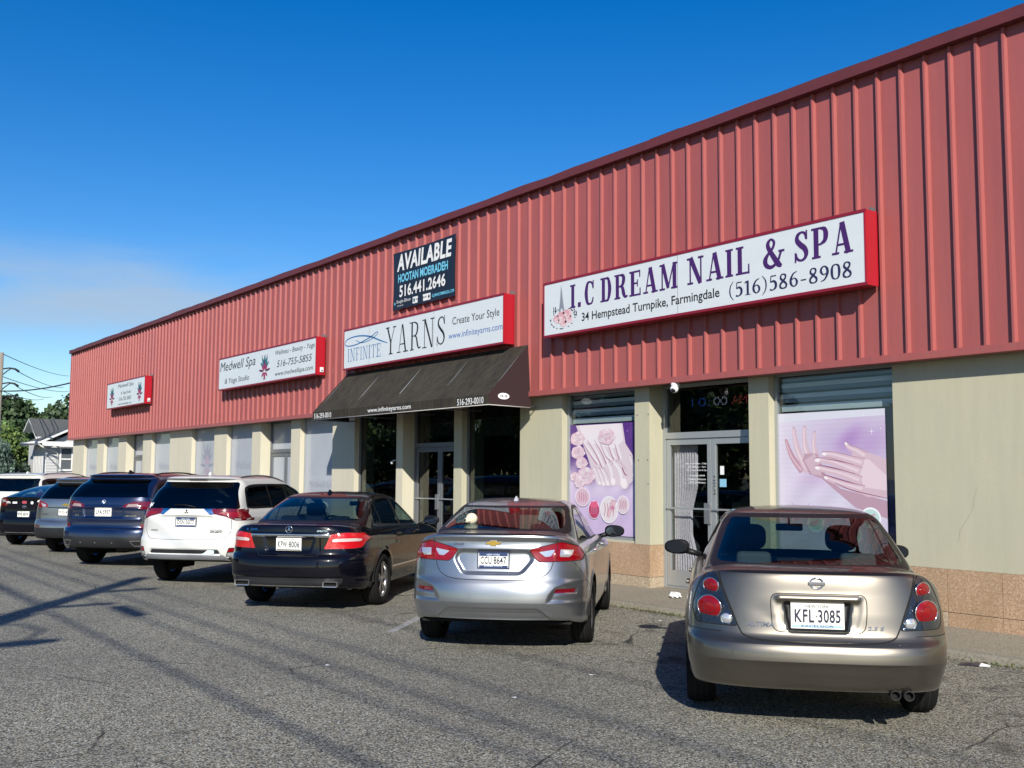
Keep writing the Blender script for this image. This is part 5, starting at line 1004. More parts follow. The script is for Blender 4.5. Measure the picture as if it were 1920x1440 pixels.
for i, (x, y, h_, c_) in enumerate(((-50, -35, 10, 5.2), (-60, -36, 11, 6), (-70, -34, 10, 5.6), (-81, -37, 12, 6.4), (-93, -35, 11, 6.4), (-106, -38, 12, 7), (-120, -36, 12, 7), (-136, -39, 13, 8), (-156, -42, 14, 9))):
    tree('leafy tree across the road, seen only as a dark reflection in glass and paint', (x, y, 0), h_, c_, 8000, dkc+brc[:1], .62, 30+i, z0=.02, group='trees across the road', clumps=18)
# ---------------------------------------------------------------- utility poles and wires
WD = mat('pole_wood', (.23, .20, .16), .9, noise=[(6, .6, (4, 4, .3), (.13, .11, .09))]); WR = mat('wire_black', (.012, .012, .014), .6)
t = empty('utility_pole', (-56, 10.2, 0), 0, 'grey wooden utility pole with curved insulator arms at the left edge', 'utility pole'); mb = MB(); mb.tube([(0, 0, 0), (0, 0, 7.65)], [.12, .085], WD, 12); mb.build('pole', t)
for z in (6.83, 6.1, 5.45):
    mb = MB(); mb.tube([(.0, 0, z-.35), (.05, .3, z-.05), (.1, .45, z+.06)], .03, WR, 6); mb.tube([(0, 0, z), (.1, .35, z+.07), (.15, .60, z+.03), (.2, .78, z-.10)], [.035, .035, .05, .06], WR, 8); mb.build('insulator_arm', t)
def wire(lab, P0, P1, sag, r_=.012, name='overhead_wire', grp=None, cat='wire'):
    mb = MB(); P0, P1 = Vector(P0), Vector(P1); mb.tube([P0.lerp(P1, i/24)-Vector((0, 0, sag*4*(i/24)*(1-i/24))) for i in range(25)], r_, WR, 5); return tag(mb.build(name), lab, cat, grp)
g_ = 'overhead wires left of the building'
for P0, P1, lab in (((-56, 10.2, 7.6), (-120, 28.69, 12.38), 'topmost thin overhead wire running right from the pole top'), ((-56, 10.98, 6.75), (-120, 28.13, 11.1), 'thin overhead wire from the upper insulator arm'), ((-56, 10.3, 6.45), (-120, 28.7, 10.68), 'thin overhead wire just below the upper insulator arm'), ((-56, 10.95, 6.0), (-120, 27.0, 10.0), 'thin overhead wire from the second insulator arm'), ((-56, 10.3, 5.75), (-120, 26.2, 9.74), 'lowest thin overhead wire, below the second insulator arm')): wire(lab, P0, P1, .25, .02, grp=g_)
wire('thick sagging service cable from the pole to the red building corner', (-56, 10.2, 5.75), (-43.7, 10.55, 5.33), .12, .03, 'service_cable', None, 'cable')
# the pole whose shadow crosses the lot: it stands behind the camera
t = empty('utility_pole', (-2.9, -4.95, 0), 0, 'utility pole with street lamp whose long shadow crosses the asphalt at left', 'utility pole'); mb = MB(); mb.tube([(0, 0, 0), (0, 0, 10.0)], [.20, .15], WD, 14); mb.tube([(.16, .16, 0), (.15, .15, 7.5)], .05, M_ALUD, 8); mb.build('pole', t)
mb = MB(); mb.tube([(0, 0, 6.9), (.25, .35, 7.0), (.5, .7, 6.75), (.55, .8, 6.4)], .03, M_ALUD, 8); mb.build('lamp_arm', t); mb = MB(); mb.sphere((.58, .82, 6.25), (.13, .42, .11), M_ALU, 14, 8); mb.build('lamp_head', t)
mb = MB(); mb.box(-.06, .06, -.1, .95, 8.75, 8.85, WD); mb.box(-.06, .06, -.1, .95, 7.75, 7.83, WD); mb.build('crossarm', t)
g_ = 'overhead wires along the road'
for i, (y, z, r_) in enumerate(((-4.1, 7.4, .026), (-4.0, 7.8, .018), (-4.1, 8.4, .021), (-4.05, 8.85, .012), (-4.1, 10.0, .018), (-4.3, 9.0, .010))):
    dy = (-.25, -.05, -.20, -.1, -.1, .1)[i]; wire('overhead cable out of the picture whose faint shadow runs across the asphalt', (-48, y-dy*1.6, z), (26, y+dy*1.6-.3*(i == 0), z), .15, r_, grp=g_)
wire('thin street cable out of the picture casting a faint shadow at the far left', (-48, -3.3, 7.6), (-2.9, -4.9, 7.9), .3, .03)
mb = MB(); mb.tube([(-2.6, -3.98, 7.70), (-1.65, -4.0, 7.70)], .10, M_BLACK, 12); tag(mb.build('splice_case'), 'cable splice case whose short dark shadow lies on the asphalt', 'splice case')
class Car:
    def __init__(s, label, pose, levels, paint, wr, wb, W, res=1., group='cars parked nose in along the shops', cat='car', name='parked_car', track=None, arch=True, spokes=5, kind='five', tw=.215, rim=None, back=(.02, .02, .02)):
        s.root = empty(name, (pose[0], pose[1], 0), R(pose[2]), label, cat, group); s.W = W; s.wb = wb; s.wr = wr; s.levels = levels; s.paint = paint
        s.sh = Shell(levels, res); arches(s.sh, (0, wb), wr); s.parts = {'body': [(0, paint)]}; s.n = 1
        s.wheelspec = (track or W-.115, tw, spokes, kind, rim)
    def soupify(s):
        s.sh.normals(); s.sp = s.sh.soup(); s.drop = s.new('drop', M_SEAM); cutarch(s.sp, (0, s.wb), s.wr, s.drop); return s.sp
    def new(s, part, m):
        for i, mm in s.parts.get(part, []):
            if mm is m: return i
        i = s.n; s.n += 1; s.parts.setdefault(part, []).append((i, m)); return i
    def c(s, poly, part, m, sym=False, cond=rear, view='x', only=None):
        if sym:
            s.sp.cut(poly, view, s.new(part+'|R', m), cond, only); s.sp.cut(mir(poly), view, s.new(part+'|L', m), cond, only)
        else: s.sp.cut(poly, view, s.new(part, m), cond, only)
    def side(s, poly, part, m, only=None):
        s.sp.cut(poly, 'y', s.new(part+'|R', m), rside, only); s.sp.cut(poly, 'y', s.new(part+'|L', m), lside, only)
    def seam(s, line, w_=.006, view='x', cond=rear, sym=False, m=None, closed=False):
        i = s.new('body', m or M_SEAM); ln = list(line)+([line[0]] if closed else [])
        s.sp.cut(thick(ln, w_), view, i, cond)
        if sym: s.sp.cut(thick([(-x, y) for x, y in ln], w_), view, i, cond)
    def sideseam(s, line, w_=.006):
        i = s.new('body', M_SEAM); s.sp.cut(thick(line, w_), 'y', i, rside); s.sp.cut(thick(line, w_), 'y', i, lside)
    def recess(s, poly, depth, soft=.02, view='rear', d=(0, 1, 0)):
        """sink (depth > 0) or raise the rear face inside an outline"""
        P = s.sh.P; k = sstep(0, soft, sdist(P[..., 0], P[..., 2], poly))*(s.sh.N[..., 1] < -.1)*(P[..., 1] < .6); s.sh.push(depth*k, d)
    def ridge(s, line, h, r_, d=(0, -1, 0)):
        P = s.sh.P; s.sh.push(h*np.exp(-(ldist(P[..., 0], P[..., 2], line)/r_)**2)*(s.sh.N[..., 1] < -.1)*(P[..., 1] < .6), d)
    def sidecrease(s, line, h, r_):
        P = s.sh.P; k = h*np.exp(-(ldist(P[..., 1], P[..., 2], line)/r_)**2)*(np.abs(s.sh.N[..., 0]) > .4); s.sh.push(k)
    def finish(s, wheels=True):
        for part, lst in s.parts.items():
            if part == 'drop': continue
            ids = [i for i, _ in lst]; nm = part.split('|')[0]; s.sp.build(nm, ids, [m for _, m in lst], s.root)
        t, tw, sk, kd, rim = s.wheelspec
        for y in (0, s.wb):
            for x in (-t, t): wheel(s.root, x, y, s.wr, tw, sk, kd, rim)
        under(s.root, s.levels[0], s.wr, (0, s.wb), s.W, s.levels)
    def glazing_front(s, zb, zt, wb_, wt, m):
        p = rpoly([(-wb_, zb), (wb_, zb), (wt, zt), (-wt, zt)], .05)
        s.sp.cut(rpoly([(-wb_-.03, zb-.02), (wb_+.03, zb-.02), (wt+.03, zt+.02), (-wt-.03, zt+.02)], .06), 'x', s.new('body', M_BLACK), front); s.sp.cut(p, 'x', s.new('windshield', m), front)
def bodyline(z, zz): return z
def exhaust(parent, x, y, z, kind='round', m=M_PIPE, n='exhaust_pipe', w_=.1, h=.05):
    mb = MB()
    if kind == 'round': mb.lathe([(.026, .2), (.026, 0), (.031, -.004), (.034, 0), (.034, .2)], m, 20, (x, y, z), 'Y'); mb.lathe([(.001, .04), (.026, .04)], M_DARKIN, 16, (x, y, z), 'Y')
    else:
        o = rpoly([(-w_/2, -h/2), (w_/2, -h/2), (w_/2*1.05, h/2), (-w_/2*.95, h/2)], .018); i_ = rpoly([(-w_/2+.01, -h/2+.009), (w_/2-.01, -h/2+.009), (w_/2*1.05-.01, h/2-.009), (-w_/2*.95+.01, h/2-.009)], .014)
        if x < 0: o = [(-a, b) for a, b in o]; i_ = [(-a, b) for a, b in i_]
        k = len(o)
        for j in range(k):
            a, b = o[j], o[(j+1) % k]; c, d = i_[j], i_[(j+1) % k]
            mb.face([(x+a[0], y, z+a[1]), (x+b[0], y, z+b[1]), (x+d[0], y+.002, z+d[1]), (x+c[0], y+.002, z+c[1])], m, True)
            mb.face([(x+a[0], y, z+a[1]), (x+b[0], y, z+b[1]), (x+b[0], y+.08, z+b[1]), (x+a[0], y+.08, z+a[1])], m, True)
            mb.face([(x+c[0], y+.002, z+c[1]), (x+d[0], y+.002, z+d[1]), (x+d[0], y+.07, z+d[1]), (x+c[0], y+.07, z+c[1])], M_CHROME, True)
        mb.poly([(x+a, y+.06, z+b) for a, b in i_], M_DARKIN)
    return mb.build(n, parent)
def disc(c, r_, m, parent, name, ry=None, th=.006, n=24):
    mb = MB(); ry = ry or r_; P = arcpts(c[0], c[2], r_, ry, n=n); mb.poly([(a, c[1]-th, b) for a, b in P], m)
    for i in range(len(P)):
        a, b = P[i], P[(i+1) % len(P)]; mb.face([(a[0], c[1]-th, a[1]), (b[0], c[1]-th, b[1]), (b[0], c[1]+.01, b[1]), (a[0], c[1]+.01, a[1])], m)
    return mb.build(name, parent)
def dome(mb, c, r_, m, bulge=.02, n=24, rings=5, ry=None):
    """shallow lens facing the rear"""
    ry = ry or r_; pr = []
    vs = []; fs = []
    for i in range(rings+1):
        t = i/rings; 
        for k in range(n):
            a = 2*math.pi*k/n; vs.append((c[0]+r_*t*math.cos(a), c[1]-bulge*(1-t*t), c[2]+ry*t*math.sin(a)))
    for i in range(rings):
        for k in range(n): k2 = (k+1) % n; fs.append((i*n+k, i*n+k2, (i+1)*n+k2, (i+1)*n+k))
    mb.mesh(vs, fs, m, True)
def torus(mb, c, R_, r_, m, n=30, k=8, sy=1, sz=1, axis='Y'):
    pts = [(c[0]+R_*math.cos(2*math.pi*i/n), c[1], c[2]+R_*sz*math.sin(2*math.pi*i/n)) for i in range(n+1)]; mb.tube(pts, r_, m, k, cap=False)
def sharkfin(parent, y, z, m, L=.16, h=.055):
    mb = MB(); P = [(-.5, 0), (-.38, .9), (-.25, 1), (.5, .05), (.5, 0)]
    a = [(-.018 if b < .5 else -.006, y+p*L, z+b*h-.005) for p, b in P]; a = [(-(.02*(1-b)+.004), y+p*L, z+b*h-.005) for p, b in P]; c = [(-x, yy, zz) for x, yy, zz in a]
    mb.poly(a, m); mb.poly(c[::-1], m); n = len(P)
    for i in range(n): mb.face([a[i], c[i], c[(i+1) % n], a[(i+1) % n]], m)
    return mb.build('antenna', parent)
# ---------------------------------------------------------------- bronze saloon, nearest
def car_bronze():
    D = lambda a, b, c_, d: (a, b, c_, d)
    lo = (.55, 3.3, .9, 2.3)
    L = [(-.82, .285, .74, .24, 3.60, .22)+lo, (-.93, .288, .80, .245, 3.70, .25)+lo, (-.975, .31, .84, .27, 3.75, .31)+lo, (-1.025, .40, .868, .37, 3.79, .40)+lo, (-1.062, .478, .882, .44, 3.80, .46)+lo, (-1.075, .49, .884, .46, 3.80, .48)+lo,
         (-1.07, .55, .888, .54, 3.80, .53)+lo, (-1.055, .595, .89, .60, 3.78, .58)+lo, (-1.012, .628, .892, .65, 3.75, .62)+lo, (-.99, .66, .892, .69, 3.73, .64)+lo, (-.965, .80, .888, .78, 3.68, .68)+(.56, 3.2, .95, 2.2), (-.945, .92, .878, .85, 3.6, .72)+(.58, 3.1, 1., 2.2),
         (-.928, 1.02, .862, .90, 3.5, .76)+(.6, 3., 1.05, 2.2), (-.915, 1.052, .85, .92, 3.44, .775)+(.6, 3., 1.1, 2.2), (-.88, 1.068, .83, .938, 3.3, .80)+(.58, 3., 1.1, 2.2), (-.60, 1.086, .785, .955, 2.5, .985)+(.55, 2.8, .7, 2.2), (-.55, 1.10, .775, .985, 2.4, 1.02)+(.52, 2.8, .6, 2.3),
         (-.22, 1.245, .715, 1.14, 2.02, 1.18)+(.45, 2.8, .5, 2.5), (.08, 1.372, .64, 1.30, 1.66, 1.33)+(.35, 2.8, .4, 2.6), (.20, 1.412, .602, 1.365, 1.48, 1.39)+(.3, 3, .35, 2.8), (.26, 1.43, .575, 1.395, 1.38, 1.412)+(.3, 3, .3, 2.8), (.42, 1.452, .50, 1.435, 1.2, 1.442)+(.28, 3, .3, 3), (.6, 1.468, .28, 1.464, 1.0, 1.465)+(.2, 3, .2, 3), (.7, 1.474, .0, 1.474, .9, 1.474)+(.08, 3, .08, 3)]
    paint = mat('paint_bronze', (.165, .148, .122), .36, .9, .7, noise=[(900, .25, (1, 1, 1), (.24, .215, .178)), (2.2, .3, (1, 1, 1), (.14, .125, .105))], back=(.03, .03, .03), coatr=.05)
    c = Car('bronze sedan with round red tail lamps, parked nearest the camera beside the nail salon door', (-5.085, 6.56, 42.4), L, paint, .325, 2.80, .895, res=1.15)
    rec = rpoly([(-.255, .672), (.265, .672), (.305, .80), (.305, .918), (-.29, .918), (-.29, .80)], .05)
    c.recess(rec, .007, .05); c.ridge([(-.25, .893), (.26, .893)], .017, .018)
    c.recess(rpoly([(-.195, .675), (.195, .675), (.225, .872), (-.225, .872)], .02), .028, .014)
    # dents left of the plate and by the model lettering
    P = c.sh.P
    for x, z, r_, h in ((-.36, .80, .09, .0035), (-.30, .76, .04, .0015), (.02, .53, .14, .002), (-.12, .97, .12, .0012)):
        c.sh.push(h*np.exp(-(((P[..., 0]-x)/r_)**2+((P[..., 2]-z)/(r_*.6))**2))*(c.sh.N[..., 1] < -.1), (0, 1, 0))
    c.sidecrease([(-.6, .93), (2.8, .88)], .006, .05)
    c.soupify(); sp = c.sp
    lamp = rpoly([(.525, .702), (.80, .706), (.825, .80), (.80, .90), (.765, .98), (.715, 1.035), (.665, 1.045), (.635, .97), (.585, .83)], .025, 3)
    # seams first
    lid = smoothline([(.645, 1.05), (.618, .95), (.555, .79), (.515, .69), (.48, .645), (.38, .622), (.15, .610), (0, .608)], 4)
    c.seam(lid, .010, sym=True)
    c.seam([(-.70, 1.073), (-.3, 1.078), (.3, 1.078), (.70, 1.073)], .004)
    c.seam(rpoly([(-.292, .675), (.30, .675), (.318, .80), (.318, .925), (-.303, .925), (-.303, .80)], .06), .006, closed=True)
    c.c([(x*1.0, y) for x, y in rpoly([(.518, .695), (.808, .699), (.834, .80), (.808, .905), (.772, .988), (.718, 1.043), (.660, 1.054), (.627, .972), (.578, .83)], .03, 3)], 'body', M_SEAM); c.c(mir(rpoly([(.518, .695), (.808, .699), (.834, .80), (.808, .905), (.772, .988), (.718, 1.043), (.660, 1.054), (.627, .972), (.578, .83)], .03, 3)), 'body', M_SEAM)
    c.c(lamp, 'tail_light', M_LAMPD, sym=True)
    c.c(rpoly([(-.190, .682), (.190, .682), (.220, .868), (-.220, .868)], .015), 'body', M_BLACK)
    # glass
    c.c(rpoly([(-.715, 1.05), (.715, 1.05), (.60, 1.40), (.53, 1.422), (-.53, 1.422), (-.60, 1.40)], .04), 'body', M_BLACK); c.c(rpoly([(-.665, 1.092), (.665, 1.092), (.545, 1.392), (-.545, 1.392)], .05), 'rear_window', G_CLEAR)
    dlo = smoothline([(-.02, 1.02), (.22, 1.19), (.5, 1.335), (.9, 1.385), (1.25, 1.375), (1.6, 1.29), (2.0, 1.13), (2.32, .99)], 3)+[(2.25, .962), (1.2, .965), (.1, .985)]
    c.side(dlo, 'window_trim', M_BLACK)
    c.side([(.33, 1.005), (.36, 1.2), (.52, 1.315), (.93, 1.362), (.99, 1.355), (1.0, .99)], 'side_window', G_CLEAR); c.side([(1.09, .985), (1.08, 1.35), (1.25, 1.345), (1.6, 1.26), (1.95, 1.115), (2.12, 1.03), (2.12, .985)], 'side_window', G_CLEAR); c.side([(.06, 1.015), (.23, 1.14), (.29, 1.18), (.29, 1.005)], 'side_window', G_CLEAR)
    c.glazing_front(1.0, 1.375, .66, .50, G_CLEAR)
    for ln in ([(1.04, .3), (1.05, .97)], [(2.25, .3), (2.32, .55), (2.3, .96)], [(.0, .70), (.22, .80), (.33, .97)], [(-.38, .66), (-1.2, .66)]): c.sideseam(ln)
    c.sideseam([(.35, .30), (2.3, .28)], .008)
    c.finish(); rt_ = c.root
    for sx, nm in ((1, 'R'), (-1, 'L')):
        lo_ = [o for o in rt_.children if o.name.startswith('tail_light')][0 if sx > 0 else 1]
        for (x, z, r_, m, b) in ((.70, .952, .052, M_RED, .018), (.712, .810, .080, M_RED, .022), (.598, .742, .036, M_CLEAR, .012)):
            y = surf_y(sp, sx*x, z); mb = MB(); tilt = (surf_y(sp, sx*x+.03, z)-surf_y(sp, sx*x-.03, z))/.06
            P0 = MB(); dome(P0, (0, 0, 0), r_, m, b); torus(P0, (0, .0, 0), r_, .005, M_CHROME, 28, 6)
            if m is M_RED: torus(P0, (0, -b*.72, 0), r_*.5, .003, M_REDD, 24, 6)
            P0.v = [(sx*x+a, y-.002+bb+a*tilt, z+cc) for a, bb, cc in P0.v]; P0.build('lamp_lens', lo_)
    pl = plate(rt_, surf_y(sp, 0, .78)-.006, .780, .345, .168, 'KFL-3085', mat('ink_navy', (.01, .015, .04), .5), None, bands=[(-.46, -.36, mat('plate_blue_band', (.35, .5, .62), .4))], x=.0, bot='EXCELSIOR')
    # round badge with a bar
    y = surf_y(sp, 0, .995)-.004; mb = MB(); torus(mb, (0, y, .995), .043, .006, M_CHROME, 30, 8, sz=.85); mb.box(-.055, .055, y-.010, y+.003, .984, 1.006, M_CHROME, .003); mb.build('badge', rt_)
    badge(rt_, sp, 'ALTIMA', M_BADGE, (-.47, .705, -.285, .735), .02, .25); badge(rt_, sp, '2.5 S', M_BADGE, (.315, .70, .425, .726), .02, .2)
    for x in (.485, .570): exhaust(rt_, x, -.955, .282, 'round', mat('sooty_steel', (.02, .02, .02), .6, .4))
    wing_mirror(rt_, -1.03, 2.05, 1.03, M_BLACK, .24, .14); wing_mirror(rt_, .985, 1.98, 1.02, M_BLACK, .22, .135)
    interior(rt_, dict(W=.85, shelf_y=-.52, shelf_z=1.03, front_y=1.78, belt=.95, dash_z=.93, mir_y=1.62, mir_z=1.25, lightshelf=True), M_SEATG)
    b = MB(); b.box(-.16, .16, -.40, -.30, 1.035, 1.075, M_BLACK, .01); b.box(-.15, .15, -.404, -.40, 1.04, 1.07, M_REDD); b.build('brake_light', rt_)
    for sx in (-1, 1):
        for y, x in ((.55, .885), (1.62, .885)):
            h = MB(); h.box(sx*(x-.012), sx*(x+.022), y-.09, y+.09, .835, .862, paint, .008); h.build('door_handle', rt_)
    return rt_
# ---------------------------------------------------------------- silver saloon
def car_silver():
    lo = (.6, 2.9, .9, 2.3)
    L = [(-.90, .335, .78, .25, 3.42, .22)+lo, (-.985, .335, .83, .255, 3.52, .25)+lo, (-1.01, .36, .86, .28, 3.56, .30)+lo, (-1.03, .42, .875, .38, 3.6, .40)+lo, (-1.045, .475, .885, .46, 3.62, .46)+lo, (-1.05, .50, .887, .48, 3.62, .5)+lo,
         (-1.045, .58, .892, .56, 3.62, .55)+lo, (-1.03, .66, .895, .64, 3.6, .6)+lo, (-1.0, .73, .895, .70, 3.58, .64)+lo, (-.985, .80, .892, .78, 3.5, .68)+lo, (-.965, .90, .885, .85, 3.45, .72)+lo, (-.95, 1.00, .87, .91, 3.4, .76)+(.6, 2.9, 1., 2.2),
         (-.945, 1.07, .855, .945, 3.3, .79)+(.6, 2.9, 1.05, 2.2), (-.96, 1.115, .84, .965, 3.2, .82)+(.58, 2.9, 1.05, 2.2), (-.955, 1.135, .83, .975, 3.1, .84)+(.58, 2.9, 1.05, 2.2), (-.92, 1.146, .815, .985, 3.0, .86)+(.56, 2.9, 1., 2.2), (-.66, 1.165, .77, 1.005, 2.42, 1.0)+(.5, 2.8, .7, 2.3), (-.62, 1.178, .76, 1.025, 2.32, 1.03)+(.48, 2.8, .6, 2.4),
         (-.28, 1.27, .71, 1.15, 1.95, 1.18)+(.42, 2.8, .5, 2.6), (.10, 1.36, .645, 1.29, 1.6, 1.33)+(.35, 2.8, .4, 2.8), (.28, 1.398, .60, 1.36, 1.4, 1.39)+(.3, 3, .35, 3), (.36, 1.415, .57, 1.39, 1.3, 1.41)+(.28, 3, .3, 3), (.55, 1.44, .48, 1.43, 1.15, 1.435)+(.25, 3, .3, 3), (.7, 1.455, .28, 1.452, 1.0, 1.453)+(.15, 3, .15, 3), (.78, 1.46, 0, 1.46, .92, 1.46)+(.05, 3, .05, 3)]
    paint = mat('paint_silver', (.31, .32, .335), .30, .88, .8, noise=[(900, .3, (1, 1, 1), (.43, .44, .455)), (3, .15, (1, 1, 1), (.27, .28, .295))], back=(.03, .03, .03), coatr=.05)
    c = Car('silver sedan with red lamps and gold cross badge, between the black and bronze sedans', (-8.904, 6.587, 44.5), L, paint, .325, 2.70, .895, res=1.05, spokes=10)
    hexo = rpoly([(-.40, .905), (-.345, 1.0), (.355, 1.0), (.405, .90), (.28, .752), (-.30, .752)], .05)
    c.recess(hexo, .030, .035)
    c.ridge([(-.44, 1.01), (.44, 1.01)], .006, .02)
    for sx in (1, -1):
        pk = rpoly([(sx*.50, .49), (sx*.56, .62), (sx*.66, .68), (sx*.95, .72), (sx*.95, .49)], .05); c.recess(pk, .018, .04)
        c.recess(rpoly([(sx*.56, .575), (sx*.80, .575), (sx*.80, .645), (sx*.60, .645)], .02), .012, .012)
    c.recess(rpoly([(-.58, .33), (-.46, .45), (.46, .45), (.58, .33)], .06), .02, .02); c.ridge([(-.56, .36), (-.45, .425), (.45, .425), (.56, .36)], .008, .012)
    c.sidecrease([(-.9, .95), (.2, .90), (2.6, .84)], .008, .03)
    c.soupify(); sp = c.sp
    c.seam(smoothline([(.61, 1.10), (.61, 1.07), (.60, .98), (.575, .88), (.545, .80), (.48, .745), (.38, .718), (.2, .710), (0, .708)], 4), .007, sym=True)
    c.c(rpoly([(.345, .995), (.40, 1.015), (.65, 1.075), (.80, 1.03), (.86, .985), (.84, .885), (.44, .878), (.40, .91)], .02, 3), 'body', M_SEAM); c.c(mir(rpoly([(.345, .995), (.40, 1.015), (.65, 1.075), (.80, 1.03), (.86, .985), (.84, .885), (.44, .878), (.40, .91)], .02, 3)), 'body', M_SEAM)
    c.c(rpoly([(.352, .994), (.405, 1.009), (.65, 1.068), (.80, 1.022), (.852, .98), (.832, .892), (.445, .885), (.407, .914)], .02, 3), 'tail_light', M_RED, sym=True)
    c.c(rpoly([(.44, .975), (.585, .998), (.585, .985), (.55, .935), (.50, .93)], .01), 'tail_light', M_CLEAR, sym=True)
    c.c(rpoly([(.635, .93), (.64, 1.0), (.76, .99), (.745, .945), (.72, .925)], .01), 'tail_light', M_CLEAR, sym=True)
    c.seam([(.605, .88), (.612, 1.08)], .006, sym=True)
    c.c(rpoly([(.59, .59), (.77, .59), (.78, .628), (.60, .628)], .01), 'reflector', M_REDD, sym=True, cond=rearall)
    c.c(rpoly([(-.70, 1.13), (.70, 1.13), (.64, 1.385), (-.64, 1.385)], .05), 'body', M_BLACK); c.c(rpoly([(-.635, 1.178), (.635, 1.178), (.56, 1.366), (-.56, 1.366)], .06), 'rear_window', G_MID)
    dlo = smoothline([(-.20, 1.07), (.05, 1.20), (.3, 1.30), (.65, 1.37), (1.05, 1.38), (1.4, 1.33), (1.8, 1.18), (2.18, 1.01)], 3)+[(2.1, .985), (1.1, .995), (0, 1.03)]
    c.side(dlo, 'window_trim', M_BLACK); c.side([(-.08, 1.075), (.1, 1.18), (.32, 1.275), (.66, 1.34), (.86, 1.352), (.86, 1.02), (.1, 1.045)], 'side_window', G_MID); c.side([(.95, 1.015), (.95, 1.352), (1.1, 1.35), (1.4, 1.30), (1.75, 1.165), (2.0, 1.05), (1.98, 1.005)], 'side_window', G_CLEAR)
    c.glazing_front(1.02, 1.37, .64, .50, G_CLEAR)
    for ln in ([(.93, .3), (.93, 1.0)], [(2.1, .3), (2.18, .55), (2.12, .99)], [(-.02, .70), (.1, .82), (.05, 1.03)], [(-.36, .62), (-.62, .70), (-.78, .885)]): c.sideseam(ln)
    c.sideseam([(.35, .30), (2.3, .28)], .008)
    c.finish(); rt_ = c.root
    navy = mat('plate_navy_frame', (.012, .02, .055), .35)
    plate(rt_, surf_y(sp, 0, .89)-.004, .892, .315, .165, 'CCU-8647', mat('ink_navy', (.01, .015, .04), .5), navy, fcol=mat('ink_pale', (.6, .65, .75), .5), bands=[(.28, .5, M_PLATEB), (-.5, -.34, M_PLATEB)], x=.0, bot='EMPIRE STATE')
    gold = mat('gold_badge', (.62, .40, .08), .3, .8); y = surf_y(sp, 0, 1.057)-.004
    bt = [(-.078, -.014), (-.062, .012), (-.028, .012), (-.028, .026), (.030, .026), (.030, .012), (.078, .012), (.062, -.014), (.028, -.014), (.028, -.028), (-.030, -.028), (-.030, -.014)]
    flatpart(rt_, 'badge', [[(a*1.06, b*1.12+1.057) for a, b in bt]], y+.002, M_CHROME, .005); flatpart(rt_, 'badge', [[(a*.94, b*.86+1.057) for a, b in bt]], y-.002, gold, .005)
    badge(rt_, sp, 'CRUZE', M_BADGE, (-.40, 1.035, -.29, 1.055), .02, .2); badge(rt_, sp, 'LT', M_BADGE, (.36, 1.035, .40, 1.055), .02, .2)
    wing_mirror(rt_, 1.0, 1.96, 1.04, M_BLACK, .24, .145); wing_mirror(rt_, -1.0, 1.96, 1.04, M_BLACK, .24, .145)
    interior(rt_, dict(W=.85, shelf_y=-.60, shelf_z=1.10, front_y=1.68, belt=1.0, dash_z=.95, mir_y=1.50, mir_z=1.27), M_SEAT)
    sharkfin(rt_, .55, 1.435, paint)
    for y in (.30, 1.35):
        for sx in (-1, 1):
            h = MB(); h.box(sx*.87, sx*.915, y-.09, y+.09, .915, .94, paint, .008); h.build('door_handle', rt_)
    # cream soft toy on the parcel shelf
    cream = mat('cream_plush', (.62, .56, .42), .95); t = empty('plush_toy', (0, 0, 0), 0, 'cream plush toy sitting on the parcel shelf of the silver sedan', 'soft toy'); 
    mb = MB(); mb.sphere((0, 0, .06), (.075, .06, .06), cream); mb.sphere((-.07, -.03, .03), (.04, .06, .025), cream); mb.sphere((.07, -.03, .03), (.04, .06, .025), cream); o = mb.build('torso', t)
    mb = MB(); mb.sphere((.01, 0, .165), (.062, .055, .06), cream); mb.sphere((-.025, -.03, .15), (.04, .045, .03), cream); mb.sphere((-.045, -.065, .155), .012, M_BLACK); mb.build('head', t)
    m4 = rt_.matrix_world if False else Matrix.Translation((rt_.location.x, rt_.location.y, 0)) @ Matrix.Rotation(rt_.rotation_euler.z, 4, 'Z'); t.location = m4 @ Vector((-.33, -.42, 1.10)); t.rotation_euler = (0, 0, R(44.5))
    return rt_
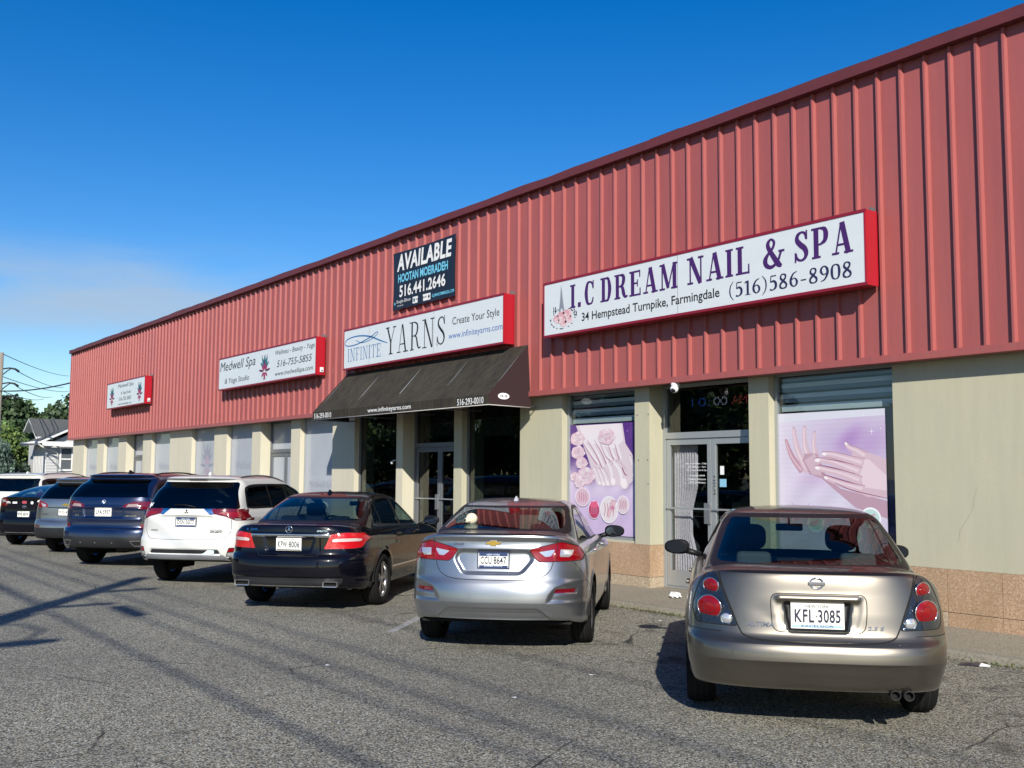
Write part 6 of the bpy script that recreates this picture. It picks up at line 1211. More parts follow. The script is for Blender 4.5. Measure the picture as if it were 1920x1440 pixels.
# ---------------------------------------------------------------- black saloon
def car_black():
    lo = (.6, 3.0, .9, 2.3)
    L = [(-.98, .315, .80, .25, 3.55, .22)+lo, (-1.06, .315, .85, .255, 3.64, .25)+lo, (-1.085, .33, .87, .27, 3.67, .29)+lo, (-1.10, .40, .895, .36, 3.7, .38)+lo, (-1.105, .43, .90, .40, 3.71, .42)+lo, (-1.13, .45, .905, .43, 3.72, .44)+lo, (-1.135, .55, .915, .53, 3.72, .52)+lo,
         (-1.125, .64, .922, .62, 3.72, .58)+lo, (-1.09, .70, .924, .68, 3.7, .62)+lo, (-1.06, .715, .924, .71, 3.69, .63)+lo, (-1.045, .80, .92, .78, 3.6, .68)+lo, (-1.04, .92, .908, .86, 3.55, .73)+lo, (-1.035, 1.01, .89, .92, 3.45, .77)+(.6, 3., 1., 2.2),
         (-1.03, 1.055, .872, .945, 3.38, .79)+(.62, 2.9, 1.05, 2.2), (-1.0, 1.075, .855, .96, 3.2, .82)+(.62, 2.9, 1.05, 2.2), (-.68, 1.10, .80, .985, 2.5, .99)+(.6, 2.8, .7, 2.3), (-.62, 1.118, .79, 1.01, 2.4, 1.02)+(.56, 2.8, .6, 2.4),
         (-.30, 1.26, .735, 1.15, 2.05, 1.17)+(.46, 2.8, .5, 2.6), (.06, 1.385, .66, 1.31, 1.65, 1.34)+(.36, 2.8, .4, 2.8), (.20, 1.42, .62, 1.375, 1.48, 1.40)+(.3, 3, .35, 3), (.28, 1.435, .59, 1.405, 1.38, 1.42)+(.28, 3, .3, 3), (.45, 1.456, .50, 1.442, 1.2, 1.45)+(.25, 3, .3, 3), (.62, 1.47, .28, 1.466, 1.05, 1.468)+(.15, 3, .15, 3), (.72, 1.474, 0, 1.474, .95, 1.474)+(.05, 3, .05, 3)]
    paint = mat('paint_black', (.003, .003, .006), .25, .0, .7, spec=.05, back=(.02, .02, .02), coatr=.03)
    c = Car('glossy black sedan with square exhausts, parked between the white SUV and the silver sedan', (-12.893, 6.351, 43), L, paint, .335, 2.87, .925, spokes=5, kind='twin', tw=.235)
    c.recess(rpoly([(-.30, .73), (.30, .73), (.36, .945), (-.36, .945)], .04), .020, .03); c.ridge([(-.5, .955), (.5, .955)], .010, .015)
    c.ridge([(-.52, .36), (.52, .36)], .004, .03)
    c.sidecrease([(-1.0, .93), (.3, .90), (2.9, .80)], .012, .05); c.sidecrease([(.4, .42), (2.6, .38)], .008, .03)
    c.soupify(); sp = c.sp
    c.seam(smoothline([(.53, 1.05), (.53, .95), (.46, .80), (.43, .76), (.40, .72), (.36, .702), (0, .696)], 4), .006, sym=True)
    lampo = rpoly([(.452, .785), (.79, .79), (.86, .80), (.90, .92), (.86, .975), (.70, .985), (.528, .965), (.49, .86)], .02, 3)
    c.c([(.655+(a-.655)*1.025, .88+(b-.88)*1.06) for a, b in lampo], 'body', M_SEAM, cond=rearall); c.c(mir([(.655+(a-.655)*1.025, .88+(b-.88)*1.06) for a, b in lampo]), 'body', M_SEAM, cond=rearall)
    led = mat('bright_red_lens', (.50, .004, .008), .2, 0, .6, bump=(110, .8, .004)); ledw = mat('pale_lens', (.75, .62, .60), .12, .2, 1., bump=(140, .6, .003))
    c.c(lampo, 'tail_light', led, sym=True, cond=rearall)
    c.c(rpoly([(.545, .90), (.60, .912), (.80, .915), (.86, .905), (.85, .878), (.60, .872), (.552, .872)], .008), 'tail_light', ledw, sym=True, cond=rearall)
    c.seam([(.515, .785), (.575, .975)], .005, sym=True)
    c.c(rpoly([(-.525, .927), (.525, .927), (.525, .963), (-.525, .963)], .005), 'trim_strip', M_CHROME)
    c.c(rpoly([(-.62, .335), (.62, .335), (.68, .36), (.70, .43), (-.70, .43), (-.68, .36)], .02), 'body', mat('bumper_grey', (.016, .017, .019), .45, spec=.3))
    c.c(rpoly([(-.50, .322), (.50, .322), (.50, .334), (-.50, .334)], .004), 'body', M_CHROME)
    c.c(rpoly([(-.73, 1.085), (.73, 1.085), (.655, 1.405), (-.655, 1.405)], .05), 'body', M_BLACK); c.c(rpoly([(-.70, 1.122), (.70, 1.122), (.60, 1.385), (-.60, 1.385)], .06), 'rear_window', G_MID)
    dlo = smoothline([(-.02, 1.05), (.03, 1.19), (.18, 1.32), (.45, 1.385), (.85, 1.405), (1.25, 1.385), (1.6, 1.29), (2.0, 1.13), (2.25, 1.02)], 3)+[(2.2, .985), (1.1, 1.0), (.2, 1.03)]
    dl2 = [(1.05+(a-1.05)*1.015, 1.19+(b-1.19)*1.06) for a, b in dlo]
    c.side(dl2, 'window_trim', M_CHROME); c.side(dlo, 'window_trim', M_BLACK)
    c.side([(.02, 1.07), (.07, 1.18), (.20, 1.30), (.26, 1.325), (.30, 1.05)], 'side_window', G_CLEAR); c.side([(.33, 1.05), (.29, 1.335), (.48, 1.365), (.82, 1.382), (1.02, 1.375), (1.08, 1.02)], 'side_window', G_CLEAR); c.side([(1.17, 1.015), (1.12, 1.37), (1.3, 1.35), (1.6, 1.265), (1.95, 1.115), (2.1, 1.045), (2.05, 1.005)], 'side_window', G_CLEAR)
    c.glazing_front(1.02, 1.38, .68, .53, G_CLEAR)
    for ln in ([(1.13, .3), (1.13, 1.0)], [(2.25, .3), (2.32, .6), (2.25, .99)], [(.05, .75), (.22, .86), (.25, 1.03)], [(-.37, .64), (-.7, .72), (-.85, .79)]): c.sideseam(ln)
    c.sideseam([(-.36, .62), (-.95, .62)], .004)
    c.side([(.45, .462), (2.45, .452), (2.45, .472), (.45, .482)], 'side_moulding', M_CHROME)
    c.side(rpoly([(-.22, .74), (-.06, .74), (-.06, .93), (-.22, .93)], .03), 'body', M_SEAM); c.sp.cut(rpoly([(-.214, .746), (-.066, .746), (-.066, .924), (-.214, .924)], .028), 'y', 0, rside)
    c.finish(); rt_ = c.root
    plate(rt_, surf_y(sp, 0, .84)-.006, .838, .330, .155, 'KPW-8006', mat('ink_navy', (.01, .015, .04), .5), None, x=0, bot=None, bands=[(-.48, -.40, M_BLACK)])
    y = surf_y(sp, 0, 1.02)-.006; mb = MB(); torus(mb, (0, y, 1.02), .043, .004, M_CHROME, 30, 8)
    for a in (90, 210, 330): mb.mesh([(.043*math.cos(R(a)), y, 1.02+.043*math.sin(R(a))), (.008*math.cos(R(a+90)), y-.006, 1.02+.008*math.sin(R(a+90))), (.008*math.cos(R(a-90)), y-.006, 1.02+.008*math.sin(R(a-90)))], [(0, 1, 2)], M_CHROME)
    mb.build('badge', rt_)
    badge(rt_, sp, 'E 350', M_CHROME, (-.60, 1.005, -.43, 1.03), .02, .1); badge(rt_, sp, '4MATIC', M_CHROME, (.36, .995, .50, 1.018), .02, .1)
    for sx in (1, -1): exhaust(rt_, sx*.575, -1.115, .362, 'sq', M_PIPE, w_=.19, h=.068)
    wing_mirror(rt_, 1.03, 2.02, 1.03, M_BLACK, .24, .14); wing_mirror(rt_, -1.03, 2.02, 1.03, M_BLACK, .24, .14)
    interior(rt_, dict(W=.87, shelf_y=-.60, shelf_z=1.05, front_y=1.75, belt=1.0, dash_z=.95, mir_y=1.58, mir_z=1.28), M_SEAT, (-.35, .0, .35))
    sharkfin(rt_, .42, 1.45, paint, .14, .06)
    for y in (.62, 1.55):
        for sx in (-1, 1):
            h = MB(); h.box(sx*.895, sx*.945, y-.10, y+.10, .90, .925, paint, .008); h.build('door_handle', rt_)
    return rt_
# ---------------------------------------------------------------- SUVs and the row behind
def rails(parent, x, y0, y1, z, m, h=.035, rise=.03):
    for sx in (-1, 1):
        mb = MB(); P = []
        for i in range(13):
            t = i/12; y = y0+(y1-y0)*t; e = min(1, min(t, 1-t)*7); P.append((sx*(x-.02*abs(t-.4)), y, z-.035+h*e+rise*math.sin(math.pi*min(1, t*1.15))-.06*max(0, t-.55)**1.5*2))
        mb.tube(P, .014, m, 8); mb.build('roof_rail', parent)
def suv_levels(W, zb, belt, zroof, yb, yg, yr, front, hood=1.0, ycowl=2.35, lip=.0, gb=None):
    """zb: bumper bottom; belt: glass base height; yb bumper, yg gate, yr rear roof edge"""
    lo = (.5, 3.2, .8, 2.4); gh = (.38, 3.4, .5, 2.6); g = gb or belt
    return [(yb+.17, zb, W-.10, zb-.06, front-.2, .28)+lo, (yb+.06, zb+.01, W-.05, zb-.05, front-.1, .31)+lo, (yb+.02, zb+.06, W-.03, zb, front-.04, .38)+lo, (yb, zb+.16, W-.012, zb+.10, front, .48)+lo, (yb+.005, zb+.26, W-.006, zb+.22, front, .56)+lo,
            (yb+.03, zb+.34, W, zb+.32, front-.02, .64)+lo, (yg-.015, zb+.375, W, zb+.36, front-.04, .68)+lo, (yg-.005, zb+.42, W, zb+.40, front-.06, .70)+lo, (yg+.0, belt-.20, W-.012, belt-.22, front-.15, .82)+lo, (yg+.01, belt-.08, W-.028, belt-.13, front-.3, .92)+lo, (yg+.025, belt-.01, W-.05, belt-.06, front-.6, hood)+(.45, 3.2, .9, 2.4),
            (yg+.045, belt+.03, W-.085, belt-.01, ycowl+.15, hood+.05)+gh, (yg+.06, belt+.06, W-.10, belt+.03, ycowl, hood+.09)+gh, ((yg+yr)/2+.03, (belt+zroof)/2+.01, W-.15, (belt+zroof)/2-.06, ycowl-.42, (belt+zroof)/2+.02)+gh, (yr+.02, zroof-.105, W-.21, zroof-.16, ycowl-.8, zroof-.14)+gh,
            (yr-.0, zroof-.075, W-.24, zroof-.115, ycowl-.9, zroof-.11)+gh, (yr-lip, zroof-.055, W-.265, zroof-.085, ycowl-1.0, zroof-.09)+gh, (yr+.03-lip*.5, zroof-.035, W-.31, zroof-.055, ycowl-1.1, zroof-.06)+gh, (yr+.25, zroof-.018, W-.45, zroof-.022, ycowl-1.3, zroof-.03)+(.3, 3, .4, 3), (yr+.6, zroof-.004, .22, zroof-.005, ycowl-1.5, zroof-.006)+(.2, 3, .2, 3), (yr+.8, zroof, 0, zroof, ycowl-1.7, zroof)+(.05, 3, .05, 3)]
def suv_side(c, belt, zroof, yr, W, ycowl, yD, gm=G_DARK, trim=None):
    t0 = zroof-.155
    dlo = rpoly(smoothline([(yD, belt+.035), (yD+.06, t0-.1), (yD+.22, t0-.015), (yD+.7, t0+.01), (ycowl-.95, t0-.01), (ycowl-.6, t0-.12), (ycowl-.12, belt+.05)], 3)+[(ycowl-.15, belt+.0), (1.2, belt+.01), (yD+.2, belt+.02)], .04, 2)
    if trim: c.side([((a-1)*1.02+1, (b-belt-.2)*1.07+belt+.2) for a, b in dlo], 'window_trim', trim)
    c.side(dlo, 'window_trim', M_BLACK)
    c.side([(yD+.05, belt+.06), (yD+.10, t0-.12), (yD+.24, t0-.045), (.33, t0-.02), (.36, belt+.045)], 'side_window', gm); c.side([(.42, belt+.045), (.39, t0-.02), (.98, t0-.018), (1.02, belt+.035)], 'side_window', gm); c.side([(1.10, belt+.035), (1.08, t0-.02), (ycowl-.98, t0-.03), (ycowl-.64, t0-.14), (ycowl-.25, belt+.04)], 'side_window', G_MID)
    for ln in ([(1.06, .35), (1.06, belt)], [(2.2, .35), (2.25, belt-.05)], [(.06, .85), (.22, belt-.05)]): c.sideseam(ln)
def car_white_suv():
    L = suv_levels(.90, .40, 1.17, 1.70, -1.03, -.955, -.60, 3.65, lip=.05)
    paint = mat('paint_white', (.60, .60, .57), .3, 0., .8, back=(.05, .05, .05), noise=[(1.5, .15, (1, 1, 1), (.52, .51, .47))])
    c = Car('white SUV with pointed red tail lamps, parked between the blue SUV and the black sedan', (-16.43, 6.25, 42.3), L, paint, .35, 2.67, .90, cat='suv', res=.95)
    c.recess(rpoly([(-.40, .90), (-.44, 1.085), (.44, 1.085), (.40, .90)], .04), .018, .03)
    c.ridge([(-.46, 1.075), (0, 1.085), (.46, 1.075)], .016, .014)
    c.recess(rpoly([(-.60, .49), (.60, .49), (.56, .575), (-.56, .575)], .03), .025, .012)
    c.sidecrease([(-.9, 1.05), (2.6, .98)], .010, .04)
    c.soupify(); sp = c.sp
    c.seam(smoothline([(.70, 1.02), (.70, .85), (.66, .78), (.58, .73), (.45, .718), (0, .712)], 4), .006, sym=True)
    c.seam([(.74, 1.20), (.60, 1.60)], .004, sym=True)
    c.c(rpoly([(-.775, 1.178), (.775, 1.178), (.625, 1.585), (-.625, 1.585)], .03), 'rear_window', G_DARK)
    c.c([(-.46, 1.182), (-.27, 1.182), (-.385, 1.088), (-.47, 1.10)], 'body', M_CHROME); c.c([(.46, 1.182), (.27, 1.182), (.385, 1.088), (.47, 1.10)], 'body', M_CHROME)
    lp = [(.40, 1.178), (.60, 1.180), (.83, 1.178), (.97, 1.172), (.93, 1.10), (.90, 1.00), (.76, 1.00), (.62, 1.06), (.44, 1.10)]
    c.c([(a, b) for a, b in lp], 'tail_light', M_REDD, sym=True, cond=rearall); c.c([(.50, 1.115), (.56, 1.135), (.87, 1.13), (.85, 1.075), (.72, 1.06), (.60, 1.09)], 'tail_light', M_RED, sym=True, cond=rearall); c.c([(.76, 1.005), (.86, 1.005), (.87, 1.035), (.73, 1.035)], 'tail_light', M_CLEAR, sym=True, cond=rearall)
    c.side([(-.75, 1.165), (-.46, 1.16), (-.60, 1.08), (-.66, 1.00), (-.75, 1.0)], 'tail_light', M_REDD)
    c.c(rpoly([(-.58, .505), (.58, .505), (.545, .565), (-.545, .565)], .02), 'body', mat('bumper_grey', (.016, .017, .019), .45, spec=.3))
    c.c(rpoly([(-.63, .405), (.63, .405), (.70, .43), (.62, .492), (-.62, .492), (-.70, .43)], .02), 'skid_plate', mat('satin_silver', (.30, .31, .33), .4, .5))
    for sx in (1, -1):
        p = rpoly([(sx*.66, .46), (sx*.79, .47), (sx*.80, .60), (sx*.70, .60)], .02); c.c(p, 'body', M_BLACK, cond=rearall); c.c(rpoly([(sx*.685, .535), (sx*.78, .545), (sx*.785, .59), (sx*.71, .59)], .01), 'reflector|'+('R' if sx > 0 else 'L'), M_RED, cond=rearall); c.c(rpoly([(sx*.675, .475), (sx*.775, .48), (sx*.778, .53), (sx*.69, .525)], .01), 'reflector|'+('R' if sx > 0 else 'L'), M_CLEAR, cond=rearall)
    c.side([(-.9, .34), (-.41, .34), (-.41, .44), (-.9, .46)], 'body', mat('bumper_grey', (.016, .017, .019), .45, spec=.3)); c.side([(.38, .33), (2.3, .33), (2.3, .45), (.38, .45)], 'body', mat('bumper_grey', (.016, .017, .019), .45, spec=.3))
    suv_side(c, 1.15, 1.70, -.6, .90, 2.35, -.52)
    c.glazing_front(1.15, 1.52, .66, .55, G_DARK); c.finish(); rt_ = c.root
    plate(rt_, surf_y(sp, 0, .97)-.006, .975, .345, .150, 'DSN-5077', mat('ink_navy', (.01, .015, .04), .5), mat('plate_navy_frame', (.012, .02, .055), .35), fcol=mat('ink_pale', (.6, .65, .75), .5), bands=[(.28, .5, M_PLATEB), (-.5, -.34, M_PLATEB)])
    y = surf_y(sp, 0, 1.135)-.002; k = .022; dm = []
    for cx, cz, a in ((0, 1.150, 90), (-.019, 1.117, 210), (.019, 1.117, 330)):
        ca, sa = math.cos(R(a)), math.sin(R(a)); dm.append([(cx+k*ca, cz+k*sa), (cx-k*.55*sa, cz+k*.55*ca), (cx-k*ca, cz-k*sa), (cx+k*.55*sa, cz-k*.55*ca)])
    flatpart(rt_, 'badge', dm, y, M_BLACK); badge(rt_, sp, 'MITSUBISHI', M_BLACK, (-.59, .842, -.47, .858), .03); badge(rt_, sp, 'OUTLANDER', M_BADGE, (.40, .852, .58, .870), .01, .2); badge(rt_, sp, 'PHEV', M_BLACK, (.40, .82, .60, .845), .04, .3)
    ev = mat('pale_blue_sticker', (.45, .68, .78), .5); yy = surf_y(sp, .40, .53)-.004; mb = MB(); mb.poly([(a, yy, b) for a, b in rpoly([(.29, .502), (.50, .505), (.50, .562), (.29, .562)], .028)], ev); mb.poly([(a, yy-.001, b) for a, b in rpoly([(.345, .512), (.49, .515), (.49, .552), (.345, .552)], .018)], M_PLATEW); mb.poly([(a, yy-.002, b) for a, b in [(.31, .515), (.335, .525), (.345, .555), (.318, .548)]], mat('ink_navy')); put_text(mb, 'CLEAN PASS', mat('ink_navy'), (.36, .525, .48, .542), lambda a, b: (a, yy-.002, b)); mb.build('sticker', rt_)
    yy = surf_y(sp, -.72, 1.24)-.004; mb = MB(); wh = mat('decal_white', (.8, .8, .8), .5)
    for pl in ([(-.70, 1.225), (-.665, 1.20), (-.645, 1.235), (-.66, 1.26), (-.69, 1.262)], [(-.655, 1.205), (-.628, 1.262), (-.615, 1.268), (-.635, 1.215)], [(-.69, 1.205), (-.675, 1.185), (-.655, 1.19), (-.668, 1.203)]): mb.poly([(a, surf_y(sp, a, b)-.004, b) for a, b in pl], wh)
    mb.build('sticker', rt_)
    mb = MB(); P = [(.0, surf_y(sp, 0, 1.205)-.012, 1.205), (-.18, surf_y(sp, -.18, 1.23)-.02, 1.235), (-.36, surf_y(sp, -.36, 1.23)-.02, 1.232)]; P = [(p[0]+.14, p[1], p[2]) for p in P]; mb.tube(P, .008, M_BLACK, 6); mb.build('rear_wiper', rt_)
    y = surf_y(sp, 0, 1.615); mb = MB(); mb.box(-.15, .15, y-.006, y+.02, 1.604, 1.622, mat('smoked_lens', (.10, .08, .08), .2, 0, 1.), .004); mb.build('brake_light', rt_)
    rails(rt_, .575, -.45, 1.35, 1.655, mat('satin_grey', (.16, .16, .17), .35, .6)); sharkfin(rt_, -.15, 1.70, paint); wing_mirror(rt_, 1.02, 2.05, 1.15, paint, .25, .17); wing_mirror(rt_, -1.02, 2.05, 1.15, paint, .25, .17)
    return rt_
def car_blue():
    L = suv_levels(.965, .36, 1.26, 1.73, -1.07, -.97, -.55, 3.8, hood=1.05, lip=.06)
    paint = mat('paint_blue', (.004, .013, .052), .28, .35, 1., back=(.02, .02, .02))
    c = Car('dark blue SUV with slim angled tail lamps, parked left of the nearer white SUV', (-20.4, 6.14, 41), L, paint, .37, 2.97, .965, cat='suv', res=.8, tw=.27)
    c.recess(rpoly([(-.40, .90), (-.44, 1.10), (.44, 1.10), (.40, .90)], .04), .02, .03); c.ridge([(-.75, 1.085), (0, 1.10), (.75, 1.085)], .02, .02); c.ridge([(-.7, .88), (.7, .88)], .012, .02)
    c.soupify(); sp = c.sp
    c.c(rpoly([(-.80, 1.275), (.80, 1.275), (.64, 1.60), (-.64, 1.60)], .03), 'rear_window', G_DARK)
    lp = rpoly([(.38, 1.10), (.43, 1.155), (.60, 1.205), (.92, 1.20), (.93, 1.07), (.84, 1.05), (.70, 1.10)], .01, 2)
    c.c(lp, 'tail_light', M_REDD, sym=True, cond=rearall); c.c([(.45, 1.105), (.49, 1.155), (.72, 1.165), (.74, 1.115)], 'tail_light', mat('smoked_pale_lens', (.30, .22, .20), .2, 0, 1.), sym=True, cond=rearall); c.side([(-.95, 1.19), (-.55, 1.17), (-.66, 1.06), (-.95, 1.06)], 'tail_light', M_REDD)
    bg_ = mat('bumper_grey', (.016, .017, .019), .45, spec=.3); c.c(rpoly([(-.70, .37), (.70, .37), (.86, .56), (-.86, .56)], .02), 'body', bg_, cond=rearall)
    for sx in (1, -1):
        o = rpoly([(sx*.585, .50), (sx*.79, .505), (sx*.775, .40), (sx*.66, .395)], .02); c.c(o, 'exhaust_trim|'+('R' if sx > 0 else 'L'), M_CHROME, cond=rearall); c.c([(sx*.688+(a-sx*.688)*.84, .45+(b-.45)*.74) for a, b in o], 'exhaust_trim|'+('R' if sx > 0 else 'L'), M_DARKIN, cond=rearall)
        c.c(rpoly([(sx*.72, .72), (sx*.80, .72), (sx*.80, .80), (sx*.72, .80)], .01), 'reflector|'+('R' if sx > 0 else 'L'), M_REDD, cond=rearall)
    c.seam([(-.76, .865), (.76, .865)], .006); suv_side(c, 1.20, 1.73, -.55, .965, 2.5, -.55); c.glazing_front(1.2, 1.55, .7, .6, G_DARK)
    c.finish(); rt_ = c.root
    plate(rt_, surf_y(sp, 0, 1.0)-.006, 1.01, .335, .155, 'LFA-5937', mat('ink_navy', (.01, .015, .04), .5), None, bot='EXCELSIOR')
    y = surf_y(sp, 0, 1.19)-.002; disc((0, y, 1.19), .042, mat('decal_white', (.8, .8, .8), .5), rt_, 'badge'); mb = MB()
    for q in (0, 2): mb.poly([(0, y-.008, 1.19)]+[(a, y-.008, b) for a, b in arcpts(0, 1.19, .03, .03, 90*q, 90*q+90, 6)], mat('badge_blue', (.02, .15, .5), .3))
    torus(mb, (0, y-.006, 1.19), .036, .006, M_BLACK, 24, 6); mb.build('badge', rt_)
    badge(rt_, sp, 'X5', M_CHROME, (-.60, .935, -.50, .965), .02); badge(rt_, sp, 'xDrive40i', M_CHROME, (.45, .935, .65, .958), .01, .1)
    for x in (-.38, -.08, .26): disc((x, surf_y(sp, x, .46)-.001, .46), .014, mat('satin_grey', (.16, .16, .17), .35, .6), rt_, 'parking_sensor', n=12)
    rails(rt_, .62, -.4, 1.6, 1.70, M_BLACK); sharkfin(rt_, -.1, 1.725, M_BLACK, .17, .06); wing_mirror(rt_, 1.07, 2.2, 1.2, paint, .26, .18); wing_mirror(rt_, -1.07, 2.2, 1.2, paint, .26, .18)
    return rt_
def car_silver_suv():
    L = suv_levels(.92, .34, 1.14, 1.63, -1.0, -.93, -.52, 3.65, lip=.08)
    c = Car('silver SUV with black lower bumper, parked between the black hatchback and the dark blue SUV', (-24.03, 6.34, 41), L, mat('paint_silver'), .35, 2.72, .92, cat='suv', res=.7)
    c.soupify(); sp = c.sp
    c.c(rpoly([(-.80, 1.165), (.80, 1.165), (.63, 1.50), (-.63, 1.50)], .03), 'rear_window', G_DARK)
    lp = rpoly([(.44, 1.045), (.50, 1.075), (.80, 1.155), (.90, 1.12), (.90, .99), (.45, .985)], .01, 2); c.c(lp, 'tail_light', M_RED, sym=True, cond=rearall); c.c([(.50, 1.005), (.50, 1.045), (.66, 1.085), (.60, 1.005)], 'tail_light', M_CLEAR, sym=True, cond=rearall)
    c.c([(-.45, .976), (.45, .976), (.45, .992), (-.45, .992)], 'body', M_BLACK); bk = mat('bumper_grey', (.016, .017, .019), .45, spec=.3)
    c.c([(-1, .2), (1, .2), (1, .56), (-1, .56)], 'body', bk, cond=rearall); c.side([(-1.1, .2), (-.4, .2), (-.4, .56), (-1.1, .56)], 'body', bk); c.c(rpoly([(.60, .575), (.80, .575), (.80, .60), (.60, .60)], .006), 'reflector', M_REDD, sym=True, cond=rearall)
    c.seam(smoothline([(.66, .98), (.66, .80), (.56, .70), (0, .68)], 4), .007, sym=True)
    suv_side(c, 1.12, 1.63, -.52, .92, 2.35, -.5, trim=M_CHROME); c.glazing_front(1.12, 1.45, .66, .55, G_DARK); c.finish(); rt_ = c.root
    plate(rt_, surf_y(sp, 0, .88)-.006, .89, .32, .155, 'KVJ-1492', mat('ink_navy', (.01, .015, .04), .5), mat('plate_navy_frame', (.012, .02, .055), .35))
    gold = mat('gold_badge', (.62, .40, .08), .3, .8); y = surf_y(sp, 0, 1.045)-.004; bt = [(-.09, -.014), (-.07, .014), (-.03, .014), (-.03, .028), (.03, .028), (.03, .014), (.09, .014), (.07, -.014), (.03, -.014), (.03, -.028), (-.03, -.028), (-.03, -.014)]
    flatpart(rt_, 'badge', [[(a, b+1.045) for a, b in bt]], y, gold); badge(rt_, sp, 'EQUINOX', M_BLACK, (-.56, .83, -.42, .85), .02)
    sharkfin(rt_, .0, 1.625, mat('paint_silver')); rails(rt_, .60, -.3, 1.3, 1.60, mat('satin_grey', (.16, .16, .17), .35, .6)); wing_mirror(rt_, 1.02, 2.05, 1.12, M_BLACK, .25, .17); wing_mirror(rt_, -1.02, 2.05, 1.12, M_BLACK, .25, .17)
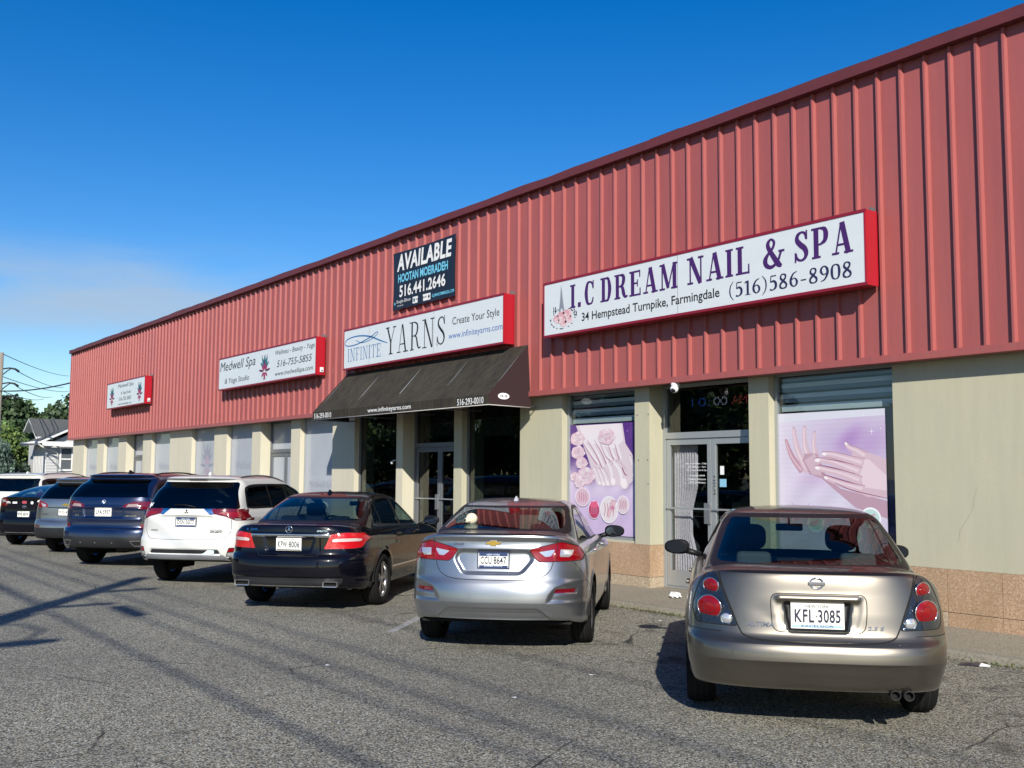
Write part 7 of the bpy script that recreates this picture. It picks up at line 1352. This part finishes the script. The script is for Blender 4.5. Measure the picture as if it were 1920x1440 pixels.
def car_hatch():
    lo = (.5, 3.0, .8, 2.4); gh = (.4, 2.8, .5, 2.6)
    L = [(-.72, .27, .80, .24, 3.3, .24)+lo, (-.82, .28, .85, .25, 3.42, .27)+lo, (-.87, .36, .89, .32, 3.5, .36)+lo, (-.89, .50, .905, .46, 3.55, .48)+lo, (-.88, .62, .91, .60, 3.55, .58)+lo, (-.85, .70, .91, .68, 3.53, .64)+lo, (-.82, .85, .905, .84, 3.4, .72)+lo, (-.82, 1.0, .885, .93, 3.2, .80)+lo, (-.84, 1.10, .86, .97, 3.0, .86)+lo, (-.85, 1.15, .84, .99, 2.8, .9)+lo,
         (-.80, 1.165, .81, 1.01, 2.4, 1.0)+(.5, 2.8, .7, 2.3), (-.60, 1.22, .77, 1.07, 2.15, 1.08)+gh, (-.15, 1.33, .69, 1.24, 1.8, 1.24)+gh, (.2, 1.395, .61, 1.35, 1.45, 1.36)+gh, (.35, 1.415, .56, 1.39, 1.3, 1.39)+gh, (.55, 1.435, .42, 1.42, 1.1, 1.42)+(.25, 3, .3, 3), (.75, 1.445, .2, 1.442, .95, 1.442)+(.1, 3, .1, 3), (.8, 1.448, 0, 1.448, .88, 1.448)+(.03, 3, .03, 3)]
    c = Car('black hatchback with bumper stickers, partly hidden by the silver SUV', (-27.0, 6.08, 41), L, mat('paint_black'), .325, 2.70, .91, res=.7)
    c.soupify(); sp = c.sp
    c.c(rpoly([(-.72, 1.175), (.72, 1.175), (.58, 1.385), (-.58, 1.385)], .04), 'rear_window', G_MID); c.c(rpoly([(-.50, 1.055), (.50, 1.055), (.52, 1.145), (-.52, 1.145)], .02), 'rear_window', G_DARK)
    c.c(rpoly([(.42, 1.0), (.50, 1.13), (.88, 1.14), (.88, .93), (.52, .94)], .02), 'tail_light', M_REDD, sym=True, cond=rearall); c.c(rpoly([(.52, 1.04), (.55, 1.09), (.70, 1.09), (.66, 1.03)], .01), 'tail_light', M_CLEAR, sym=True, cond=rearall)
    c.seam([(-.7, .88), (.7, .88)], .004); dlo = smoothline([(-.25, 1.10), (.1, 1.24), (.6, 1.35), (1.1, 1.365), (1.5, 1.27), (2.05, 1.03)], 3)+[(2.0, 1.0), (0, 1.06)]
    c.side(dlo, 'window_trim', M_BLACK); c.side([(-.1, 1.11), (.15, 1.22), (.6, 1.32), (.9, 1.335), (.9, 1.05)], 'side_window', G_MID); c.side([(.98, 1.04), (.98, 1.335), (1.15, 1.33), (1.45, 1.25), (1.85, 1.07), (1.85, 1.03)], 'side_window', G_MID); c.glazing_front(1.03, 1.35, .64, .5, G_CLEAR)
    c.c([(-.50, .32), (.50, .32), (.50, .335), (-.50, .335)], 'body', M_CHROME)
    c.finish(); rt_ = c.root
    plate(rt_, surf_y(sp, 0, .755)-.006, .755, .31, .13, 'FVL-8074', mat('ink_navy', (.01, .015, .04), .5), None)
    y = surf_y(sp, 0, .93)-.004; mb = MB(); torus(mb, (0, y, .93), .05, .005, M_CHROME, 26, 6, sz=.62); mb.tube([(-.02, y, .905), (-.012, y-.003, .955)], .005, M_CHROME, 6); mb.tube([(.012, y, .905), (.02, y-.003, .955)], .005, M_CHROME, 6); mb.tube([(-.016, y, .927), (.016, y, .933)], .005, M_CHROME, 6); mb.build('badge', rt_)
    wh = mat('decal_white', (.8, .8, .8), .5)
    for s_, x0, x1, z0, z1, bx in (('SUPPORT', -.50, -.36, 1.00, 1.05, None), ('', -.32, -.20, 1.0, 1.04, wh), ('', -.06, .06, 1.0, 1.06, mat('decal_red', (.35, .05, .08), .5)), ('', .34, .44, 1.04, 1.09, wh)):
        yy = surf_y(sp, (x0+x1)/2, (z0+z1)/2)-.006; mb = MB()
        if bx: mb.poly([(a, yy, b) for a, b in rpoly([(x0, z0), (x1, z0), (x1, z1), (x0, z1)], .01)], bx)
        if s_: put_text(mb, s_, wh, (x0, z0, x1, z1), lambda a, b: (a, yy, b), bold=.03)
        mb.build('sticker', rt_)
    disc((.20, surf_y(sp, .2, 1.02)-.001, 1.02), .035, wh, rt_, 'sticker')
    interior(rt_, dict(W=.85, shelf_y=-.6, shelf_z=1.1, front_y=1.68, belt=1.0, dash_z=.95, mir_y=1.50, mir_z=1.27), M_SEAT); wing_mirror(rt_, 1.0, 1.9, 1.05, M_BLACK); wing_mirror(rt_, -1.0, 1.9, 1.05, M_BLACK)
def car_white_far():
    L = suv_levels(.97, .42, 1.20, 1.72, -1.1, -1.02, -.75, 3.7, lip=.03)
    c = Car('white SUV at the far left end of the row, behind the black hatchback', (-31.05, 6.6, 41), L, mat('paint_white'), .37, 2.9, .97, cat='suv', res=.6)
    c.soupify(); sp = c.sp
    c.c(rpoly([(-.80, 1.22), (.80, 1.22), (.70, 1.57), (-.70, 1.57)], .03), 'rear_window', G_DARK); c.c(rpoly([(.74, .95), (.92, .95), (.92, 1.20), (.78, 1.20)], .02), 'tail_light', M_RED, sym=True, cond=rearall)
    c.c(rpoly([(-.8, .42), (.8, .42), (.8, .52), (-.8, .52)], .02), 'body', mat('bumper_grey', (.016, .017, .019), .45, spec=.3)); c.seam([(-.75, .78), (.75, .78)], .006)
    suv_side(c, 1.18, 1.72, -.75, .97, 2.35, -.72); c.glazing_front(1.18, 1.5, .7, .6, G_DARK); c.finish(); rt_ = c.root
    plate(rt_, surf_y(sp, 0, .9)-.006, .9, .31, .155, 'JRT-2205', mat('ink_navy', (.01, .015, .04), .5), None)
    rails(rt_, .66, -.5, 1.4, 1.69, mat('satin_grey', (.16, .16, .17), .35, .6)); sharkfin(rt_, -.2, 1.715, mat('paint_white')); wing_mirror(rt_, 1.08, 2.05, 1.18, M_BLACK); wing_mirror(rt_, -1.08, 2.05, 1.18, M_BLACK)
for fn_ in (car_bronze, car_silver, car_black, car_white_suv, car_blue, car_silver_suv, car_hatch, car_white_far): fn_()
